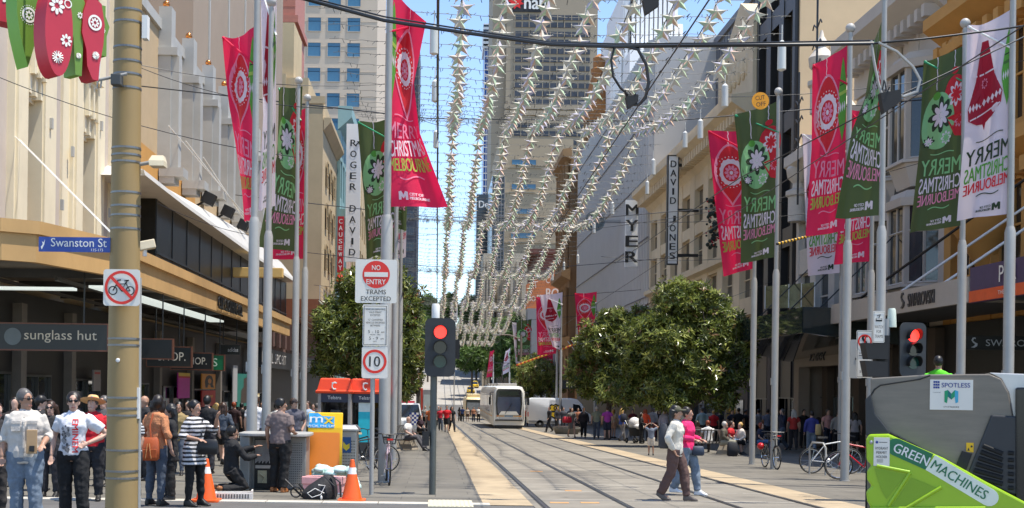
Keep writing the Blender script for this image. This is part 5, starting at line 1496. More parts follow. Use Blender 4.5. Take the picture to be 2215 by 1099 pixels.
mb = MB(); mb.ell((-.02, -.178, zt(780)), (.024, .01, .024), 8, 6); mb.box(.17, .23, -.06, .06, zt(85), zt(35)); mb.box(.15, .19, -.05, .05, zt(905), zt(838)); mb.build('fixing_plate', WHITE, t)
t2 = thing('street_sign', 'blue street name sign with white lettering mounted left of the ochre pole', 'sign', P(161, 529, 14.4))
a, c = P(84, 545, 14.4), P(239, 511, 14.4); w, h = c.x - a.x, .165
mb = MB(); mb.box(-w / 2, w / 2, 0, .012, -h / 2, h / 2); mb.build('plate', smat('street_blue', (44, 74, 156), rough=.4, var=.05), t2)
mb = MB(); mb.text('Swanston St', (.05, -.004, .022), UX, UZ, w * .78, .095, 0, bold=.012); mb.text('135-173', (w * .32, -.004, -.058), UX, UZ, .13, .03)
mb.shape([(-w * .47, -.03), (-w * .44, .0), (-w * .455, .03), (-w * .43, .02), (-w * .41, .055), (-w * .42, .0), (-w * .44, -.035), (-w * .455, -.06)], (0, -.004, 0), UX, UZ); mb.build('lettering', WHITE, t2)
mb = MB(); mb.box(w / 2 - .03, w / 2 + .1, .012, .05, -.06, .06); mb.build('bracket', STEEL, t2)
def art_bike(mb, w, h):
    mb.ringshape((0, 0), .385 * w, .46 * w, O(1), UX, UZ, 1)
    for cx in (-.235, .235): mb.ringshape((cx * w, -.085 * w), .095 * w, .125 * w, O(), UX, UZ, 0, 24)
    for p in ([(-.235, -.085), (-.13, .1), (.1, .1), (.0, -.1), (-.14, .09)], [(.0, -.1), (.235, -.085), (.12, .12)], [(.1, .1), (.16, .19)], [(.08, .19), (.2, .2)], [(-.13, .1), (-.1, .2), (-.02, .21)]):
        mb.path([(x * w, -.006, y * w) for x, y in p], .016 * w, 4)
    s_ = .03; mb.shape([(x * w, y * w) for x, y in ((-.3 - s_, .3 - s_), (-.3 + s_, .3 + s_), (.3 + s_, -.3 + s_), (.3 - s_, -.3 - s_))], O(2), UX, UZ, 1)
sgn('no_bicycles_sign', 'square white sign with a struck through black bicycle on the ochre pole', 223, 583, 303, 661, 14.22, art_bike, r=.035)
t = thing('street_lamp', 'small beige flood lamp on an arm right of the ochre pole', 'lamp', P(290, 358, 14.5))
mb = MB(); mb.tube((0, 0, 0), (.25, -.05, .04), .022, n=8); mb.box(-.05, .03, -.06, .04, -.06, .06); mb.build('arm', GALV, t)
mb = MB(); mb.rings([[V((.2, -.14, -.02)), V((.36, -.14, -.02)), V((.36, .06, -.02)), V((.2, .06, -.02))], [V((.19, -.13, .04)), V((.36, -.13, .04)), V((.36, .05, .04)), V((.19, .05, .04))], [V((.22, -.1, .1)), V((.345, -.1, .1)), V((.345, .02, .1)), V((.22, .02, .1))]]); mb.build('lamp_head', smat('lamp_beige', (214, 200, 170), rough=.5), t)
t = thing('radio_bracket', 'grey antenna bracket with a box and thin white aerial left of the ochre pole', 'antenna', P(262, 172, 14.3))
mb = MB(); mb.path([(.08, -.06, .05), (-.21, -.1, -.03)], .018, 8); mb.path([(-.2, -.1, -.02), (-.235, -.1, -.06), (-.235, -.1, -.12), (-.2, -.1, -.12), (-.19, -.1, -.03)], .01, 6); mb.build('arm', GALV, t)
mb = MB(); mb.box(-.08, .03, -.15, -.02, -.09, .03); mb.build('control_box', mat('box_dark', (.07, .075, .075), rough=.5), t, bevel=.008)
mb = MB(); mb.tube((-.22, -.1, -.02), (-.2, -.1, .34), .008, n=6); mb.build('aerial', WHITE, t)
t = thing('security_camera', 'beige security camera on a bracket right of the ochre pole above the canopy', 'camera', P(318, 540, 29))
mb = MB(); M = Matrix.Rotation(R(-14), 3, 'Y') @ Matrix.Rotation(R(15), 3, 'Z'); mb.obox((.0, 0, .1), (.36, .2, .2), M); mb.build('housing', smat('lamp_beige', (214, 200, 170)), t, bevel=.02)
mb = MB(); mb.tube((-.05, 0, -.15), (-.05, 0, .02), .05, n=8); mb.build('mount', WHITE, t)
# ================================================================ traffic lights
LRED = mat('red_lamp', (.7, .03, .02), rough=.3, var=0, emit=(1, .03, .02, 1.7)); LDARK = mat('dark_lens', (.012, .012, .01), rough=.15, var=0); LGRN = mat('unlit_green_lens', (.005, .05, .04), rough=.2, var=0)
BOARD = mat('backing_board', (.028, .029, .03), rough=.5, var=.1)
def signal(t, w, h, rl, yaw=0., off=(0, 0, 0), dim=1.):
    M = Matrix.Rotation(yaw, 4, 'Z'); M.translation = V(off)
    xf = lambda p: M @ p
    mb = MB(xf); mb.prism(rrect(w, h, w * .22, 6), (0, 0, 0), UX, UZ, .02); mb.build('backing_board', BOARD, t)
    mb = MB(xf); mb.box(-w * .26, w * .26, .02, .24, -h * .42, h * .42); mb.build('lamp_housing', BLACKP, t)
    for i, (z, m) in enumerate(((h * .26, LRED), (0, LDARK), (-h * .24, LGRN))):
        mb = MB(xf); mb.prism(circ(0, z, rl, 24), (0, -.012, 0), UX, UZ, .011); l = mb.build('lens', m, t)
        mb = MB(xf); n = 20; rsx = []
        for j in range(n + 1):
            a = R(-30 + 240 * j / n); ln = .19 * (1 - .55 * abs(j / n - .5) * 2)
            rsx.append([V(((rl + e) * math.cos(a), y, z + (rl + e) * math.sin(a))) for e, y in ((.004, 0), (.012, 0), (.012, -ln), (.004, -ln))])
        mb.rings(rsx, 0, True); mb.build('visor', BLACK, l)
dS = gd(935, 1070); b = G(935, dS)
t = thing('traffic_light', 'traffic light with a lit red lamp on a dark grey post left of the tracks', 'traffic light', b)
mb = MB(); mb.lathe([(.062, 0), (.062, zz(700, dS, 940) - b.z)], n=14); mb.build('post', mat('post_dark', (.1, .11, .1), rough=.5, metal=.3, var=.15), t, smooth=40)
zc = zz(752, dS, 952) - b.z; xc = P(952, 752, dS).x - b.x
signal(t, .56, 1.07, .115, off=(xc, -.16, zc))
mb = MB(); mb.lathe([(.075, zz(690, dS, 942) - b.z), (.075, zz(662, dS, 942) - b.z), (.06, zz(657, dS, 942) - b.z)], (.02, 0, 0), n=16); mb.build('white_cap', WHITE, t, smooth=40)
mb = MB(); mb.box(xc + .22, xc + .36, .0, .3, zc - .2, zc + .15); mb.build('side_lamp', BLACKP, t)
mb = MB(); mb.box(-.2, -.07, -.08, .06, .9, 1.16); mb.build('push_button_box', BLACKP, t)
dR = 23.5; b = G(1912, dR)
t = thing('traffic_light', 'traffic light with a lit red lamp on the right behind the sweeper', 'traffic light', b)
mb = MB(); mb.lathe([(.065, 0), (.065, zz(690, dR, 1925) - b.z)], n=14); mb.build('post', GALV, t, smooth=40)
zc = zz(757, dR, 1968) - b.z; xc = P(1968, 757, dR).x - b.x
signal(t, .52, .98, .115, yaw=R(12), off=(xc, -.16, zc))
mb = MB(); q = P(1929, 690, dR); mb.lathe([(.085, zz(708, dR, 1929) - b.z), (.07, zz(672, dR, 1929) - b.z), (.055, zz(667, dR, 1929) - b.z)], (q.x - b.x, 0, 0), n=16); mb.build('white_cap', smat('cap_mint', (206, 216, 200)), t, smooth=40)
mb = MB()
for py in (757, 795):
    q = P(1880, py, dR); mb.prism([(-.16, .12), (.26, .1), (.26, -.17), (-.1, -.17)], (q.x - b.x, -.25, q.z - b.z), UX, UZ, .3)
q = P(1905, 776, dR); mb.box(q.x - b.x - .08, q.x - b.x + .12, -.12, .2, q.z - b.z - .42, q.z - b.z + .42); mb.build('side_signal', BLACKP, t)
def art_watch(mb, w, h):
    for x0, x1, y0, y1 in ((-.45, .45, .465, .472), (-.45, .45, -.472, -.465), (-.45, -.43, -.465, .465), (.43, .45, -.465, .465)): mb.box(x0 * w, x1 * w, -.007, -.004, y0 * h, y1 * h)
    mb.box(-.27 * w, .27 * w, -.006, -.004, .17 * h, .27 * h); mb.box(-.22 * w, .22 * w, -.01, -.007, .225 * h, .26 * h, 2); mb.path([(-.15 * w, -.005, .35 * h), (.1 * w, -.005, .39 * h), (0, -.005, .28 * h)], .008, 4)
    for i, tx in enumerate(('WATCH', 'FOR', 'TRAMS')): mb.text(tx, O() - UZ * h * (.0 + .15 * i), UX, UZ, w * (.72 if i != 1 else .4), h * .1)
t = sgn('tram_warning_sign', 'tall white sign with a tram symbol and watch for trams wording', 1888, 673, 1914, 741, 22.9, art_watch, r=.02)
def art_stop(mb, w, h):
    mb.ringshape((0, .27 * h), .34 * w, .43 * w, O(1), UX, UZ, 1); mb.text('S', O() + UZ * .27 * h, UX, UZ, .34 * w, .26 * h, 0, bold=.04)
    mb.shape([(-.1 * w, .13 * h), (-.02 * w, .13 * h), (.1 * w, .41 * h), (.02 * w, .41 * h)], O(2), UX, UZ, 1)
    for y in (.02, -.03): mb.box(-.35 * w, .35 * w, -.006, -.004, y * h - .006 * h, y * h + .006 * h)
    mb.text('5-9AM', O() - UZ * .37 * h, UX, UZ, .6 * w, .05 * h)
    for x0, x1, y0, y1 in ((-.47, .47, .475, .482), (-.47, .47, -.482, -.475), (-.47, -.45, -.475, .475), (.45, .47, -.475, .475)): mb.box(x0 * w, x1 * w, -.007, -.004, y0 * h, y1 * h)
sgn('no_stopping_sign', 'white sign with a struck through letter S beside the right traffic light', 1852, 715, 1888, 817, 24.3, art_stop, r=.03)
t = sgn('blank_sign', 'bare grey back of a sign plate left of the no stopping sign', 1838, 735, 1866, 818, 24.8, lambda mb, w, h: mb.box(-.02, .02, -.01, -.004, -.02, .02), m=GALV, r=.04)
# ================================================================ big hanging ornaments, top left
ORED, OGRN = smat('ornament_red', (206, 22, 48), rough=.45, var=.06), smat('ornament_green', (120, 176, 40), rough=.45, var=.06)
OW = smat('ornament_white', (240, 236, 226), rough=.5, var=.03); OPK = smat('ornament_pink', (226, 110, 130), rough=.5)
def ornament(px, py, w, h, d, poly, m, face, label, yaw=R(48), dep=.2, arts=()):
    """flat sided 3-D ornament: front face turned away to the right, thick side towards the viewer's left"""
    t = thing('hanging_ornament', label, 'ornament', P(px, py, d), 0, 'big hanging ornaments at top left')
    ux = V((math.cos(yaw), math.sin(yaw), 0))
    mb = MB(); mb.prism([(x * w, y * h) for x, y in poly], (0, 0, 0), ux, UZ, dep, 1, 0)
    mb.build('body', [m, face], t, smooth=30)
    n = ux.cross(UZ)
    mb = MB()
    for cx, cy, r, kind in arts:
        o = n * .006
        if kind == 'dots':
            for j in range(24):
                a = 2 * math.pi * j / 24; mb.shape(circ((cx + r * math.cos(a)) * w, cy * h + r * w * 1.0 * math.sin(a), .02 * w, 6), o, ux, UZ)
        elif kind == 'ring':
            mb.ringshape((cx * w, cy * h), r * w * .72, r * w, o, ux, UZ, 0, 30)
        elif kind == 'flower':
            for j in range(8):
                a = 2 * math.pi * j / 8
                mb.shape([((cx + r * (.62 + .34 * math.cos(tt)) * math.cos(a) - r * .2 * math.sin(tt) * math.sin(a)) * w, cy * h + w * r * ((.62 + .34 * math.cos(tt)) * math.sin(a) + .2 * math.sin(tt) * math.cos(a))) for tt in [k * math.pi / 4 for k in range(8)]], o, ux, UZ)
        else:
            for j in range(14):
                a = 2 * math.pi * j / 14; mb.path([V(o) + ux * (cx * w + .2 * r * w * math.cos(a)) + UZ * (cy * h + .2 * r * w * math.sin(a)), V(o) + ux * (cx * w + r * w * math.cos(a)) + UZ * (cy * h + r * w * math.sin(a))], .006, 3)
    mb.build('pattern', OW, t, recalc=False)
    mb = MB(); mb.tube(ux * 0 - n * dep / 2 + V((0, 0, h * .45)), -n * dep / 2 + V((0, 0, h * .45 + 1.2)), .012, n=5); mb.build('wire', BLACK, t)
OGF = smat('ornament_green_face', (104, 140, 50), rough=.5, var=.06); ORF = smat('ornament_red_face', (186, 44, 62), rough=.5, var=.06)
ld = [(0, -.5), (.14, -.36), (.34, -.14), (.46, .08), (.48, .28), (.36, .42), (.16, .5), (-.16, .5), (-.36, .42), (-.48, .28), (-.46, .08), (-.34, -.14), (-.14, -.36)]
ornament(12, -8, .3, .5, 12.6, [(.5, -.5), (.2, -.1), (.5, .4), (-.2, .5), (-.5, .1), (-.4, -.5)], ORED, ORF, 'red ornament cut off at the top left corner', arts=[(.1, .0, .3, 'flower')])
ornament(62, 48, .26, .84, 12.2, ld, OGRN, OGF, 'green pointed drop ornament with a white medallion at top left', arts=[(0, .08, .34, 'dots'), (0, .08, .28, 'ring'), (0, .08, .18, 'flower')])
ornament(92, 14, .2, .42, 12.7, [(-.5, -.5), (.5, -.5), (.3, .1), (.5, .5), (-.5, .5)], OGRN, OGF, 'small green ornament between the green drop and the red egg', arts=[(0, .1, .25, 'flower')])
ornament(128, 64, .29, .86, 12, circ(0, 0, .5, 30), ORED, ORF, 'large red egg shaped ornament with white flowers at top left', arts=[(-.1, .25, .3, 'flower'), (.25, -.1, .22, 'flower'), (-.05, -.3, .2, 'rays'), (.3, .3, .14, 'ring')])
ornament(170, 58, .27, .92, 12.3, [(-.1, -.5), (.15, -.5), (.2, -.1), (.5, .1), (0, .42), (.1, .5), (-.4, .5), (-.3, .25), (-.5, .1), (-.2, -.12)], OGRN, OGF, 'green zigzag tree ornament right of the red egg', arts=[(.05, .12, .13, 'flower'), (0, -.3, .1, 'rays')])
ornament(202, 84, .25, .78, 12.4, [(.0, -.5), (.25, -.5), (.3, -.3), (.45, -.05), (.5, .2), (.35, .45), (.1, .5), (-.25, .5), (-.45, .3), (-.5, .05), (-.3, -.15), (-.25, -.35), (-.1, -.45)], ORED, ORF, 'red bell ornament lowest at top left', arts=[(.05, .2, .3, 'ring'), (.05, .2, .2, 'flower'), (.1, -.2, .15, 'rays')])
ornament(222, 66, .16, .5, 12.9, [(-.5, -.5), (.3, -.5), (.3, -.1), (.5, .1), (.2, .3), (.2, .5), (-.5, .5)], OGRN, OGF, 'small green ornament behind the red bell', arts=[(0, 0, .2, 'flower')])
# ================================================================ wheels and cars
def wheel(mb_parent, c, r, w, axis='X', spokes=0, name='wheel'):
    """tyre + rim, axle along x"""
    mb = MB(); prof = [(r * .62, -w / 2), (r * .95, -w / 2), (r, -w * .3), (r, w * .3), (r * .95, w / 2), (r * .62, w / 2)]
    f = (lambda p: V((p.z, p.x, p.y))) if axis == 'X' else (lambda p: V((p.x, p.z, p.y)))
    mb.xf = f; mb.lathe(prof, n=20)
    t = mb.build(name, BLACKP, mb_parent, smooth=40, loc=c)
    mb = MB(f); mb.lathe([(r * .1, -w * .52), (r * .6, -w * .46), (r * .63, -w * .3), (r * .63, w * .3), (r * .6, w * .46), (r * .1, w * .52)], n=16)
    mb.build('rim', STEEL, t, smooth=30)
    return t
def car(name, label, cat, x, y, col, rz=0., L=4.5, Wd=1.8, H=1.45, suv=False, group=None, z=None):
    """front towards -y"""
    t = thing(name, label, cat, (x, y, gz(y) if z is None else z), rz, group)
    w = Wd / 2; hb = .82 if not suv else .98
    def sec(yy, zb, zt, ww): return [V((-ww, yy, zb)), V((ww, yy, zb)), V((ww * 1.02, yy, (zb + zt) / 2)), V((ww * .93, yy, zt)), V((-ww * .93, yy, zt)), V((-ww * 1.02, yy, (zb + zt) / 2))]
    mb = MB(); mb.rings([sec(-L / 2, .35, .62, w * .8), sec(-L / 2 + .12, .22, .72, w * .95), sec(-L / 4, .2, hb - .02, w), sec(L / 4, .2, hb + .06, w), sec(L / 2 - .12, .24, hb + .04, w * .95), sec(L / 2, .38, hb - .1, w * .85)])
    yb = L * .42 if suv else L * .34
    mb.rings([[V((-w * .92, -L * .2, hb - .05)), V((w * .92, -L * .2, hb - .05)), V((w * .92, yb, hb)), V((-w * .92, yb, hb))], [V((-w * .76, -L * .05, H)), V((w * .76, -L * .05, H)), V((w * .76, yb - (.15 if suv else .45), H)), V((-w * .76, yb - (.15 if suv else .45), H))]])
    mb.build('body', col, t, smooth=35, bevel=.03)
    g = lambda *q: q
    for nm, a, b, c, d in (('windscreen', (-w * .86, -L * .2 - .0, hb), (w * .86, -L * .2, hb), (w * .72, -L * .06, H - .06), (-w * .72, -L * .06, H - .06)),):
        mb = MB(); mb.quad(*[V(q) + V((0, -.035, .02)) for q in (a, b, c, d)]); mb.build(nm, DARKGLASS, t)
    yr = yb - (.15 if suv else .45)
    mb = MB(); mb.quad(*[V(q) + V((0, .03, .01)) for q in ((-w * .82, yb, hb + .08), (w * .82, yb, hb + .08), (w * .7, yr + .02, H - .08), (-w * .7, yr + .02, H - .08))]); mb.build('rear_window', DARKGLASS, t)
    for s in (-1, 1):
        mb = MB(); mb.quad(*[V((s * (q[0] + .02), q[1], q[2])) for q in ((w * .9, -L * .17, hb + .03), (w * .9, yb - .12, hb + .06), (w * .775, yr - .08, H - .07), (w * .775, -L * .03, H - .07))]); mb.build('side_window', DARKGLASS, t)
        mb = MB(); mb.box(s * w * .62 - .18, s * w * .62 + .18, -L / 2 - .01, -L / 2 + .12, .55, .68); mb.build('headlight', CHROME, t)
        mb = MB(); mb.box(s * w * .78 - .12, s * w * .78 + .12, L / 2 - .14, L / 2 - .02, hb - .3, hb - .06); mb.build('tail_light', smat('tail_red', (170, 20, 20), rough=.2), t)
        for yy in (-L * .31, L * .3): wheel(t, (s * (w - .1), yy, .33), .33 if not suv else .36, .22)
    return t
WCAR = smat('car_white', (236, 236, 234), rough=.25, var=.02, coat=.5); YCAR = smat('taxi_yellow', (246, 196, 24), rough=.3, var=.02, coat=.5)
for i, (px, d, lb) in enumerate(((1018, 294, 'yellow taxi cab nearest, just behind the older tram'), (1027, 312, 'yellow taxi cab farther up the hill behind the first one'))):
    p = G(px, d); t = car('taxi', lb, 'taxi', p.x, d, YCAR, group='yellow taxis on the hill')
    mb = MB(); mb.box(-.4, .4, -.2, .05, 1.47, 1.68); mb.build('roof_sign', smat('taxi_sign', (240, 220, 120)), t)
for i, (px, d, c, lb) in enumerate(((992, 470, (.05, .05, .06), 'dark car far up the hill road in tree shade'), (1002, 440, (.5, .5, .5), 'silver car far up the hill road in tree shade'), (990, 400, (.7, .7, .7), 'white car on the hill road left of the trees'), (1046, 330, (.03, .03, .04), 'black car on the shaded hill lane above the tram'), (1056, 300, (.1, .11, .13), 'dark grey car on the hill lane just above the tram roof'))):
    p = G(px, d); car('car', lb, 'car', p.x, d, mat('car_paint%d' % i, c, rough=.3, coat=.5), group='cars up the hill')
p = G(874, 76)
PC = car('police_car', 'white police four wheel drive with blue chequered rear beyond the seated man', 'police car', p.x, 76, WCAR, rz=math.pi + R(6), L=4.8, Wd=1.9, H=1.85, suv=True)
mb = MB()
for i in range(4):
    for j in range(6): mb.box(-.62 + i * .13, -.49 + i * .13, 2.41, 2.425, .62 + j * .12, .74 + j * .12, (i + j) % 2)
mb.build('checker_panel', [smat('police_blue', (30, 50, 130)), WHITE], PC)
mb = MB(); mb.box(-.6, .6, -.3, .05, 1.86, 1.98); mb.build('light_bar', smat('light_bar_red', (180, 30, 60), rough=.2), PC)
# ================================================================ trams
CRM = smat('tram_white', (232, 230, 220), rough=.3, var=.03, coat=.3); TGREY = smat('tram_grey', (172, 168, 164), rough=.35, var=.04); TBLK = mat('tram_black', (.015, .016, .018), rough=.15, var=0, spec=.7)
def tramsec(y, e, zt, zb=.28, w=1.32):
    w -= e
    return [V((-w * .96, y, zb)), V((w * .96, y, zb)), V((w, y, zb + .5)), V((w, y, 1.4)), V((w * .97, y, zt - .45)), V((w * .82, y, zt - .08 - e * .3)), V((w * .6, y, zt - e * .5)), V((-w * .6, y, zt - e * .5)), V((-w * .82, y, zt - .08 - e * .3)), V((-w * .97, y, zt - .45)), V((-w, y, 1.4)), V((-w, y, zb + .5))]
p = G(1101, 103)
TR = thing('tram', 'modern white and grey tram with a big black windscreen coming down the right hand track', 'tram', (5.75, 103, gz(103)))
LT = 29.
mb = MB(); mb.rings([tramsec(0, .16, 3.25), tramsec(.1, .06, 3.34), tramsec(.5, 0, 3.4), tramsec(LT, 0, 3.4)])
mb.build('body', [CRM], TR, smooth=35)
mb = MB(); mb.prism([(-.98, 1.08), (.98, 1.08), (1.06, 2.0), (1.0, 3.0), (.86, 3.16), (-.86, 3.16), (-1.0, 3.0), (-1.06, 2.0)], (0, -.03, 0), UX, UZ, .06); mb.build('windscreen', TBLK, TR, bevel=.01)
mb = MB(); mb.prism([(-.86, 1.2), (.86, 1.2), (.93, 1.95), (.88, 2.52), (-.88, 2.52), (-.93, 1.95)], (0, -.035, 0), UX, UZ, .004); mb.build('glass', mat('windscreen_glass', (.06, .08, .13), rough=.05, var=.3, scale=1, spec=.9), TR)
mb = MB(); mb.box(-.75, .75, -.045, -.036, 2.66, 2.98); mb.build('destination_display', mat('display_dark', (.02, .03, .015), rough=.3), TR)
mb = MB(); mb.prism([(-.8, 1.1), (.8, 1.1), (.6, 1.38), (-.6, 1.38)], (0, -.04, 0), UX, UZ, .003); mb.build('dashboard_panel', CRM, TR)
mb = MB(); mb.tube((-.3, -.05, 1.2), (.25, -.05, 2.05), .015, n=4); mb.build('wiper', BLACK, TR)
mb = MB(); mb.box(-1.08, 1.08, -.09, .05, .62, .74); mb.build('bumper', mat('bumper_black', (.03, .03, .03), rough=.5), TR, bevel=.02)
mb = MB(); mb.prism([(-1.08, .04), (1.08, .04), (1.12, .3), (-1.12, .3)], (0, .1, 0), UX, UZ, 3); mb.build('under_skirt', BLACK, TR)
mb = MB(); mb.box(-1.02, -.35, -.012, .06, .97, 1.03); mb.box(.35, 1.02, -.012, .06, .97, 1.03)
for s in (-1, 1): mb.box(s * 1.325 - .01, s * 1.325 + .01, .5, LT, .97, 1.03)
mb.build('orange_stripe', smat('tram_orange', (236, 170, 60)), TR)
mb = MB(); mb.box(-.32, .32, -.014, .0, .95, 1.05); mb.text('yarra', (0, -.016, 1.0), UX, UZ, .5, .07, 1); mb.build('name_plate', [smat('plate_blue', (120, 160, 190)), WHITE], TR)
for s in (-1, 1):
    mb = MB(); mb.xf = lambda q: V((q.x, q.z, q.y)); mb.lathe([(.09, -.03), (.09, .03)], (s * .88, .86, 0), 14); mb.build('headlight', CHROME, TR)
    mb = MB(); mb.box(s * .88 - .06, s * .88 + .06, -.02, .02, .98, 1.06); mb.build('indicator', smat('indicator_orange', (230, 120, 20)), TR)
    mb = MB(); mb.path([(s * 1.2, .2, 2.9), (s * 1.5, -.1, 2.85), (s * 1.52, -.1, 2.5)], .03, 6); mb.box(s * 1.52 - .09, s * 1.52 + .09, -.14, -.04, 1.9, 2.5); mb.build('mirror', BLACK, TR)
    for k in range(9):
        y0 = .9 + k * 3.1; x = s * 1.325
        mb = MB(); mb.box(x - .012, x + .012, y0, y0 + (1.1 if k == 0 else 1.7), 1.25, 2.75); mb.build('side_window', DARKGLASS, TR)
        if k: mb = MB(); mb.box(x - .014, x + .014, y0 + 1.85, y0 + 2.95, .45, 2.8, 0); mb.box(x - .018, x + .018, y0 + 2.3, y0 + 2.5, 1.5, 1.75, 1); mb.build('door', [TGREY, smat('door_red', (190, 40, 50))], TR)
mb = MB()
for y in (3, 9, 15, 21): mb.box(-.8, .8, y, y + 3.5, 3.38, 3.62)
mb.build('roof_unit', TGREY, TR, bevel=.05)
mb = MB(); mb.path([(0, 12, 3.6), (0, 10.4, 4.6), (0, 12, 5.45)], .04, 6); mb.path([(-.8, 12, 5.45), (.8, 12, 5.45)], .03, 6); mb.build('pantograph', BLACK, TR)
TO = thing('tram', 'older cream topped tram behind the modern one, with a dark front', 'tram', (5.6, 196, gz(196)))
mb = MB(); mb.rings([tramsec(0, .2, 3.0), tramsec(.25, .04, 3.2), tramsec(1, 0, 3.25), tramsec(16, 0, 3.25)]); mb.build('body', smat('old_tram_cream', (226, 208, 160), rough=.4), TO, smooth=35)
mb = MB(); mb.prism([(-1.15, .5), (1.15, .5), (1.15, 2.9), (-1.15, 2.9)], (0, -.02, 0), UX, UZ, .06); mb.build('front_panel', mat('old_tram_dark', (.04, .045, .04), rough=.4), TO)
mb = MB(); mb.prism([(-1.05, 1.3), (1.05, 1.3), (.95, 2.45), (-.95, 2.45)], (0, -.04, 0), UX, UZ, .01); mb.build('windscreen', mat('windscreen_pale', (.28, .31, .33), rough=.1, var=.3), TO)
mb = MB(); mb.box(-1.0, 1.0, 1, 8, 3.2, 3.75); mb.build('roof_box', smat('roof_cream', (222, 206, 166)), TO, bevel=.08)
for s in (-1, 1):
    mb = MB(); mb.box(s * .8 - .12, s * .8 + .12, -.05, 0, .7, .85); mb.build('headlight', CHROME, TO)
# ================================================================ delivery van
p = G(1208, 113)
VN = thing('delivery_van', 'white high roofed delivery van with a yellow and black shield on its side', 'van', (p.x, 113, p.z))
prof = [(-2.75, .35), (-2.75, 2.2), (-2.65, 2.5), (-2.4, 2.58), (1.0, 2.58), (1.5, 2.5), (1.95, 2.05), (2.25, 1.45), (2.7, 1.2), (2.78, .9), (2.78, .35)]
mb = MB(); mb.prism(prof, (0, -.98, 0), UX, UZ, 1.96); mb.build('body', WCAR, VN, bevel=.07, smooth=40)
mb = MB(); mb.prism([(1.15, 1.45), (2.0, 1.45), (1.72, 2.0), (1.15, 2.1)], (0, -.99, 0), UX, UZ, .004); mb.build('side_window', DARKGLASS, VN)
mb = MB(); mb.quad((2.3, -.8, 1.5), (2.3, .8, 1.5), (1.95, .75, 2.15), (1.95, -.75, 2.15)); mb.build('windscreen', DARKGLASS, VN)
mb = MB(); mb.box(-2.7, 2.7, -1.0, -.97, .42, .62); mb.build('side_rubbing_strip', smat('van_grey', (120, 120, 120)), VN)
for x in (-1.7, 1.75):
    for y in (-.88, .88): wheel(VN, (x, y, .34), .34, .24, axis='Y')
mb = MB(); mb.box(-2.78, -2.7, -.985, -.8, .95, 1.35); mb.build('tail_light', smat('tail_red', (170, 20, 20)), VN)
mb = MB(); sh = [(0, -.72), (.45, -.5), (.62, -.1), (.58, .45), (.4, .62), (.2, .55), (0, .66), (-.2, .55), (-.4, .62), (-.58, .45), (-.62, -.1), (-.45, -.5)]
mb.shape([(x - .35, y + 1.45) for x, y in sh], (0, -.99, 0), UX, UZ, 1); mb.shape([(x * .82 - .35, y * .8 + 1.45) for x, y in sh], (0, -.995, 0), UX, UZ, 0)
mb.box(-.8, .1, -1.002, -.998, 1.35, 1.5, 1); mb.shape(circ(-.35, 1.72, .2, 14), (0, -1.0, 0), UX, UZ, 1); mb.shape(circ(-.35, 1.72, .1, 14), (0, -1.004, 0), UX, UZ, 0)
mb.build('shield_emblem', [smat('emblem_yellow', (232, 190, 30)), BLACK], VN)
mb = MB(); mb.box(-.9, .95, -.985, -.982, .65, 2.4); mb.box(.93, .95, -.99, -.984, .65, 2.4); mb.build('sliding_door', WCAR, VN)
# ================================================================ street sweeper in the right foreground
dW = 12.6
oW = P(1875, 1000, dW); oW.z = gz(dW)
TH = R(20)
SW = thing('street_sweeper', 'lime green and grey street sweeper machine cut off at the lower right corner', 'sweeper', oW, -TH)
def q2(px, py):
    u, v = un(px, py); n = V((-math.sin(TH), -math.cos(TH), 0)); t = oW.dot(V((n.x, n.y, 0))) / (u / F * n.x + n.y)
    return ((u / F * t - oW.x) * math.cos(TH) - (t - oW.y) * math.sin(TH), EYE + v / F * t - oW.z)
def sw(name, pts, m, y, dep, bevel=0., mside=None):
    mb = MB(); mb.prism([q2(*p) for p in pts], (0, y, 0), UX, UZ, dep); return mb.build(name, m, SW, bevel=bevel)
SSTEEL = mat('sweeper_steel', (.2, .172, .135), rough=.42, metal=.12, var=.16, scale=2.5, stretch=(1, 1, 6)); LIME = mat('sweeper_lime', (.32, .52, .012), rough=.35, var=.05, coat=.3); SGREY = mat('sweeper_grey', (.03, .031, .033), rough=.5, var=.1)
sw('hopper', [(1883, 855), (1883, 818), (1935, 815), (2010, 810), (2140, 809), (2166, 820), (2182, 850), (2192, 905), (2192, 1250), (1878, 1250), (1874, 940)], SSTEEL, 0, 1.1, .012)
sw('roof_edge', [(2140, 806), (2300, 812), (2300, 1000), (2192, 1000), (2192, 905), (2182, 850), (2166, 820)], mat('sweeper_pale', (.6, .59, .56), rough=.3, metal=.3), .03, 1.0, .01)
sw('corner_guard', [(1872, 864), (1884, 852), (1893, 895), (1925, 936), (1925, 942), (1873, 942)], SGREY, -.05, 1.15, .008)
sw('lime_panel', [(1874, 950), (1880, 939), (1922, 938), (1935, 944), (2040, 990), (2130, 1040), (2215, 1084), (2330, 1140), (2330, 1300), (1876, 1300), (1876, 1110), (1884, 1096), (1876, 1082), (1874, 1062), (1886, 1050), (1876, 1036), (1876, 1016), (1886, 1006), (1875, 994)], LIME, -.1, .9, .02)
sw('grille_housing', [(2144, 897), (2204, 901), (2212, 1075), (2180, 1066), (2094, 1022)], SGREY, -.04, .3, .015)
sw('cab_edge', [(2196, 838), (2330, 838), (2330, 1100), (2196, 1085)], mat('cab_black', (.012, .013, .014), rough=.2), -.06, .9, .02)
sw('control_panel', [(2067, 1008), (2081, 974), (2103, 980), (2090, 1016)], BLACKP, -.03, .04, .006)
mb = MB()
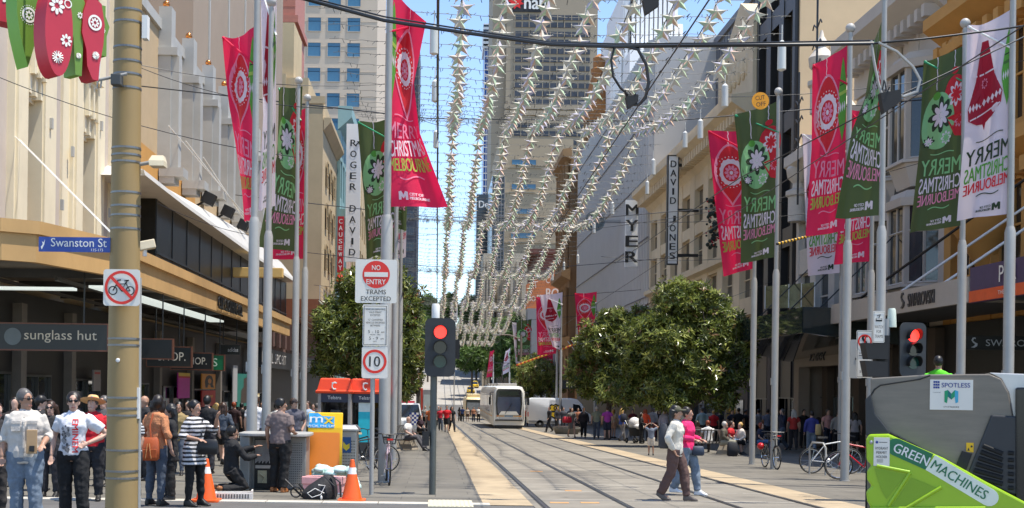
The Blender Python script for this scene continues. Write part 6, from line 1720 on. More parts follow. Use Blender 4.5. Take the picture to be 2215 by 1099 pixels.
for i in range(6):
    a, b = q2(2126 - i * 6 + i * 1, 964 + i * 13), q2(2168, 981 + i * 13); mb.path([(a[0], -.045, a[1]), (b[0], -.045, b[1])], .022, 6)
    a, b = q2(2180, 979 + i * 15), q2(2192, 980 + i * 15); mb.path([(a[0], -.045, a[1]), (b[0], -.045, b[1])], .02, 6)
mb.build('grille_slot', mat('slot_black', (.006, .006, .006), rough=.8, var=0), SW)
mb = MB()
for pts in (([(1968, 1022), (1922, 1092)], [(2036, 1052), (1962, 1096)], [(1884, 1097), (2130, 1097)], [(1897, 1006), (1968, 1020)])):
    mb.path([(q2(*p)[0], -.105, q2(*p)[1]) for p in pts], .018, 8)
mb.build('moulded_rib', LIME, SW, smooth=50)
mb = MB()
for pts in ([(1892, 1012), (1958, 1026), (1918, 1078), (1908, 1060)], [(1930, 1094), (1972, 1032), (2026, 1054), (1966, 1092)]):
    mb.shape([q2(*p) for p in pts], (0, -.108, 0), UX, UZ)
mb.build('recess_shade', mat('lime_shade', (.22, .38, .01), rough=.4, var=.06), SW)  # flat shapes in darker lime, painting the shade of moulded recesses
def lozenge(p0, p1, hw, r0, r1, m, y, nm):
    a, b = V(q2(*p0)), V(q2(*p1)); t_ = (b - a).normalized(); n_ = V((-t_.y, t_.x)); pts = []
    for c, s, rr in ((b, 1, r1), (a, -1, r0)):
        for k in range(9):
            an = R(-90 + 180 * k / 8); e = hw if rr else 0
            if rr: pts.append(c + t_ * (s * hw * math.cos(an)) + n_ * (s * hw * math.sin(an)))
        if not rr: pts += [c - n_ * hw * s, c + n_ * hw * s]
    mb = MB(); mb.prism([tuple(q) for q in pts], (0, y, 0), UX, UZ, .01); return mb.build(nm, m, SW), a, b, t_
_, a, b, t_ = lozenge((1938, 966), (2010, 998), .083, 1, 0, smat('name_green', (22, 110, 70), rough=.4), -.108, 'name_plate')
ux = V((t_.x, 0, t_.y)); uy = V((-t_.y, 0, t_.x))
mb = MB(); c = (a + b) / 2; mb.text('GREEN', (c.x - .01, -.112, c.y), ux, uy, (b - a).length * 1.02, .09, 0, bold=.02); mb.build('lettering', WHITE, SW)
_, a, b, t_ = lozenge((2012, 999), (2138, 1074), .083, 0, 1, smat('name_white', (226, 232, 214), rough=.4), -.108, 'name_plate')
ux = V((t_.x, 0, t_.y)); uy = V((-t_.y, 0, t_.x))
mb = MB(); c = (a + b) / 2; mb.text('MACHINES', (c.x, -.112, c.y), ux, uy, (b - a).length * .92, .09, 0, bold=.01); mb.build('lettering', smat('name_green', (22, 110, 70)), SW)
a, b = q2(2011, 886), q2(2105, 822)
mb = MB(); mb.box(a[0], b[0], -.012, .01, a[1], b[1]); st_ = mb.build('sticker', SIGNW, SW)
mb = MB(); w, h = b[0] - a[0], b[1] - a[1]; q = lambda u, v: (a[0] + u * w, -.016, a[1] + v * h)
mb.text('SPOTLESS', q(.6, .82), UX, UZ, w * .66, h * .15, 0, bold=.01)
for i in range(3):
    for j in range(3): c = q(.1 + i * .05, .74 + j * .09); mb.box(c[0] - .008, c[0] + .008, -.016, -.014, c[2] - .009, c[2] + .009, 0)
M_ = [(.34, .26), (.34, .62), (.42, .66), (.5, .54), (.58, .66), (.66, .62), (.66, .26), (.6, .22), (.58, .44), (.5, .34), (.42, .44), (.4, .22)]
for sl, mi in ((M_[:3] + [(.42, .44), (.4, .22)], 1), ([(.42, .66), (.5, .54), (.5, .34), (.42, .44)], 2), ([(.5, .54), (.58, .66), (.58, .44), (.5, .34)], 1), ([(.58, .66), (.66, .62), (.66, .26), (.6, .22), (.58, .44)], 3)):
    mb.shape([(q(*p)[0], q(*p)[2]) for p in sl], (0, -.016, 0), UX, UZ, mi)
mb.text('CITY OF MELBOURNE', q(.5, .1), UX, UZ, w * .36, h * .05, 4); mb.text('in service with', q(.16, .58), UX, UZ, w * .18, h * .03, 4)
o = mb.build('lettering', [smat('sign_blue', (40, 62, 140)), smat('logo_green', (30, 150, 100)), smat('logo_teal', (20, 110, 110)), smat('logo_blue', (70, 170, 200)), BLACK], st_, recalc=False)
a, b = q2(1890, 1006), q2(1925, 946)
mb = MB(); mb.box(a[0], b[0], -.112, -.1, a[1], b[1]); st_ = mb.build('permit_label', SIGNW, SW)
mb = MB(); w, h = b[0] - a[0], b[1] - a[1]
for tx, v, ww, hh in (('HYDRANT', .62, .8, .09), ('PERMIT', .47, .66, .09), ('HOLDER', .32, .68, .09)): mb.text(tx, (a[0] + w * (.5 if v < .8 else .62), -.116, a[1] + h * v), UX, UZ, w * ww, h * hh)
mb.box(a[0] + w * .34, a[0] + w * .84, -.114, -.113, a[1] + h * .82, a[1] + h * .84)
for v in (.13, .17, .21): mb.box(a[0] + w * .2, a[0] + w * .6, -.114, -.113, a[1] + h * v, a[1] + h * (v + .012))
mb.shape(circ(a[0] + w * .2, a[1] + h * .83, .013, 12), (0, -.116, 0), UX, UZ, 1); mb.build('lettering', [BLACK, smat('sign_blue', (40, 62, 140))], st_)
a, b = q2(2090, 978), q2(2106, 958)
mb = MB(); mb.box(a[0], b[0], -.01, .01, a[1], b[1]); mb.shape([(a[0] + .01, a[1] + .015), (a[0] + .03, a[1] + .015), (a[0] + .02, a[1] + .045)], (0, -.013, 0), UX, UZ, 1); mb.shape(circ(b[0] - .018, a[1] + .055, .01, 8), (0, -.013, 0), UX, UZ, 1); mb.build('warning_sticker', [smat('warn_yellow', (236, 186, 30)), BLACK], SW)
mb = MB(); mb.path([(q2(*p)[0], -.004, q2(*p)[1]) for p in ((1882, 858), (1892, 842), (1905, 833), (1990, 820), (2012, 812))], .008, 6); mb.path([(q2(*p)[0], -.012, q2(*p)[1]) for p in ((1925, 936), (2000, 975), (2094, 1022), (2200, 1078))], .012, 6); mb.build('rubber_seal', BLACKP, SW)
mb = MB(); mb.ell((q2(1885, 956)[0], -.105, q2(1885, 956)[1]), (.016, .012, .02), 10, 6); mb.build('bolt', STEEL, SW)
mb = MB(); mb.box(q2(1878, 940)[0] - .02, q2(1878, 940)[0] - .004, .01, 1.1, .25, q2(1878, 944)[1]); mb.build('side_cover', BLACKP, SW)
mb = MB(); mb.path([(.2, .12, .2), (.9, .12, .2)], .2, 12); mb.build('brush_drum', BLACKP, SW)
for x in (.45, 1.75): wheel(SW, (x, .2, .32), .32, .25, axis='Y')
# ================================================================ bicycles
def bicycle(label, px, d, rz, frame, basket=None, seatc=BLACKP, extra=None):
    p = G(px, d); t = thing('bicycle', label, 'bicycle', p, rz, 'bicycles parked in the mall')
    for x in (-.52, .52):
        mb = MB(); n = 26; mb.path([(x + .325 * math.cos(2 * math.pi * i / n), 0, .34 + .325 * math.sin(2 * math.pi * i / n)) for i in range(n + 1)], .018, 6, cap=False); w = mb.build('wheel', BLACKP, t, smooth=60)
        mb = MB(); mb.path([(x + .298 * math.cos(2 * math.pi * i / n), 0, .34 + .298 * math.sin(2 * math.pi * i / n)) for i in range(n + 1)], .01, 5, cap=False); mb.build('rim', CHROME, w)
        mb = MB()
        for i in range(14): a = 2 * math.pi * i / 14; mb.tube((x, .015 * (-1) ** i, .34), (x + .29 * math.cos(a), 0, .34 + .29 * math.sin(a)), .0022, n=3)
        mb.tube((x, -.05, .34), (x, .05, .34), .02, n=8); mb.build('spokes', CHROME, w)
    mb = MB(); bb, st, hd, hb = V((-.08, 0, .3)), V((-.2, 0, .82)), V((.34, 0, .86)), V((.38, 0, .68))
    for a, b in ((bb, st), (st * .9 + bb * .1, hd), (bb, hb), (hd, hb)): mb.tube(a, b, .018, n=8)
    for s in (-.05, .05): mb.tube(V((-.52, s, .34)), bb + V((0, s * .5, 0)), .009, n=6); mb.tube(V((-.52, s, .34)), st * .85 + bb * .15, .009, n=6)
    mb.build('frame', frame, t, smooth=50)
    mb = MB()
    for s in (-.05, .05): mb.path([(.385, s * .6, .66), (.44, s, .5), (.52, s, .34)], .011, 6)
    mb.build('fork', frame, t, smooth=50)
    mb = MB(); mb.tube(st, (-.23, 0, .93), .014, n=8); mb.rings([[V((-.38, s * .07, .93)) if 0 else V((-.38 + .28 * k, y, z)) for y, z in ((-.08 + .055 * k, .93), (.08 - .055 * k, .93), (.06 - .04 * k, .975), (-.06 + .04 * k, .975))] for k in (0, .4, 1)]); mb.build('saddle', seatc, t)
    mb = MB(); mb.path([(.33, 0, .9), (.31, 0, 1.02), (.34, -.1, 1.05), (.3, -.3, 1.06), (.2, -.33, 1.05)], .012, 6); mb.path([(.31, 0, 1.02), (.34, .1, 1.05), (.3, .3, 1.06), (.2, .33, 1.05)], .012, 6); mb.build('handlebar', BLACK, t, smooth=50)
    mb = MB(); mb.path([(bb.x + .09 * math.cos(2 * math.pi * i / 14), -.05, .3 + .09 * math.sin(2 * math.pi * i / 14)) for i in range(15)], .008, 4, cap=False); mb.tube((bb.x, -.06, .3), (bb.x + .1, -.07, .17), .01, n=6); mb.tube((bb.x, .06, .3), (bb.x - .1, .07, .43), .01, n=6); mb.box(bb.x + .06, bb.x + .15, -.14, -.07, .16, .18); mb.box(bb.x - .15, bb.x - .06, .07, .14, .42, .44); mb.build('crank', STEEL, t)
    if basket:
        mb = MB()
        for z, r in ((.86, .11), (.95, .13), (1.05, .15)): mb.path([(.52 + r * .8 * x, r * y, z) for x, y in ((-1, -1), (1, -1), (1, 1), (-1, 1), (-1, -1))], .006, 4)
        for x, y in ((-1, -1), (1, -1), (1, 1), (-1, 1), (0, -1), (0, 1), (1, 0), (1, .5), (1, -.5)): mb.tube((.52 + .088 * x, .11 * y, .86), (.52 + .12 * x, .15 * y, 1.05), .005, n=4)
        mb.box(.44, .6, -.1, .1, .855, .862); mb.build('basket', BLACK, t)
        mb = MB(); mb.box(.66, .672, -.06, .06, .93, .97); mb.build('reflector', smat('reflector_red', (210, 30, 20), rough=.2), t)
    if extra: extra(t)
    return t
bicycle('silver bicycle leaning at a hoop left of the right hand flag pole', 1797, 34, R(4), smat('bike_silver', (205, 206, 206), rough=.3))
bicycle('red framed bicycle half hidden by the sweeper', 1862, 31, R(172), smat('bike_red', (190, 24, 40), rough=.3))
bicycle('black bicycle with a front basket seen end on between two right hand poles', 1667, 36.6, R(-86), BLACK, True)
def helm(t):
    mb = MB(); mb.ell((-.35, -.18, .62), (.14, .1, .1), 10, 6); mb.build('helmet', smat('helmet_red', (190, 24, 30), rough=.3), t, smooth=60)
helm(bpy.data.objects['bicycle.002'])
bicycle('white and pink bicycle with a wire basket facing the viewer at the left', 838, 27.0, R(-84), smat('bike_pinkwhite', (226, 196, 200), rough=.35), True)
bicycle('black bicycle parked sideways behind the thin left sign pole', 790, 31.5, R(15), BLACK, seatc=smat('saddle_tan', (200, 170, 130)))
bicycle('second dark bicycle parked behind the black one near the phone booths', 782, 33.0, R(-60), smat('bike_dark', (50, 54, 60)))
for px, d, lb in ((1768, 33.4, 'grey hoop bicycle rack under the silver bicycle'), (1430, 66, 'grey hoop bicycle rack far off beside the crowd')):
    p = G(px, d); mb = MB(); mb.path([(-.0, -.3, 0), (0, -.3, .7), (0, -.2, .82), (0, .2, .82), (0, .3, .7), (0, .3, 0)], .025, 8)
    o = tag(mb.build('bicycle_rack', GALV, loc=p, smooth=50), lb, 'bike rack'); o.rotation_euler = (0, 0, R(25))
# ================================================================ trees
LEAF = [mat('leaf_dark', (.08, .105, .026), rough=.26, var=.3, scale=3, trans=.22), mat('leaf_mid', (.18, .22, .046), rough=.24, var=.3, scale=3, trans=.28), mat('leaf_olive', (.34, .37, .10), rough=.22, var=.3, scale=3, trans=.28), mat('leaf_rust', (.14, .075, .02), rough=.45, var=.3, scale=3)]
LEAFB = [mat('hill_leaf_dark', (.04, .08, .018), rough=.55, var=.3, trans=.3), mat('hill_leaf', (.08, .15, .03), rough=.5, var=.3, trans=.3), mat('hill_leaf_light', (.13, .21, .045), rough=.5, var=.3, trans=.3)]
BARK = mat('bark', (.11, .09, .07), rough=.9, var=.3, scale=9, bump=.4)
def tree(name, label, x, d, lobes, n, ll, mats, wts, seed, trunk=True, group=None, spread=.7, tr=.14):
    rs = random.Random(seed); z0 = gz(d)
    t = thing(name, label, 'tree', (x, d, z0), 0, group)
    L = [(P(px, py, d + dd) - V((x, d, z0)), .86 * rx / F * d, .86 * ry / F * d) for px, py, rx, ry, dd in lobes]
    for c, rx, ry in list(L):
        for _ in range(9 if d < 130 else 2):
            q = V((rs.gauss(0, 1), rs.gauss(0, 1), rs.gauss(0, 1))).normalized(); f = rs.uniform(.15, .36); L.append((c + V((q.x * rx, q.y * min(rx, 2), q.z * ry)) * rs.uniform(.8, 1.45), rx * f, ry * f))
    wl = [rx * rx * ry for _, rx, ry in L]; vs = []; fs = []; ms = []
    for _ in range(n):
        c, rx, ry = rs.choices(L, wl)[0]
        while 1:
            q = V((rs.uniform(-1, 1), rs.uniform(-1, 1), rs.uniform(-1, 1)))
            if .15 < q.length <= 1: break
        q = q.normalized() * (q.length ** spread) * (1 + rs.gauss(.02, .13))
        p = c + V((q.x * rx, q.y * min(rx, 2.6 if d < 90 else rx), q.z * ry))
        ax = (q.normalized() * .8 + V((rs.gauss(0, .5), rs.gauss(0, .5), rs.gauss(.35, .4)))).normalized()
        a = ax.orthogonal().normalized(); b = ax.cross(a); k = rs.randint(5, 7); off = rs.random() * 6.3; mi = rs.choices(range(len(mats)), wts)[0]
        for j in range(k):
            an = off + 2 * math.pi * j / k + rs.uniform(-.25, .25); l_ = ll * rs.uniform(.7, 1.2)
            dr = (a * math.cos(an) + b * math.sin(an) + ax * rs.uniform(.05, .75)).normalized(); sd = dr.cross(ax).normalized() * l_ * .15
            o = len(vs); m_ = p + dr * l_ * .5
            vs += [p, m_ + sd + ax * l_ * .03, p + dr * l_ - ax * l_ * .1, m_ - sd + ax * l_ * .03]; fs.append((o, o + 1, o + 2, o + 3)); ms.append(mi if rs.random() < .85 else rs.choices(range(len(mats)), wts)[0])
    mb = MB(); mb.v = [tuple(v) for v in vs]; mb.f = fs; mb.m = ms
    mb.build('crown', mats, t, recalc=False)
    if trunk:
        mb = MB(); zc = min(c.z - ry * .3 for c, rx, ry in L[:len(lobes)])
        mb.path([(0, 0, -.05), (.03, 0, max(.8, zc * .6)), (0, .05, max(1.4, zc))], [tr * 1.25, tr, tr * .9], 10)
        for c, rx, ry in L[:len(lobes)]:
            m = V((c.x * .4, c.y * .4, max(1.2, zc) + (c.z - max(1.2, zc)) * .45))
            mb.path([(0, 0, max(1.0, zc * .8)), m, c + V((0, 0, ry * .2))], [tr * .7, tr * .45, tr * .12], 7)
            for _ in range(4): mb.path([m, m.lerp(c, .6) + V((rs.gauss(0, rx * .3), rs.gauss(0, .4), rs.gauss(0, ry * .3))), c + V((rs.gauss(0, rx * .5), rs.gauss(0, .5), rs.gauss(0, ry * .5)))], [tr * .35, tr * .2, tr * .06], 5)
        mb.build('trunk', BARK, t, smooth=50)
    return t
W4 = [4, 4, 2.4, .35]
tree('broadleaf_tree', 'glossy leaved tree behind the no entry sign and the phone booths', -3.1, 58, [(765, 622, 45, 42, 0), (830, 620, 55, 55, .5), (735, 730, 62, 70, -.4), (800, 760, 70, 80, .3), (870, 740, 48, 90, 0), (708, 690, 34, 48, 0), (880, 650, 36, 44, .4), (862, 825, 42, 46, 0), (705, 795, 32, 30, 0), (800, 690, 70, 60, 0)], 4300, .3, LEAF, W4, 1)
tree('broadleaf_tree', 'big round glossy leaved tree nearest the right hand benches', G(1490, 57).x, 57, [(1470, 650, 58, 50, 0), (1430, 740, 70, 60, -.5), (1530, 730, 62, 70, 0), (1585, 705, 36, 34, .4), (1592, 800, 38, 40, 0), (1500, 800, 80, 70, 0), (1395, 790, 60, 70, .5), (1380, 720, 40, 40, 1), (1520, 640, 30, 30, 0), (1610, 760, 26, 34, 0), (1350, 850, 60, 26, 1), (1545, 660, 34, 30, 0), (1560, 860, 40, 30, 0), (1440, 855, 70, 30, 0)], 5000, .31, LEAF, W4, 2)
tree('broadleaf_tree', 'lower rust tinged tree left of the big right hand tree', G(1315, 71).x, 71, [(1330, 700, 46, 36, 0), (1285, 745, 46, 46, -.5), (1365, 760, 55, 62, .5), (1310, 820, 66, 50, 0), (1250, 800, 26, 46, 0), (1390, 690, 30, 30, 0)], 4000, .31, LEAF, [4, 4, 2.6, .9], 3)
tree('broadleaf_tree', 'small rust tinged tree between the tram and the white van', G(1170, 122).x, 122, [(1165, 810, 46, 44, 0), (1140, 830, 30, 38, 0), (1195, 825, 28, 42, 0)], 1500, .36, LEAF, [3, 4, 3, 1.2], 4)
tree('broadleaf_tree', 'dark leafy tree beside the police car behind the traffic light', G(905, 88).x, 88, [(898, 790, 22, 60, 0), (880, 830, 22, 42, 0)], 800, .3, LEAF, W4, 14)
hl = [((1020, 775, 38, 30, 0), 275, 'lowest leafy street tree just left above the tram'), ((1060, 735, 46, 48, 0), 285, 'leafy street tree behind the star row ends'), ((1105, 730, 42, 58, 0), 268, 'leafy street tree left of the distant banners'), ((1085, 790, 40, 28, 0), 270, 'leafy street tree right above the tram roof'), ((1030, 705, 40, 42, 0), 330, 'bright leafy tree on the hill behind the stars'), ((1075, 670, 32, 36, 0), 350, 'tall leafy tree between the pale stone piers'), ((1010, 740, 24, 36, 0), 380, 'leafy tree far along the right of the hill road'), ((1018, 668, 26, 32, 0), 420, 'darker tree crown rising on the skyline right of the cables'), ((1128, 790, 22, 34, 0), 262, 'leafy street tree beside the distant green banner'),
      ((925, 668, 26, 36, 0), 330, 'rounded tree on the left skyline above the red traffic light'), ((955, 690, 24, 44, 0), 370, 'bright tree in the gap just left of the star rows'), ((972, 660, 18, 26, 0), 460, 'dark tree on the far skyline between the star rows'), ((905, 710, 24, 48, 0), 262, 'tree beside the left building row beyond the cross street'), ((940, 740, 18, 30, 0), 290, 'low tree left of the hill road')]
for i, (lb, d, tx) in enumerate(hl):
    px, py, rx, ry, _ = lb
    tree('street_tree', tx, G(px, d).x, d, [(px, py, rx * .95, ry * .95, 0), (px - rx * .5, py + ry * .35, rx * .6, ry * .6, 0), (px + rx * .5, py + ry * .3, rx * .6, ry * .6, 0), (px + rx * .1, py - ry * .4, rx * .5, ry * .55, 0)], 800, .9 * d / 300, LEAFB, [3, 5, 4], 20 + i, group='street trees up the hill', spread=.6, tr=.22)
# ================================================================ people
REM = []
def rm(o, vox, it=2, fold=0.):
    m = o.modifiers.new('remesh', 'REMESH'); m.mode = 'VOXEL'; m.voxel_size = vox; m.use_smooth_shade = True
    s = o.modifiers.new('smooth', 'SMOOTH'); s.factor = .5; s.iterations = it
    if fold:
        if 'folds' not in bpy.data.textures:
            x = bpy.data.textures.new('folds', 'CLOUDS'); x.noise_scale = .11; x.noise_depth = 1
        dm = o.modifiers.new('folds', 'DISPLACE'); dm.texture = bpy.data.textures['folds']; dm.strength = fold; dm.mid_level = .28; dm.texture_coords = 'LOCAL'
    REM.append(o); return o
SKIN = [mat('skin_pale', (.56, .34, .25), rough=.5, var=.05), mat('skin_tan', (.42, .23, .15), rough=.5, var=.05), mat('skin_brown', (.24, .12, .07), rough=.5, var=.05)]
def cloth(rgb, nm=None):
    n = nm or 'cloth_%02x%02x%02x' % tuple(rgb)
    return mat(n, tuple(min(.8, x * .92) for x in lin(rgb)), rough=.85, var=.16, scale=5, bump=.35, bscale=14)
HAIRC = dict(black=(20, 17, 16), brown=(58, 38, 26), dark=(34, 25, 20), blonde=(196, 160, 96), grey=(84, 80, 78), red=(130, 56, 26), white=(190, 186, 180))
LEGS = dict(
    stand=(0, [(.095, 0, .93), (.105, -.015, .5), (.115, .02, .085)], [(-.095, 0, .93), (-.105, -.015, .5), (-.115, .02, .085)]),
    contra=(0, [(.095, 0, .93), (.12, -.05, .5), (.15, -.03, .085)], [(-.095, 0, .93), (-.095, .0, .5), (-.09, .04, .085)]),
    walk=(-.02, [(.09, 0, .91), (.09, -.2, .52), (.085, -.3, .1)], [(-.09, 0, .91), (-.085, .04, .5), (-.08, .32, .16)]),
    stride=(-.015, [(.09, 0, .915), (.09, -.14, .52), (.085, -.2, .09)], [(-.09, 0, .915), (-.085, .05, .5), (-.08, .24, .13)]),
    step=(-.01, [(.09, 0, .92), (.09, -.1, .52), (.09, -.16, .09)], [(-.09, 0, .92), (-.09, .02, .5), (-.09, .2, .12)]),
    sit=(-.47, [(.1, .0, .47), (.12, -.43, .49), (.13, -.45, .08)], [(-.1, 0, .47), (-.12, -.43, .49), (-.14, -.5, .08)]),
    sitfwd=(-.47, [(.1, .0, .47), (.1, -.42, .49), (.1, -.68, .1)], [(-.1, 0, .47), (-.1, -.43, .48), (-.12, -.72, .1)]),
    kneel=(-.5, [(.1, .02, .42), (.14, -.25, .08), (.14, .2, .07)], [(-.1, .02, .42), (-.13, -.22, .08), (-.13, .22, .07)]))
ARMS = dict(down=((.25, .04, 1.13), (.26, -.05, .88)), swingf=((.24, -.06, 1.13), (.23, -.24, .93)), swingb=((.24, .14, 1.15), (.25, .2, .9)), hip=((.43, .08, 1.15), (.2, -.06, 1.04)), bent=((.25, .05, 1.13), (.17, -.22, 1.08)), fold=((.26, -.02, 1.14), (.02, -.19, 1.16)),
            point=((.28, -.2, 1.2), (.16, -.33, 1.42)), reach=((.24, -.22, 1.2), (.16, -.5, 1.3)), face=((.26, -.12, 1.16), (.1, -.15, 1.5)), lap=((.24, -.04, 1.15), (.1, -.3, 1.0)), pocket=((.3, .08, 1.13), (.2, -.02, .92)), head=((.36, -.02, 1.5), (.13, -.05, 1.66)))
def mesh_parts(lod, H=1.7, sex='m', legs='stand', arms=('down', 'down'), sleeve='short', hem=.84, pants='long', hair='short', lean=0., head=0., fat=1., nod=0., roll=0.):
    k = H / 1.69; dz, LL, RL = LEGS[legs]
    f = sex == 'f'
    Tz = V((0, 0, .93 + dz)); ML = Matrix.Rotation(R(lean), 3, 'X')
    def up(p): p = V(p); q = V((p.x, p.y, p.z - .93)); return (ML @ q + Tz) * k
    Mh = Matrix.Rotation(R(head), 3, 'Z') @ Matrix.Rotation(R(nod), 3, 'X')
    hc = V((0, -.014, 1.535))
    def hd(p): return up(hc + Mh @ V(p))
    W = .9 if f else 1.0
    prof = [(.80, .135, .095, 0), (.88, .165 if not f else .175, .115, .005), (.95, .16 if not f else .17, .115, .0), (1.05, .15 if not f else .132, .105, 0), (1.14, .152 if not f else .132, .105, -.005), (1.25, .172 * W, .118 + (.016 if f else 0), -.01), (1.33, .176 * W, .112, -.0), (1.39, .15 * W, .092, .005), (1.425, .108 * W, .075, .01), (1.45, .07, .06, .012)]
    sl = lambda e, z0, z1: [[up((( (w * (fat if z < 1.3 else (fat + 1) / 2) + e)) * math.cos(a), y + (dp * (fat if z < 1.3 else (fat + 1) / 2) + e) * math.sin(a), z)) for a in [2 * math.pi * j / 16 for j in range(16)]] for z, w, dp, y in prof if z0 <= z <= z1]
    def limb(mb, pts, rs, n=9): mb.path([V(p) for p in pts], rs, n)
    A = []
    for s, nm in ((1, arms[0]), (-1, arms[1])):
        e, h = ARMS[nm] if isinstance(nm, str) else nm
        sh = V((s * .165 * W, .002, 1.365)); A.append((s, up(sh), up((s * e[0], e[1], e[2])), up((s * h[0], h[1], h[2]))))
    Lg = [[V(p) * k for p in LL], [V(p) * k for p in RL]]
    fa = .9 if f else 1.
    def armtube(mb, a, e, h, x, frac=1.):
        ra, re, rh = (.052 * fa + x) * k, (.043 * fa + x) * k, (.030 * fa + x) * k
        if frac <= .5: limb(mb, [a, a.lerp(e, .35), a.lerp(e, frac * 2)], [ra * 1.02, ra * 1.06, ra * 1.0])
        else: limb(mb, [a, a.lerp(e, .5), e, e.lerp(h, .35), e.lerp(h, (frac - .5) * 2)], [ra, ra * .95, re, re * .98, re + (rh - re) * (frac - .5) * 2])
    out = {}
    # --- body
    mb = MB(); mb.rings(sl(-.012, .8, 1.5)); limb(mb, [up((0, .012, 1.42)), hd((0, .01, -.02))], [.056 * k * (.9 if f else 1), .05 * k * (.9 if f else 1)])
    Mk = (ML @ Mh)
    mb.ell(hd((0, .0, .045)), (.073 * k, .092 * k, .1 * k), 14, 10, M=Mk); mb.ell(hd((0, -.022, -.035)), (.055 * k, .066 * k, .07 * k), 12, 8, M=Mk)
    if lod < 2:
        mb.path([hd((0, -.09, .05)), hd((0, -.106, .015)), hd((0, -.09, .0))], [.008, .014, .011], 6)
        for s in (-1, 1): mb.ell(hd((s * .074, .012, .02)), (.012, .02, .03), 6, 5, M=Mk)
    for s, a, e, h in A:
        armtube(mb, a, e, h, 0)
        dr = (h - e).normalized(); sd = dr.cross(V((0, 1, 0) if abs(dr.y) < .7 else (0, 0, 1))).normalized(); nn = dr.cross(sd)
        mb.path([h, h + dr * .04, h + dr * .085], [.024, .034, .03], 8, flat=.6, up=nn)
        for j in range(4):
            q = h + dr * .075 + sd * (j - 1.5) * .021; ln = (.062, .075, .07, .054)[j]
            mb.path([q, q + dr * ln * .55 + nn * .006, q + dr * ln + nn * .03], [.010, .009, .007], 6)
        th = h + dr * .025 + sd * .03 * (1 if s > 0 else -1) * -1
        mb.path([th, th + dr * .03 + sd * .022 * (-1 if s > 0 else 1) + nn * .01, th + dr * .06 + sd * .026 * (-1 if s > 0 else 1) + nn * .022], [.013, .011, .008], 6)
    for p in Lg: limb(mb, [p[0], p[0].lerp(p[1], .4), p[1], p[1].lerp(p[2], .3), p[2]], [.085 * k * fat, .075 * k, .054 * k, .056 * k, .036 * k])
    for p in Lg: mb.path([p[2] + V((0, .03, -.03)), p[2] + V((0, -.06, -.05)), p[2] + V((0, -.15, -.06))], [.03, .035, .02], 7)
    out['body'] = mb
    # --- face details
    mb = MB()
    for s in (-1, 1):
        mb.ell(hd((s * .031, -.084, .05)), (.013, .008, .007), 7, 5, 0); mb.ell(hd((s * .031, -.0905, .05)), (.006, .004, .006), 6, 4, 1); mb.path([hd((s * .015, -.091, .072)), hd((s * .033, -.091, .077)), hd((s * .05, -.078, .07))], .0045, 4, 1)
    mb.path([hd((-.022, -.083, -.04)), hd((0, -.09, -.037)), hd((.022, -.083, -.04))], .0065, 5, 2)
    out['face'] = mb
    # --- top garment
    mb = MB(); x = .017; mb.rings(sl(x, max(hem, .8), 1.44))
    if hem < .8:
        mb.rings([[up(((w + .012) * math.cos(a), (dp + .012) * math.sin(a), z)) for a in [2 * math.pi * j / 16 for j in range(16)]] for z, w, dp in ((hem, .2 * fat, .15 * fat), (.8, .18 * fat, .125 * fat), (.95, .17 * fat, .115 * fat))])
    fr = dict(short=.36, long=.97, half=.6, none=.1)[sleeve]
    for s, a, e, h in A: armtube(mb, a, e, h, .016 if sleeve != 'short' else .024, fr)
    mb.path([up((0, .012, 1.41)), up((0, .006, 1.455))], [.085 * k, .062 * k], 12)
    out['top'] = mb
    # --- lower garment
    mb = MB()
    if pants in ('skirt', 'dress'):
        z1 = .52 if pants == 'skirt' else .55
        mb.rings([[V((w * math.cos(a), dp * math.sin(a), z + dz)) * k for a in [2 * math.pi * j / 16 for j in range(16)]] for z, w, dp in ((z1, .2, .16), (.75, .19, .14), (.93, .17, .115), (1.02, .14, .105))])
    else:
        mb.rings([[V(((w * fat + .012) * math.cos(a), (dp * fat + .012) * math.sin(a), z + dz)) * k for a in [2 * math.pi * j / 16 for j in range(16)]] for z, w, dp in ((.82, .15, .105), (.88, .165, .115), (.95, .165, .112), (1.0, .155, .108))])
        c = dict(long=1., short=.42, knee=.56, slim=1.)[pants]; e = .01 if pants == 'slim' else .024
        for p in Lg:
            r3 = .045 + e if pants != 'slim' else .042
            if c < .6:
                q = p[1] if c > .5 else p[0].lerp(p[1], c * 2.0); limb(mb, [p[0], p[0].lerp(q, .5), q], [(.09 * fat + e) * k, (.086 * fat + e) * k, (.07 + e) * k])
            else: limb(mb, [p[0], p[0].lerp(p[1], .45), p[1], p[1].lerp(p[2], .35), p[2].lerp(p[1], .02)], [(.088 * fat + e) * k, (.078 * fat + e) * k, (.058 + e) * k, (.056 + e) * k, r3 * k])
    out['trousers' if pants not in ('skirt', 'dress') else 'skirt'] = mb
    # --- shoes
    mb = MB()
    for p in Lg:
        a = p[2]; back = legs == 'kneel'
        up_ = V((0, 0, 1))
        if back: mb.path([a + V((0, -.02, 0)), a + V((0, .06, .02)), a + V((0, .08, -.0))], [.045, .05, .04], 8)
        else:
            tilt = .04 if a.z > .13 else 0
            mb.rings([[a + V((sx * wd, y, zz + (tilt if y > 0 else -tilt * .8))) for sx, zz in ((-1, -.083), (1, -.083), (1, zt * .5 - .05), (.6, zt - .02), (-.6, zt - .02), (-1, zt * .5 - .05))] for y, wd, zt in ((.065, .03, .02), (.05, .036, .05), (-.04, .042, .055), (-.12, .046, -.005), (-.18, .035, -.03), (-.2, .018, -.045))])
    out['shoes'] = mb
    # --- hair
    mb = MB()
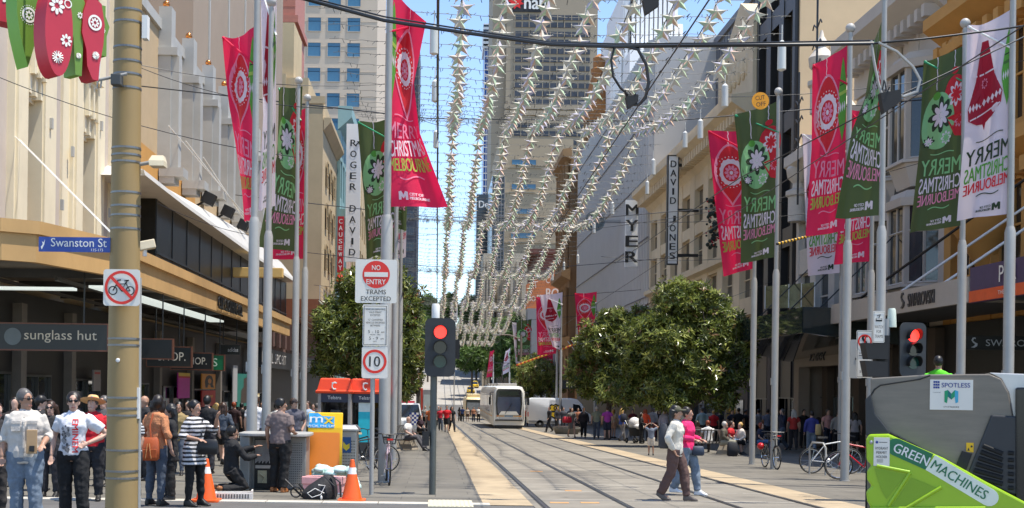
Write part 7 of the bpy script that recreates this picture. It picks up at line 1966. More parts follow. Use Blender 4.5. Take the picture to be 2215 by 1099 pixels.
    if hair != 'bald':
        mb.ell(hd((0, .024, .066)), (.086 * k, .1 * k, .106 * k), 14, 10, M=Mk)
        if hair == 'long':
            for xx in (-.055, 0, .055): mb.path([hd((xx, .05, .08)), hd((xx * 1.3, .085, -.04)), hd((xx * 1.5, .09, -.16)), hd((xx * 1.2, .1, -.3))], [.06, .05, .045, .018], 8)
        if hair == 'bob':
            for xx in (-.07, -.03, .03, .07): mb.path([hd((xx, .03, .08)), hd((xx * 1.12, .035, -.03)), hd((xx * 1.1, .03, -.13))], [.05, .045, .02], 8)
        if hair == 'bun': mb.ell(hd((0, .11, .08)), .045, 8, 6)
        if hair == 'curly':
            q = random.Random(2)
            for _ in range(22): mb.ell(hd((q.uniform(-.09, .09), q.uniform(.0, .1), q.uniform(-.1, .13))), .04, 6, 5)
    out['hair'] = mb
    frame = dict(up=up, hd=hd, k=k, A=A, Mk=Mk)
    return out, frame
VOX = (.0115, .017, .026)
def person(label, px, d, shirt, trousers, hair=('black', 'short'), shoes=(30, 28, 27), skin=0, yaw=0., lod=1, loc=None, group=None, hat=None, glasses=False, sleeve='short', tmat=None, pmat=None, **kw):
    p = loc or G(px, d)
    t = thing('person', label, 'person', p, R(yaw), group)
    parts, fr = mesh_parts(lod, hair=hair[1], sleeve=sleeve, **kw)
    mats = dict(body=SKIN[skin], top=tmat or cloth(shirt), trousers=pmat or cloth(trousers), skirt=pmat or cloth(trousers), shoes=mat('shoe_%02x%02x%02x' % tuple(shoes), lin(shoes), rough=.5), hair=mat('hair_' + hair[0], lin(HAIRC[hair[0]]), rough=.45, var=.25, scale=30))
    obs = {}
    for nm, mb in parts.items():
        if not mb.v: continue
        if nm == 'face':
            if lod < 2: obs[nm] = mb.build('face', [mat('eye_white', (.6, .58, .55), var=0), mat('eye_dark', (.015, .01, .008), rough=.3, var=0), mat('lips', (.36, .13, .11), rough=.4, var=0)], t, smooth=60)
            continue
        o = mb.build(nm, mats[nm], t)
        rm(o, VOX[lod] * (1 if nm != 'hair' or lod else .9), 2 if nm in ('body', 'shoes') else 3, .034 if nm in ('top', 'trousers', 'skirt') and lod < 2 else .02 if nm == 'hair' else 0); obs[nm] = o
    hd, Mk = fr['hd'], fr['Mk']
    if glasses:
        mb = MB()
        for s in (-1, 1): mb.ell(hd((s * .034, -.092, .047)), (.029, .012, .022), 10, 6, M=Mk); mb.path([hd((s * .06, -.082, .052)), hd((s * .078, .01, .05))], .004, 4)
        mb.path([hd((-.01, -.1, .052)), hd((.01, -.1, .052))], .004, 4); mb.build('sunglasses', mat('sunglass_black', (.01, .008, .008), rough=.12, var=0), t, smooth=60)
    if hat:
        kind, c = hat; mb = MB()
        if kind == 'cap':
            mb.ell(hd((0, .012, .085)), (.09, .103, .085), 14, 8, M=Mk); mb.rings([[hd((x, y, z)) for x, z in ((-w, .085), (0, .1), (w, .085), (w, .079), (0, .094), (-w, .079))] for y, w in ((-.06, .075), (-.13, .07), (-.175, .04))])
        elif kind == 'brim':
            mb.xf = lambda q: hd(q); mb.lathe([(.2, .09), (.21, .1), (.1, .105), (.092, .16), (.075, .185), (.02, .175)], n=24); mb.lathe([(.099, .106), (.1, .107), (.098, .14), (.093, .14)], n=24, mi=1, cap=False); mb.ell((.01, -.1, .125), (.02, .012, .02), 8, 5, 2)
        else: mb.ell(hd((0, .018, .06)), (.095, .11, .11), 14, 8, M=Mk)
        mb.build('hat', [cloth(c), cloth((190, 30, 40)), cloth((50, 80, 150))], t, smooth=50)
    return t, obs, fr
DENIM = mat('denim', (.07, .088, .12), rough=.9, var=.35, scale=5, bump=.3, bscale=18); DENIM2 = mat('denim_pale', (.16, .2, .25), rough=.9, var=.4, scale=5, bump=.3, bscale=18)
def bag(label, loc, size, m, name='bag', cat='bag', strap=None, rz=0., flap=None, soft=.35):
    t = thing(name, label, cat, loc, rz); w, dp, h = size
    mb = MB(); mb.rings([[V((w / 2 * q * x, dp / 2 * q2 * y, z)) for x, y in ((-1, -.6), (-.7, -1), (.7, -1), (1, -.6), (1, .6), (.7, 1), (-.7, 1), (-1, .6))] for z, q, q2 in ((0, .8, .7), (h * .08, 1, 1), (h * .5, 1.02, 1.05), (h * .85, .95, .8), (h, .82, .4))])
    mb.build('pouch', m, t, smooth=50)
    if flap:
        mb = MB(); mb.rings([[V((w * .42 * x, -dp * .56 + y, z)) for x, y in ((-1, 0), (1, 0), (1, .02), (-1, .02))] for z in (h * .12, h * .5)]); mb.build('pocket', m, t, bevel=.008)
        mb = MB()
        for x in (-.015, .015): mb.path([(x, -dp * .56, h * .75), (x * 2, -dp * .64, h * .4), (x * 3, -dp * .6, h * .1)], .006, 5)
        mb.build('tassel', flap, t)
    if strap:
        mb = MB(); mb.path(strap, .014, 6, flat=.5); mb.build('strap', m, t, smooth=50)
    return t
# ---- the foreground, left
OFF = smat('shirt_offwhite', (214, 206, 196), k=.85, rough=.85, var=.12, scale=3, bump=.4, bscale=12)
tM, oM, fM = person('heavy set man in an off white shirt, sunglasses and faded jeans at lower left', 52, 16.4, None, None, ('grey', 'short'), skin=1, yaw=12, lod=0, H=1.76, sex='m', fat=1.2, hem=.8, tmat=OFF, pmat=DENIM2, glasses=True, head=48, arms=(((.27, .03, 1.13), (.22, -.2, 1.03)), 'down'), legs='contra', sleeve='half')
mb = MB()
for s in (-1, 1): mb.box(s * .1 - .055, s * .1 + .055, -.178, -.16, 1.24, 1.36); mb.box(s * .1 - .06, s * .1 + .06, -.184, -.16, 1.335, 1.37)
for i in range(7): mb.ell((0, -.183 if i > 2 else -.17, .9 + i * .085), .008, 6, 4, 1)
mb.box(-.012, .012, -.188, -.15, .98, 1.36); mb.build('shirt_pockets', [OFF, mat('button', (.3, .28, .26))], tM)
bk = thing('wallet_folder', 'tan card folder held under the arm of the heavy set man', 'folder', fM['A'][0][3] + V(tM.location) + V((-.08, -.02, -.06)), R(14))
mb = MB(); mb.box(-.06, .07, -.02, .03, -.05, .25); mb.build('cover', smat('folder_tan', (178, 146, 108), rough=.6), bk, bevel=.006)
mb = MB(); mb.box(-.02, .04, -.05, -.02, -.02, .05); mb.build('clasp', BLACK, bk)
WTEE = smat('tee_white', (234, 234, 238), k=.9, rough=.85, var=.08, scale=3, bump=.35, bscale=12)
tE, oE, fE = person('woman in a white tee with vertical red lettering, sunglasses and black trousers, hand on hip', 156, 17.2, None, (26, 26, 28), ('dark', 'bun'), skin=0, yaw=4, lod=0, H=1.74, sex='f', hem=.88, tmat=WTEE, glasses=True, head=10, arms=('hip', 'down'), legs='contra')
tH, _, fH = person('person in a straw hat with red band, red vest and dark trousers reading', 197, 21.3, (206, 30, 44), (40, 40, 44), ('grey', 'short'), yaw=10, lod=0, H=1.7, hat=('brim', (222, 180, 124)), nod=-18, head=-14, arms=('bent', 'bent'), sleeve='long', fat=1.1)
LC = 'people standing at the left street corner'
person('woman in dark clothes and sunglasses between the heavy set man and the lettered tee', 108, 22, (36, 34, 36), (40, 40, 46), ('brown', 'long'), yaw=0, lod=1, H=1.62, sex='f', glasses=True, group=LC)
person('person in a black cap turned away behind the heavy set man', 86, 23.5, (34, 34, 38), (42, 42, 46), ('black', 'short'), yaw=100, lod=1, H=1.72, hat=('cap', (22, 22, 26)), group=LC)
person('grey haired man in a dark grey shirt standing in shade right of the straw hat', 223, 25, (76, 74, 76), (44, 44, 48), ('grey', 'short'), yaw=-20, lod=1, H=1.74, group=LC, fat=1.1)
person('curly haired woman in dark clothes cut off at the left edge', -12, 17.6, (40, 38, 40), (60, 56, 54), ('brown', 'curly'), yaw=60, lod=1, H=1.6, sex='f', group=LC)
person('person in a striped dark top mostly hidden behind the ochre pole', 285, 19.5, None, (34, 34, 40), ('black', 'long'), yaw=-50, lod=1, H=1.6, sex='f', group=LC, tmat=stripemat('stripe_dark', (.02, .02, .022), (.5, .5, .5), 22), skin=1)
person('man in black holding a phone to his ear right of the ochre pole', 312, 27, (28, 28, 32), (38, 38, 42), ('black', 'bald'), yaw=-60, lod=1, H=1.78, skin=1, arms=('down', 'face'), group=LC)
KNIT = smat('orange_knit', (206, 138, 96), k=.85, rough=.95, var=.2, scale=14, bump=.6, bscale=60)
tK, _, fK = person('woman in an orange knit jumper and jeans seen from behind with a brown bag', 336, 20.4, None, None, ('dark', 'bob'), yaw=150, lod=0, H=1.73, sex='f', hem=.82, tmat=KNIT, pmat=DENIM, sleeve='half', head=50, pants='slim', legs='stand')
bag('tan brown leather drawstring handbag with tassels on the orange jumper', V(tK.location) + V((-.06, -.2, .72)), (.3, .14, .36), smat('bag_leather', (176, 84, 40), rough=.45, var=.12, scale=9), strap=[(.02, .0, .34), (-.0, .02, .55), (.03, .08, .73), (.0, .16, .72)], flap=smat('tassel_tan', (206, 150, 96)))
person('person in a long black top and trousers behind the orange jumper', 366, 21.6, (26, 26, 28), (26, 26, 28), ('black', 'long'), yaw=-70, lod=0, H=1.6, sex='f', hem=.7, sleeve='long', arms=('bent', 'down'), skin=1)
person('woman in a khaki vest over white sleeves and dark jeans walking forward', 385, 29.3, (150, 130, 88), None, ('black', 'short'), yaw=8, lod=1, H=1.66, sex='f', hem=.8, pmat=DENIM, skin=1, legs='step', pants='slim')
STR = stripemat('stripe_blackwhite', (.018, .018, .02), (.62, .6, .6), 15.5, wob=.35)
tS, _, fS = person('woman in a loose black and white striped top pointing across the street', 418, 20.4, None, (22, 22, 24), ('black', 'bun'), yaw=62, lod=0, H=1.66, sex='f', hem=.66, tmat=STR, skin=1, arms=('point', 'bent'), sleeve='half', pants='slim', legs='contra', fat=1.08)
bag('black soft shoulder bag hanging from the striped top', V(tS.location) + V((.24, -.12, .82)), (.32, .12, .24), smat('bag_black', (26, 26, 28), rough=.4), strap=[(-.1, .02, .28), (-.13, .06, .45), (-.1, .1, .56)])
bag('tan flat handbag between the khaki vest and the striped top', V(tS.location) + V((-.12, .15, .6)), (.1, .1, .42), smat('bag_tan', (206, 160, 96), rough=.5))
# ---- workers at the cabinet
tB, _, fB = person('worker in black kneeling with an arm raised to the open cabinet', 500, 23.8, (24, 24, 27), (30, 29, 30), ('black', 'short'), (150, 96, 56), 1, yaw=118, lod=0, H=1.72, legs='kneel', arms=('reach', ((.22, -.2, 1.12), (.12, -.42, 1.16))), sleeve='long', hem=.84)
GREYP = smat('polo_grey', (128, 112, 108), k=.85, rough=.85, var=.1, scale=3, bump=.3, bscale=12)
tG, _, fG = person('worker in a grey polo shirt and black trousers seen from behind, looking left', 605, 23.9, None, (26, 25, 25), ('black', 'short'), (176, 110, 60), 1, yaw=162, lod=0, H=1.73, tmat=GREYP, head=-70, arms=('down', 'bent'), legs='contra', hem=.84, fat=1.12)
person('man in a patterned cap and slate shirt watching from behind the workers', 634, 33, (88, 88, 100), (40, 40, 44), ('brown', 'short'), yaw=20, lod=1, H=1.78, hat=('cap', (50, 44, 46)), arms=('pocket', 'pocket'), head=30)
person('man in a white tee standing with his back turned behind the two grey poles', 552, 33.5, (216, 216, 220), (50, 50, 58), ('brown', 'short'), yaw=170, lod=1, H=1.82)
person('long haired woman in a denim jacket and black shorts walking away', 481, 34, None, (24, 24, 28), ('brown', 'long'), yaw=176, lod=1, H=1.68, sex='f', tmat=DENIM, sleeve='long', pants='short', legs='walk', hem=.9)
person('blonde woman in dark clothes left of the denim jacket', 466, 37, (40, 40, 44), (40, 40, 46), ('blonde', 'bob'), yaw=190, lod=1, H=1.64, sex='f')
person('man in a black tee walking away behind the striped top', 446, 30, (28, 28, 32), (46, 46, 52), ('black', 'short'), yaw=170, lod=1, H=1.8, fat=1.1)
# ---- walkers on the crossing
CREAMK = smat('knit_cream', (226, 218, 202), k=.85, rough=.9, var=.1, scale=3, bump=.35, bscale=14); BRWN = smat('cargo_brown', (100, 76, 70), k=.85, rough=.9, var=.14, scale=3, bump=.35, bscale=14)
tC, _, fC = person('woman in a green cap, cream top and brown cargo trousers striding across the tracks', 1459, 23, None, None, ('black', 'long'), (96, 84, 76), 1, yaw=68, lod=0, H=1.7, sex='f', tmat=CREAMK, pmat=BRWN, sleeve='long', hat=('cap', (86, 84, 66)), arms=('pocket', 'pocket'), legs='stride', hem=.8)
t = bag('dark grey backpack on the woman in the green cap', V(tC.location) + V((-.19, .0, .93)), (.26, .18, .44), smat('pack_grey', (62, 64, 70), rough=.8, var=.15), name='backpack', cat='backpack', rz=R(68), strap=[(.1, -.05, .42), (.11, -.2, .5), (.11, -.34, .38), (.12, -.32, .16)])
tP, _, fP = person('woman in a hot pink jacket and jeans walking beside the cream top', 1484, 24.6, (232, 40, 110), None, ('dark', 'short'), (220, 220, 220), 1, yaw=60, lod=0, H=1.68, sex='f', pmat=DENIM2, sleeve='long', legs='stride', arms=('bent', 'bent'), hem=.84)
bag('dark blue and black waist bag carried by the pink jacket', V(tP.location) + V((.2, -.08, .76)), (.22, .12, .18), smat('bag_navy', (40, 52, 70), rough=.6))
# ---- the crowd: shared bodies, each person's own colours
ARC = {}
def arche(key):
    if key in ARC: return ARC[key]
    sex, legs, arms, sleeve, pants, hair = key
    parts, fr = mesh_parts(2, H=1.7, sex=sex, legs=legs, arms=arms, sleeve=sleeve, pants=pants, hair=hair, nod=(-14 if legs == 'sit' else 0), lean=(8 if legs == 'sit' else 0))
    obs = []
    for nm, mb in parts.items():
        if nm == 'face' or not mb.v: continue
        o = mb.build(nm, WHITE); rm(o, VOX[2], 2); obs.append(o)
    ARC[key] = obs; return obs
FIRST = {}
def crowd(label, px, d, H, yaw, shirt, pants_c, hair=('dark', 'short'), sex='m', legs='stand', arms=('down', 'down'), sleeve='short', pants='long', skin=0, group='people in the mall crowd', dz=0., pmat=None):
    key = (sex, legs, arms, sleeve, pants, hair[1]); src = arche(key)
    p = G(px, d); p.z += dz
    t = thing('person', label, 'person', p, R(yaw), group)
    s = H / 1.7
    for o in src:
        if key in FIRST: c = o.copy(); C.objects.link(c)
        else: c = o
        c.parent = t; c.scale = (s, s, s)
        nm = o.name.split('.')[0]
        m = dict(body=SKIN[skin], top=cloth(shirt), trousers=pmat or cloth(pants_c), skirt=cloth(pants_c), shoes=mat('shoe_dark', (.03, .028, .026), rough=.5), hair=mat('hair_' + hair[0], lin(HAIRC[hair[0]]), rough=.45, var=.25, scale=30))[nm]
        c.material_slots[0].link = 'OBJECT'; c.material_slots[0].material = m
    FIRST[key] = 1
    return t
BK, NV, GY, WH, RD, BL, BR, PK_ = (28, 28, 32), (40, 46, 66), (120, 118, 118), (222, 220, 216), (206, 38, 48), (50, 90, 170), (112, 88, 66), (226, 150, 160)
JN = (70, 92, 124)
cr_ = crowd
WK, SW_ = 'walk', ('swingf', 'swingb')
# right side, before the van
cr_('man in a black suit at the left of the suited group by the van', 1188, 89, 1.8, -60, BK, BK, legs=WK, arms=SW_, sleeve='long')
cr_('man in a dark suit talking in the middle of the suited group', 1204, 91, 1.78, 60, (44, 44, 50), BK, sleeve='long')
cr_('man in a grey suit at the right of the suited group', 1218, 94, 1.76, 20, (70, 72, 80), (60, 60, 66), sleeve='long')
cr_('man in a navy jacket behind the suited group', 1233, 98, 1.78, -30, NV, (50, 50, 56), sleeve='long')
cr_('woman in a navy top and pale skirt beside the suited group', 1211, 96, 1.62, 0, NV, (190, 196, 210), ('dark', 'long'), 'f', pants='skirt')
cr_('woman in a grey dress and flat cap carrying a red bag', 1236, 73, 1.72, 15, (124, 122, 116), (124, 122, 116), ('dark', 'bob'), 'f', WK, SW_, pants='skirt')
cr_('man in a dark jacket over a pink shirt walking to the camera', 1262, 73, 1.74, -5, (52, 48, 54), BK, ('black', 'short'), legs='step', sleeve='long', skin=1)
cr_('person in an orange brown top half hidden near the van', 1250, 90, 1.7, 0, (170, 110, 80), BK, skin=1)
cr_('grey haired person in a patterned pale green shirt and jeans seen from behind', 1290, 70.5, 1.8, 175, (140, 146, 126), JN, ('white', 'short'), legs='step', pmat=DENIM)
cr_('man in a purple shirt and dark shorts seen from behind', 1313, 69, 1.78, 180, (166, 62, 158), NV, ('brown', 'short'), pants='knee')
cr_('woman in a pale blouse right of the purple shirt', 1327, 73, 1.66, 120, (220, 206, 194), (210, 170, 150), ('blonde', 'long'), 'f', pants='short')
cr_('blonde woman in a bright blue top and grey trousers with a dark pack', 1345, 65, 1.7, 130, (46, 80, 170), (126, 124, 126), ('blonde', 'long'), 'f', WK, SW_)
cr_('person in black bending beside the pram', 1386, 62, 1.5, 90, BK, BK, ('dark', 'long'), 'f', arms=('bent', 'bent'), sleeve='long')
cr_('person in an orange red hooded top behind the pram', 1395, 68, 1.68, 170, (232, 84, 46), (60, 60, 66), ('red', 'bob'), 'f', sleeve='long')
cr_('person in a grey hooded jacket raising an arm behind the pram', 1411, 69, 1.76, 160, (150, 150, 152), (150, 80, 80), ('grey', 'bob'), sleeve='long')
cr_('small child in grey top and pale shorts with hands on head', 1408, 46, 1.14, 175, (118, 128, 144), (214, 204, 190), ('black', 'short'), arms=('head', 'head'), pants='knee', skin=1)
cr_('man in a pale lavender shirt behind the green cap woman', 1437, 58, 1.72, 20, (196, 192, 214), (90, 88, 96), ('black', 'short'), arms=('bent', 'down'), sleeve='long', skin=1)
cr_('person in black standing between the pram and the lavender shirt', 1425, 72, 1.66, 0, (46, 40, 44), BK, ('dark', 'long'), 'f')
cr_('person in a dark red top in the tree shade left of the pram', 1368, 76, 1.66, 10, (110, 36, 40), BK)
# benches on the right
cr_('man in a pale blue shirt standing with his back turned behind the benches', 1518, 62, 1.78, 180, (172, 202, 214), (60, 60, 70), ('grey', 'short'), sleeve='long')
cr_('woman with a white strap across a red top standing in shade', 1543, 63, 1.66, 170, RD, BK, ('blonde', 'short'), 'f')
cr_('long haired woman seated low at the left bench end', 1508, 55, 1.66, 190, (60, 44, 40), BK, ('brown', 'long'), 'f', 'sit', ('lap', 'lap'))
cr_('person in a white shirt seated with back turned on the left bench', 1531, 50, 1.74, 180, WH, (60, 60, 66), ('red', 'short'), legs='sit', arms=('lap', 'lap'))
cr_('elderly man in a pale cap and brown jacket seated at the bench end', 1562, 47.3, 1.72, 70, (92, 86, 74), (150, 146, 130), ('white', 'short'), legs='sit', arms=('lap', 'lap'), sleeve='long')
cr_('man in a red tee seated on the bench looking down', 1577, 48.6, 1.74, 60, RD, (120, 150, 180), ('brown', 'short'), legs='sit', arms=('lap', 'lap'), pants='knee')
cr_('blonde woman in a cream cardigan seated on the bench', 1604, 48.4, 1.68, -60, (224, 212, 200), BK, ('blonde', 'bun'), 'f', 'sit', ('lap', 'lap'), 'long')
cr_('red haired woman in navy seated reading behind the left hand pole', 1641, 49, 1.68, 60, NV, (80, 110, 150), ('red', 'bob'), 'f', 'sit', ('lap', 'lap'))
for i, (px, d, H, c, pc, lb) in enumerate(((1583, 64, 1.72, NV, BK, 'man in navy with hand at his face in the shade by the shopfront'), (1597, 63, 1.78, (34, 36, 44), BK, 'tall man in black standing in shade above the red tee'), (1612, 66, 1.7, BK, BK, 'person in black in deep shade right of the tall man'), (1640, 64, 1.74, (140, 140, 148), BK, 'man in a grey tee in shade between the two poles'), (1660, 62, 1.74, (120, 130, 160), NV, 'man in a blue grey shirt standing just left of the second pole'), (1625, 68, 1.66, (60, 30, 34), BK, 'person in dark maroon in the shop doorway'), (1556, 66, 1.7, (44, 44, 50), BK, 'person in charcoal in shade right of the red top'))):
    cr_(lb, px, d, H, [20, 170, 60, 190, 175, 0, 30][i], c, pc, arms=(('face', 'down') if i == 0 else ('down', 'down')), skin=i % 3)
cr_('man in a navy jumper and jeans stepping left with a hand at his face', 1691, 52.5, 1.76, -70, NV, JN, ('grey', 'short'), legs=WK, arms=('face', 'face'), sleeve='long', pmat=DENIM)
cr_('woman in a red top with grey cap and dark pack seen from behind', 1716, 54, 1.72, 175, (190, 60, 56), (50, 50, 56), ('white', 'long'), 'f', legs='step')
cr_('person in a blue and white jacket and jeans with a tan shoulder bag', 1755, 48, 1.66, 178, (66, 70, 140), JN, ('dark', 'short'), legs='step', sleeve='long', pmat=DENIM2)
cr_('man in a pink striped shirt looking right by the shop window', 1790, 54, 1.76, 20, (214, 160, 156), NV, ('grey', 'short'), skin=0)
cr_('person in a grey cardigan and black trousers left of the tall right pole', 1812, 52, 1.7, 165, (150, 148, 146), BK, ('black', 'short'), sleeve='long')
cr_('person in a grey top and dark skirt right of the tall right pole', 1848, 50, 1.64, 170, (170, 164, 166), BK, ('dark', 'long'), 'f', pants='skirt')
cr_('dim person in black behind the blue and white jacket', 1738, 58, 1.74, 10, BK, BK)
cr_('dim person in brown at the shop window right of the red top', 1768, 60, 1.7, 0, (80, 66, 56), BK, skin=1)
# worker above the sweeper
cr_('worker in a bright lime green shirt seen above the sweeper', 2026, 24, 1.76, 150, (96, 214, 40), (40, 40, 44), ('black', 'short'), dz=.92, skin=1)
# middle of the street
cr_('person in a red tee and black shorts walking to the camera left of the tracks', 966, 83, 1.76, 0, (216, 26, 40), BK, ('brown', 'short'), legs='step', pants='knee')
cr_('person in black with a shoulder bag right of the red tee', 977, 86, 1.72, 20, BK, BK, ('dark', 'long'), 'f', legs=WK)
cr_('person in a pinkish red top and jeans left of the red tee', 953, 88, 1.68, 0, (206, 50, 66), JN, ('black', 'short'), legs='step', pmat=DENIM)
cr_('bald person in grey far left of the tracks', 948, 110, 1.74, 0, GY, BK, ('grey', 'bald'))
cr_('person in an orange top and jeans walking behind the signal post', 931, 70, 1.74, 170, (206, 110, 60), JN, ('blonde', 'short'), legs=WK, pmat=DENIM2)
cr_('person in black and pink sitting beside the police car', 907, 66, 1.7, 50, (60, 40, 50), BK, ('dark', 'long'), 'f', legs='sit', arms=('lap', 'lap'))
cr_('bald person in grey with white strap near the signal post', 919, 92, 1.74, 0, (170, 166, 160), BK, ('grey', 'bald'))
cr_('person in deep blue by the older tram', 1000, 150, 1.74, 170, (40, 60, 110), BK)
cr_('person in black left of the older tram', 994, 158, 1.72, 150, BK, BK, ('dark', 'long'), 'f')
cr_('person in a pale top and bare legs by the older tram', 1011, 155, 1.68, 0, (206, 190, 176), (90, 70, 64), ('brown', 'long'), 'f', pants='short')
cr_('person in orange brown right of the older tram front', 1024, 152, 1.72, 20, (176, 120, 90), NV)
cr_('person in a white shirt next to the modern tram rear', 1035, 150, 1.74, 10, WH, BK)
cr_('bald man in a white shirt sitting on the bench left of the tracks', 882, 48, 1.76, 62, WH, (74, 72, 76), ('grey', 'bald'), legs='sitfwd', arms=('lap', 'lap'))
cr_('person in red just right of the modern tram', 1138, 118, 1.7, 0, (196, 60, 50), BK)
# left side under the canopy and along the shops
LS = ((505, 46, 1.72, (44, 20, 22), BK, ('red', 'short'), 170, 'person with red head covering walking away left of the tall poles'), (522, 52, 1.7, BK, BK, ('black', 'short'), 160, 'dark clothed person far under the canopy beside the first pole'), (565, 50, 1.74, (120, 116, 120), BK, ('dark', 'short'), 10, 'person in grey between the two thick left poles'), (596, 44, 1.68, (206, 204, 200), (60, 60, 66), ('black', 'short'), 175, 'person in a white tee walking away right of the thick poles'),
      (612, 52, 1.7, (60, 60, 64), BK, ('dark', 'short'), 0, 'person in charcoal behind the polo shirt worker'), (664, 42, 1.76, (168, 190, 214), NV, ('brown', 'short'), -20, 'man in a pale blue shirt left of the phone booths'), (676, 55, 1.7, (150, 50, 50), BK, ('dark', 'short'), 10, 'person in dull red in the shade left of the phone booths'), (684, 50, 1.72, (86, 86, 90), BK, ('grey', 'short'), 180, 'person in dark grey just left of the phone booths'),
      (404, 36, 1.7, (40, 38, 40), BK, ('black', 'long'), 0, 'long haired person in black behind the khaki vest'), (428, 44, 1.7, (70, 40, 40), BK, ('brown', 'short'), 170, 'person in maroon deep under the canopy'), (540, 60, 1.7, (46, 42, 46), BK, ('black', 'short'), 0, 'small dark figure far along the shopfronts'), (650, 60, 1.72, (54, 54, 60), BK, ('dark', 'short'), 20, 'small dim figure behind the cap wearer'), (700, 62, 1.7, (200, 196, 196), BK, ('dark', 'short'), 170, 'far person in a pale top seen through the phone booths'),
      (30, 24.5, 1.7, (44, 36, 34), BK, ('dark', 'long'), 10, 'dim figure in brown behind the left shoulder of the heavy set man'), (240, 27, 1.7, (200, 140, 96), BK, ('brown', 'short'), 40, 'person with tan sleeves half hidden behind the ochre pole'))
for px, d, H, c, pc, hr, yw, lb in LS: cr_(lb, px, d, H, yw, c, pc, hr, legs='step' if yw > 150 else 'stand', skin=px % 2, group='people along the left shops')
# ---- turn the sculpted figures into plain meshes
_dg = bpy.context.evaluated_depsgraph_get()
_new = {}
for o in REM:
    if o.name not in bpy.data.objects: continue
    _new[o.data.name] = (o.data, bpy.data.meshes.new_from_object(o.evaluated_get(_dg), preserve_all_data_layers=False, depsgraph=_dg))
_by = {}
for old, me in _new.values(): _by[old] = me
for o in list(bpy.data.objects):
    if o.type == 'MESH' and o.data in _by:
        keep = [(s.link, s.material) for s in o.material_slots]
        for m in list(o.modifiers): o.modifiers.remove(m)
        o.data = _by[o.data]
        for s, (lk, mt) in zip(o.material_slots, keep):
            s.link = lk; s.material = mt
def decal(target, body, c, ux, uy, w, h, m, y0=-.6, name='lettering', bold=.02, polys=None):
    """lettering laid on a garment, following its folds"""
    tr = BVHTree.FromPolygons([v.co for v in target.data.vertices], [p.vertices[:] for p in target.data.polygons])
    mb = MB()
    if body: mb.text(body, c, ux, uy, w, h, 0, bold=bold)
    for pl, mi in (polys or []): mb.add([V((c[0] + x, 0, c[2] + z)) for x, z in pl], [tuple(range(len(pl)))], mi)
    out = []
    for p in mb.v:
        hit = tr.ray_cast(V((p[0], y0, p[2])), V((0, 1, 0)))
        out.append((p[0], (hit[0].y if hit[0] else -.14) - .007, p[2]))
    mb.v = out
    return mb.build(name, m, target.parent, recalc=False)
decal(oE['top'], 'EMINEM', (.055, 0, 1.17), (0, 0, -1), (1, 0, 0), .44, .075, smat('print_red_tee', (214, 40, 44), var=.1), bold=.035)
blob = []
q = random.Random(9)
for i in range(26):
    x, z, r_ = q.uniform(-.12, -.02), q.uniform(.98, 1.33), q.uniform(.012, .03)
    blob.append(([(x + r_ * (.6 + .5 * q.random()) * math.cos(a * .8), z - 1.17 + r_ * 1.3 * (.6 + .5 * q.random()) * math.sin(a * .8)) for a in range(8)], i % 3))
decal(oE['top'], None, (0, 0, 1.17), None, None, 0, 0, [mat('print_grey_a', (.08, .08, .09)), mat('print_grey_b', (.3, .3, .31)), mat('print_grey_c', (.16, .16, .17))], name='print', polys=blob)
# ================================================================ things on the pavement
# phone booths
def booth(label, px, d, poster_col=None):
    p = G(px, d); t = thing('phone_booth', label, 'phone booth', p, 0, 'phone booths on the left pavement')
    w, h = .44, 1.98
    mb = MB()
    for x in (-w, w): mb.box(x - .05, x + .05, -.05, .85, 0, h)
    mb.box(-w, w, .8, .85, 0, .7); mb.build('side_frame', smat('booth_grey', (178, 170, 162), k=.8, rough=.5), t, bevel=.015)
    mb = MB(); mb.box(-w + .05, w - .05, .7, .74, .6, h); mb.build('back_glass', DARKGLASS, t)
    mb = MB(); mb.rings([[V((x * a, .4 + y * a * .9, z)) for x, y in ((-.55, -.55), (.55, -.55), (.55, .55), (-.55, .55))] for z, a in ((h, 1.0), (h + .07, 1.02), (h + .1, .93), (h + .42, .78), (h + .45, .7))]); rf = mb.build('roof', smat('booth_orange', (232, 72, 30), rough=.35, var=.04), t, bevel=.01)
    mb = MB(); n = 14
    mb.path([(.07 * math.cos(R(60 + 250 * i / n)) + .0, -.085, h + .22 + .1 * math.sin(R(60 + 250 * i / n))) for i in range(n + 1)], .022, 6); mb.box(-.08, .07, -.1, -.07, h + .29, h + .33); mb.build('emblem', WHITE, t)
    mb = MB(); mb.box(-w + .05, w - .05, -.06, -.02, h - .26, h - .0); mb.build('name_panel', smat('booth_navy', (40, 44, 66), rough=.4), t)
    mb = MB(); mb.text('Telstra', (.0, -.066, h - .12), UX, UZ, .4, .1); mb.build('lettering', WHITE, t)
    mb = MB(); mb.box(-.16, .16, .5, .7, .95, 1.5); mb.box(-.14, -.06, .44, .5, 1.0, 1.35); mb.build('telephone', smat('phone_grey', (90, 92, 96), rough=.4), t, bevel=.02)
    if poster_col:
        mb = MB(); mb.box(-.2, .18, -.02, .0, .55, 1.72); mb.box(-.2, .18, -.024, -.02, 1.45, 1.72, 1); mb.build('poster', [smat('poster_cyan', (40, 190, 206)), smat('poster_pale', (214, 226, 220))], t)
    return t
booth('orange roofed phone booth behind the yellow newspaper stand', 722, 38)
booth('orange roofed phone booth with a cyan poster behind the sign pole', 789, 38.3, 1)
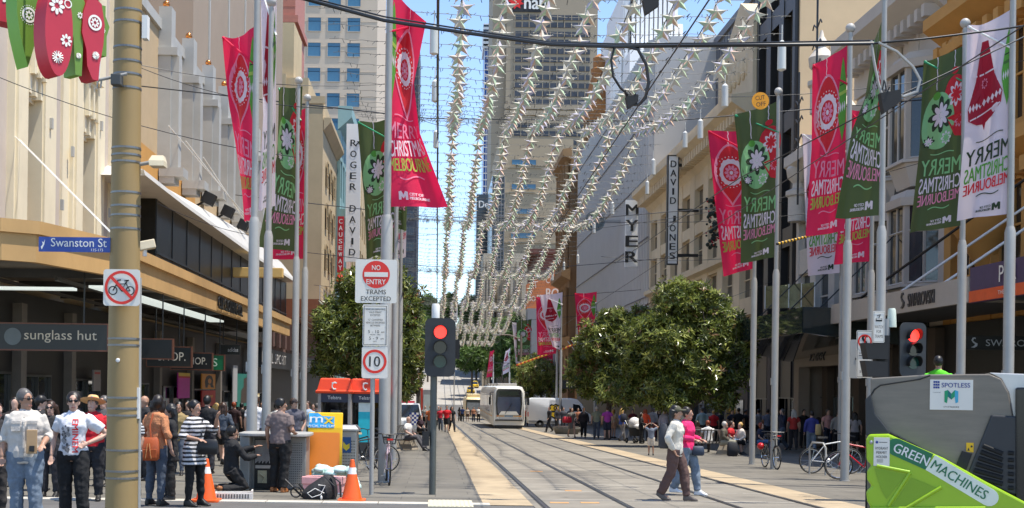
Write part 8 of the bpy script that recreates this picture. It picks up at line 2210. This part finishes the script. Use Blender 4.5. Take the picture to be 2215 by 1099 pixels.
t = thing('kiosk_panel', 'distant red and grey street kiosk right of the left tree', 'kiosk', G(922, 100)); mb = MB(); mb.box(-.5, .5, 0, .6, 0, 3.0); mb.build('body', smat('kiosk_grey', (150, 150, 150)), t, bevel=.04); mb = MB(); mb.box(-.55, -.3, -.05, .3, 0, 3.1); mb.box(-.25, .45, -.02, 0, 1.2, 2.6, 1); mb.build('red_panel', [smat('kiosk_red', (200, 60, 40)), smat('kiosk_pale', (190, 200, 196))], t)
# newspaper stand
d = 25.6; p = G(700, d); z1 = P(700, 893, d).z - p.z
t = thing('newspaper_stand', 'yellow and blue newspaper stand with an open orange front', 'newspaper stand', p)
w = .345
mb = MB(); mb.prism([(0, 0), (.16, 0), (.22, .9), (.31, z1), (.26, z1), ((z1 - .3) * .14, z1 - .3)], (-w, 0, 0), V((0, 1, 0)), UZ, -2 * w); mb.build('body', smat('stand_yellow', (248, 190, 20), rough=.35, var=.04), t, bevel=.02)
YS = z1 - .3
def onf(x, z): return V((x, YS * .14 + (0 if z < YS else (z - YS) / .3 * (.26 - YS * .14)) - .006, z))
mb = MB(); mb.prism(rrect(2 * w * .86, YS * .88, .03, 4, 0, YS * .48), (0, -.02, 0), UX, V((0, .14, 1)), -.004); mb.build('orange_front', mat('stand_orange', (.85, .24, .02), rough=.35, var=.04), t)
mb = MB(); mb.add([onf(-w * .96, YS + .0), onf(w * .52, YS + .0), onf(w * .52, YS + .22), onf(-w * .2, YS + .23), onf(-w * .42, YS + .29), onf(-w * .96, YS + .29)], [(0, 1, 2, 3, 4, 5)]); mb.build('blue_panel', smat('stand_blue', (60, 160, 214), rough=.35), t)
mb = MB(); n_ = V((0, .2, 1)).normalized()
mb.text('m', onf(-w * .52, YS + .16) + V((0, -.012, 0)), UX, n_, .26, .12, 0, bold=.03); mb.text('x', onf(w * .2, YS + .14) + V((0, -.012, 0)), UX, n_, .2, .13, 1, bold=.04); mb.text('PICK ME UP', onf(-w * .22, YS + .035) + V((0, -.012, 0)), UX, n_, .54, .045, 0, bold=.03); mb.build('lettering', [WHITE, smat('stand_letter_yellow', (250, 200, 30))], t)
# steel litter bin
p = G(738, 27.5); t = thing('litter_bin', 'perforated steel litter bin with a blue recycling panel beside the newspaper stand', 'bin', p)
mb = MB(); mb.box(-.32, .32, 0, .6, .05, 1.08); mb.build('casing', STEEL, t, bevel=.02)
mb = MB(); mb.rings([[V((x * a, .3 + y * a, z)) for x, y in ((-.36, -.36), (.36, -.36), (.36, .36), (-.36, .36))] for z, a in ((1.08, 1), (1.12, 1), (1.2, .8))]); mb.build('lid', STEEL, t)
mb = MB()
for i in range(10):
    for j in range(13): mb.shape(circ(-.02 + i * .033, .12 + j * .062, .011, 6), (0, -.003, 0), UX, UZ)
mb.build('perforation', BLACK, t, recalc=False).__setitem__('kind', 'stuff')
mb = MB(); mb.box(-.0, .2, -.01, -.002, .62, .95); mb.shape([(.03, .72), (.1, .66), (.17, .72), (.17, .82), (.1, .78), (.03, .86)], (0, -.013, 0), UX, UZ, 1); mb.build('recycling_panel', [smat('recycle_blue', (44, 84, 130)), smat('recycle_yellow', (226, 196, 50))], t)
# utility cabinet
d = 24.6; p = G(590, d); t = thing('utility_cabinet', 'open grey street utility cabinet with a pale rounded top being repaired', 'cabinet', p)
xl, xr = (528 - 590) / 2800 * d, (660 - 590) / 2800 * d; zt_ = P(590, 936, d).z - p.z
mb = MB(); mb.box(xl, xr, .1, .8, 0, zt_ - .08); mb.box(xl - .05, xl + .14, -.3, .1, 0, zt_ - .06); mb.build('casing', smat('cabinet_grey', (170, 168, 162), k=.75, rough=.45, metal=.3), t, bevel=.02)
mb = MB(); mb.prism(rrect(xr - xl + .2, 1.2, .3, 6, (xl + xr) / 2, .2), (0, 0, zt_), UX, V((0, 1, 0)), .06); mb.build('rounded_top', smat('cabinet_top', (190, 188, 182), k=.8, rough=.4), t, bevel=.015)
mb = MB(); mb.box(xl + .18, xl + .75, .07, .1, .02, zt_ - .12); mb.build('opening', BLACK, t)
mb = MB()
for i in range(22): mb.box(xl + .2 + i * .022, xl + .212 + i * .022, .04, .06, .5 + .02 * (i % 3), zt_ - .14)
mb.build('cable_rack', smat('rack_pale', (196, 192, 188)), t).__setitem__('kind', 'stuff')
mb = MB(); mb.box(xl + .2, xl + .72, .05, .07, .4, .46); mb.box(xl + .25, xl + .42, .03, .07, .12, .36, 1); mb.path([(xl + .3, .02, .3), (xl + .4, .0, .22), (xl + .33, .01, .14)], .02, 6, 1); mb.build('equipment', [STEEL, smat('cream_unit', (206, 196, 160))], t)
mb = MB()
for i in range(8):
    for j in range(18): mb.shape(circ(xr - .34 + i * .036, .12 + j * .045, .01, 6), (0, .097, 0), UX, UZ)
mb.build('perforation', BLACK, t, recalc=False).__setitem__('kind', 'stuff')
# cones
def cone(label, px, py):
    p = GP(px, py); t = thing('traffic_cone', label, 'traffic cone', p, 0, 'traffic cones by the repair')
    mb = MB(); mb.prism(rrect(.46, .46, .06), (0, 0, .035), UX, V((0, 1, 0)), .035); mb.lathe([(.17, .035), (.165, .06), (.115, .3), (.078, .46)], n=20); mb.lathe([(.055, .57), (.033, .7), (.028, .705)], n=20); mb.build('cone_body', mat('cone_orange', (.85, .12, .015), rough=.45, var=.06), t, smooth=30)
    mb = MB(); mb.lathe([(.078, .46), (.055, .57)], n=20); mb.build('reflective_band', smat('cone_white', (232, 230, 226), rough=.3), t, smooth=40)
cone('orange traffic cone with a white band left of the kneeling worker', 446, 1084); cone('orange traffic cone with a white band right of the backpack', 761, 1084)
# clutter on the ground
p = GP(506, 1080); t = thing('parts_tray', 'white slotted plastic tray on the ground by the kneeling worker', 'tray', p, R(6))
mb = MB(); mb.box(-.3, .3, -.15, .2, 0, .03); mb.box(-.32, .32, -.17, -.14, 0, .12); mb.box(-.32, .32, .18, .21, 0, .12); mb.box(-.32, -.29, -.14, .18, 0, .12); mb.box(.29, .32, -.14, .18, 0, .16); mb.build('tray', smat('tray_white', (206, 202, 196), rough=.4), t, bevel=.006)
mb = MB()
for i in range(12): mb.box(-.27 + i * .046, -.25 + i * .046, -.175, -.168, .03, .1)
mb.build('slots', mat('slot_dark', (.08, .08, .08)), t)
p = GP(690, 1080); t = thing('backpack', 'open black backpack with a white cable lying on the ground', 'backpack', p)
mb = MB(); q = random.Random(3)
mb.rings([[V((x * a + ox, y * a * .7 + .1, z)) for x, y in circ(0, 0, .3, 14)] for z, a, ox in ((0, .95, 0), (.1, 1.05, 0), (.22, .85, .05), (.34, .5, .12), (.42, .22, .16))]); mb.path([(.2, 0, .42), (.36, -.05, .3), (.38, -.08, .05)], .03, 6, flat=.4); mb.path([(.1, -.1, .4), (.28, -.16, .24), (.3, -.18, .02)], .025, 6, flat=.4); mb.build('sack', smat('pack_black', (34, 34, 36), rough=.7, bump=.5, bscale=14, var=.2), t, smooth=40)
mb = MB(); mb.path([(.1, -.16, .12), (-.05, -.2, .2), (-.18, -.22, .12), (-.1, -.24, .05), (.05, -.22, .1), (.12, -.2, .25), (.0, -.18, .26)], .008, 5); mb.ell((.06, -.24, .05), (.02, .02, .04), 6, 5); mb.build('cable', WHITE, t)
p = GP(640, 1078); t = thing('gadget', 'small folded black tripod seat beside the backpack', 'equipment', p); mb = MB(); mb.path([(.09 * math.cos(a * .5), 0, .11 + .09 * math.sin(a * .5)) for a in range(13)], .015, 6); mb.path([(-.2, .05, .32), (.12, 0, .02)], .018, 5); mb.path([(.05, 0, .25), (.24, 0, .02)], .02, 5); mb.build('frame', BLACK, t)
p = GP(700, 1068); t = thing('pink_box', 'pink foam box under the pale plastic sheet behind the backpack', 'box', p, R(-8)); mb = MB(); mb.box(-.42, .3, .1, .45, .0, .16); mb.box(-.44, .32, .08, .47, .16, .3); mb.build('box', smat('foam_pink', (232, 170, 166), rough=.6), t, bevel=.015)
p = GP(735, 1062); t = thing('plastic_sheet', 'crumpled pale mint plastic sheeting draped by the newspaper stand', 'sheeting', p)
mb = MB()
for i in range(16): mb.ell((q.uniform(-.45, .2), q.uniform(.0, .2), q.uniform(.28, .42)), (q.uniform(.08, .16), .1, q.uniform(.05, .09)), 8, 6)
for i in range(5): mb.ell((.2 + .03 * i, .05, .36 - .07 * i), (.09, .08, .08), 8, 6)
rm_ = mb.build('sheet', smat('mint_plastic', (196, 224, 216), rough=.35, var=.08), t, smooth=60)
p = GP(735, 1076); mb = MB(); mb.tube((-.1, .1, .06), (.32, -.05, .03), .018, n=8); tag(mb.build('white_pipe', WHITE, loc=p), 'short white pipe lying between the backpack and the right cone', 'pipe')
# benches
def bench(label, px, d, rz, L=2.2):
    p = G(px, d); t = thing('bench', label, 'bench', p, rz, 'slatted metal benches in the mall')
    prof = [(-.02 + .0, .44), (.2, .4), (.42, .42), (.54, .55), (.6, .75), (.66, .92)]
    BM = mat('bench_steel', (.16, .15, .14), rough=.4, metal=.6, var=.15)
    mb = MB()
    for i in range(18):
        x = -L / 2 + i * L / 17; mb.path([(x, y - .3, z) for y, z in prof], .028, 5, flat=.5)
    mb.build('slats', BM, t, smooth=40)
    mb = MB()
    for y, z in ((-.3, .43), (.12, .41), (.36, .92)): mb.tube((-L / 2, y, z - .03), (L / 2, y, z - .03), .022, n=6)
    mb.build('rail', BM, t)
    for x in (-L * .32, L * .32):
        mb = MB(); mb.rings([[V((x + sx * a, .1 + sy * b, z)) for sx, sy in ((-1, -1), (1, -1), (1, 1), (-1, 1))] for z, a, b in ((0, .28, .34), (.36, .16, .2))]); mb.build('concrete_foot', smat('bench_concrete', (168, 156, 138), k=.8, rough=.85), t)
        mb = MB(); mb.path([(x, -.28, .42), (x, -.3, .64), (x, .15, .66)], .016, 6); mb.build('armrest', BM, t)
bench('slatted metal bench with its back to the camera right of the pink jacket', 1528, 49.5, R(186), 2.4)
bench('slatted metal bench end on with the elderly man and the red tee', 1580, 48.6, R(70), 2.0)
bench('slatted metal bench behind the left right hand pole', 1643, 49.6, R(66), 2.0)
bench('slatted metal bench under the bald man left of the tracks', 870, 48.4, R(64), 2.0)
# bags and pram in the crowd
bag('black and grey backpack standing on the ground by the elderly man', G(1584, 46.4), (.36, .26, .5), smat('pack_charcoal', (38, 40, 46), rough=.8), name='backpack', cat='backpack')
bag('red shoulder bag carried by the woman in the grey dress', G(1226, 72.5) + V((0, 0, .85)), (.5, .2, .34), smat('bag_red', (206, 30, 50), rough=.5))
bag('tan shoulder bag on the blue and white jacket', G(1769, 47.7) + V((0, 0, .78)), (.2, .12, .4), smat('bag_sand', (206, 176, 120), rough=.6))
bag('dark backpack on the woman in the bright blue top', G(1348, 64.7) + V((0, 0, 1.0)), (.3, .22, .42), smat('pack_navy', (36, 40, 56), rough=.8), name='backpack', cat='backpack')
p = G(1374, 63); t = thing('pram', 'white and black pram with pale blankets in the right hand crowd', 'pram', p, R(20))
mb = MB(); mb.rings([[V((x * a, y * b, z)) for x, y in circ(0, 0, .3, 12)] for z, a, b in ((.35, .8, 1.1), (.6, 1, 1.3), (.75, 1, 1.3))]); mb.build('basket', BLACKP, t, smooth=40)
mb = MB(); mb.ell((0, .1, .95), (.3, .3, .32), 12, 8); mb.ell((.05, -.25, .8), (.25, .3, .14), 10, 6); mb.build('hood', smat('pram_white', (214, 210, 206)), t, smooth=60)
mb = MB(); mb.path([(-.25, .35, .2), (-.25, .1, .7), (-.25, .6, 1.08), (.25, .6, 1.08), (.25, .1, .7), (.25, .35, .2)], .015, 6); mb.build('handle', STEEL, t)
for x, y in ((-.28, .35), (.28, .35), (-.24, -.35), (.24, -.35)): wheel(t, (x, y, .13), .13, .05)
# low planter and bollards by the crowd, step for the worker
p = G(1226, 84); t = thing('planter', 'low grey stone planter among the crowd near the van', 'planter', p); mb = MB(); mb.rings([[V((x * a, y * a, z)) for x, y in circ(0, 0, .9, 16)] for z, a in ((0, .8), (.35, 1), (.45, 1))]); mb.build('bowl', smat('planter_stone', (120, 118, 112), rough=.8), t); mb = MB(); mb.lathe([(.8, .45), (.8, .5)], n=16); mb.build('soil', smat('soil', (70, 58, 46)), t)
p = G(2026, 24); t = thing('work_step', 'low grey work platform behind the sweeper under the lime shirted worker', 'platform', p); mb = MB(); mb.box(-.5, .5, -.4, .5, .86, .92); mb.build('deck', GALV, t)
for x in (-.45, .45):
    for y in (-.35, .45): mb = MB(); mb.tube((x, y, 0), (x, y, .86), .03, n=8); mb.build('leg', GALV, t)
p = G(984, 215); t = vsign(979, 663, 990, 698, 210, '10', 'far white vertical street banner above the older tram', WHITE, BLACK, wfrac=.5, hfrac=.5)
mb = MB(); mb.tube((0, .2, gz(210) - t.location.z), (0, .2, .1), .09, n=8); mb.build('post', GALV, t)
p = G(1125, 130); t = thing('street_light', 'tall grey street light mast right of the distant star rows', 'street light', p); mb = MB(); mb.lathe([(.14, 0), (.11, 9)], n=10); mb.path([(0, 0, 8.6), (-1.2, 0, 9.0), (-2.2, 0, 9.0)], .06, 6); mb.build('mast', smat('mast_tan', (128, 116, 104)), t); mb = MB(); mb.box(-2.9, -2.1, -.15, .15, 8.92, 9.08); mb.build('lamp_head', GALV, t, bevel=.03)
t = thing('shop_sign', 'white hanging sign with a pink letter S behind the distant banners', 'sign', P(1190, 812, 126)); a, b = P(1190, 830, 126), P(1216, 800, 126); mb = MB(); mb.box(-.8, .8, 0, .2, -1.2, 1.2); mb.build('panel', smat('sign_pale', (200, 214, 214)), t); mb = MB(); mb.text('S', (-.2, -.02, 0), UX, UZ, .6, 1.0, bold=.04); mb.build('lettering', smat('sign_pink', (214, 50, 90)), t)
t = thing('shop_sign', 'black sign with cut off pale lettering beside the corrugated store canopy', 'sign', P(1245, 832, 108)); mb = MB(); mb.box(-1.1, 1.1, 0, .3, -.35, .35); mb.build('panel', BLACK, t); mb = MB(); mb.text('MYER', (.1, -.02, 0), UX, UZ, 1.7, .45, bold=.03); mb.build('lettering', smat('sign_cream', (214, 206, 150)), t)
# ---- repeated pieces become parts of their own
def split_loose(names):
    for o in list(bpy.data.objects):
        if o.type != 'MESH' or o.name.split('.')[0] not in names or o.data.users > 1: continue
        bm = bmesh.new(); bm.from_mesh(o.data); bm.verts.ensure_lookup_table()
        seen = set(); isl = []
        for v in bm.verts:
            if v.index in seen: continue
            st = [v]; seen.add(v.index); cur = []
            while st:
                a = st.pop(); cur.append(a.index)
                for e in a.link_edges:
                    b = e.other_vert(a)
                    if b.index not in seen: seen.add(b.index); st.append(b)
            isl.append(set(cur))
        bm.free()
        if len(isl) < 2 or len(isl) > 100: continue
        P_ = [(tuple(p.vertices), p.material_index) for p in o.data.polygons]; co = [tuple(v.co) for v in o.data.vertices]; mats = list(o.data.materials); nm = o.name.split('.')[0]
        for k, s in enumerate(isl):
            ix = {j: i for i, j in enumerate(sorted(s))}
            me = bpy.data.meshes.new(nm); fs = [(f, m) for f, m in P_ if f[0] in s]
            me.from_pydata([co[j] for j in sorted(s)], [], [[ix[j] for j in f] for f, _ in fs])
            me.polygons.foreach_set('material_index', [m for _, m in fs])
            for m in mats: me.materials.append(m)
            if k == 0: o.data = me
            else:
                c = bpy.data.objects.new(nm, me); C.objects.link(c); c.parent = o.parent; c.location = o.location; c.rotation_euler = o.rotation_euler
split_loose({'pier', 'tie_rod', 'hanger', 'bracket', 'steel_band', 'column', 'flag_stub', 'rafter', 'downpipe', 'post', 'wall_fixing', 'hand', 'strip_light', 'wall_panel', 'shutter', 'roof_unit', 'corbel', 'grille_slot', 'armrest'})
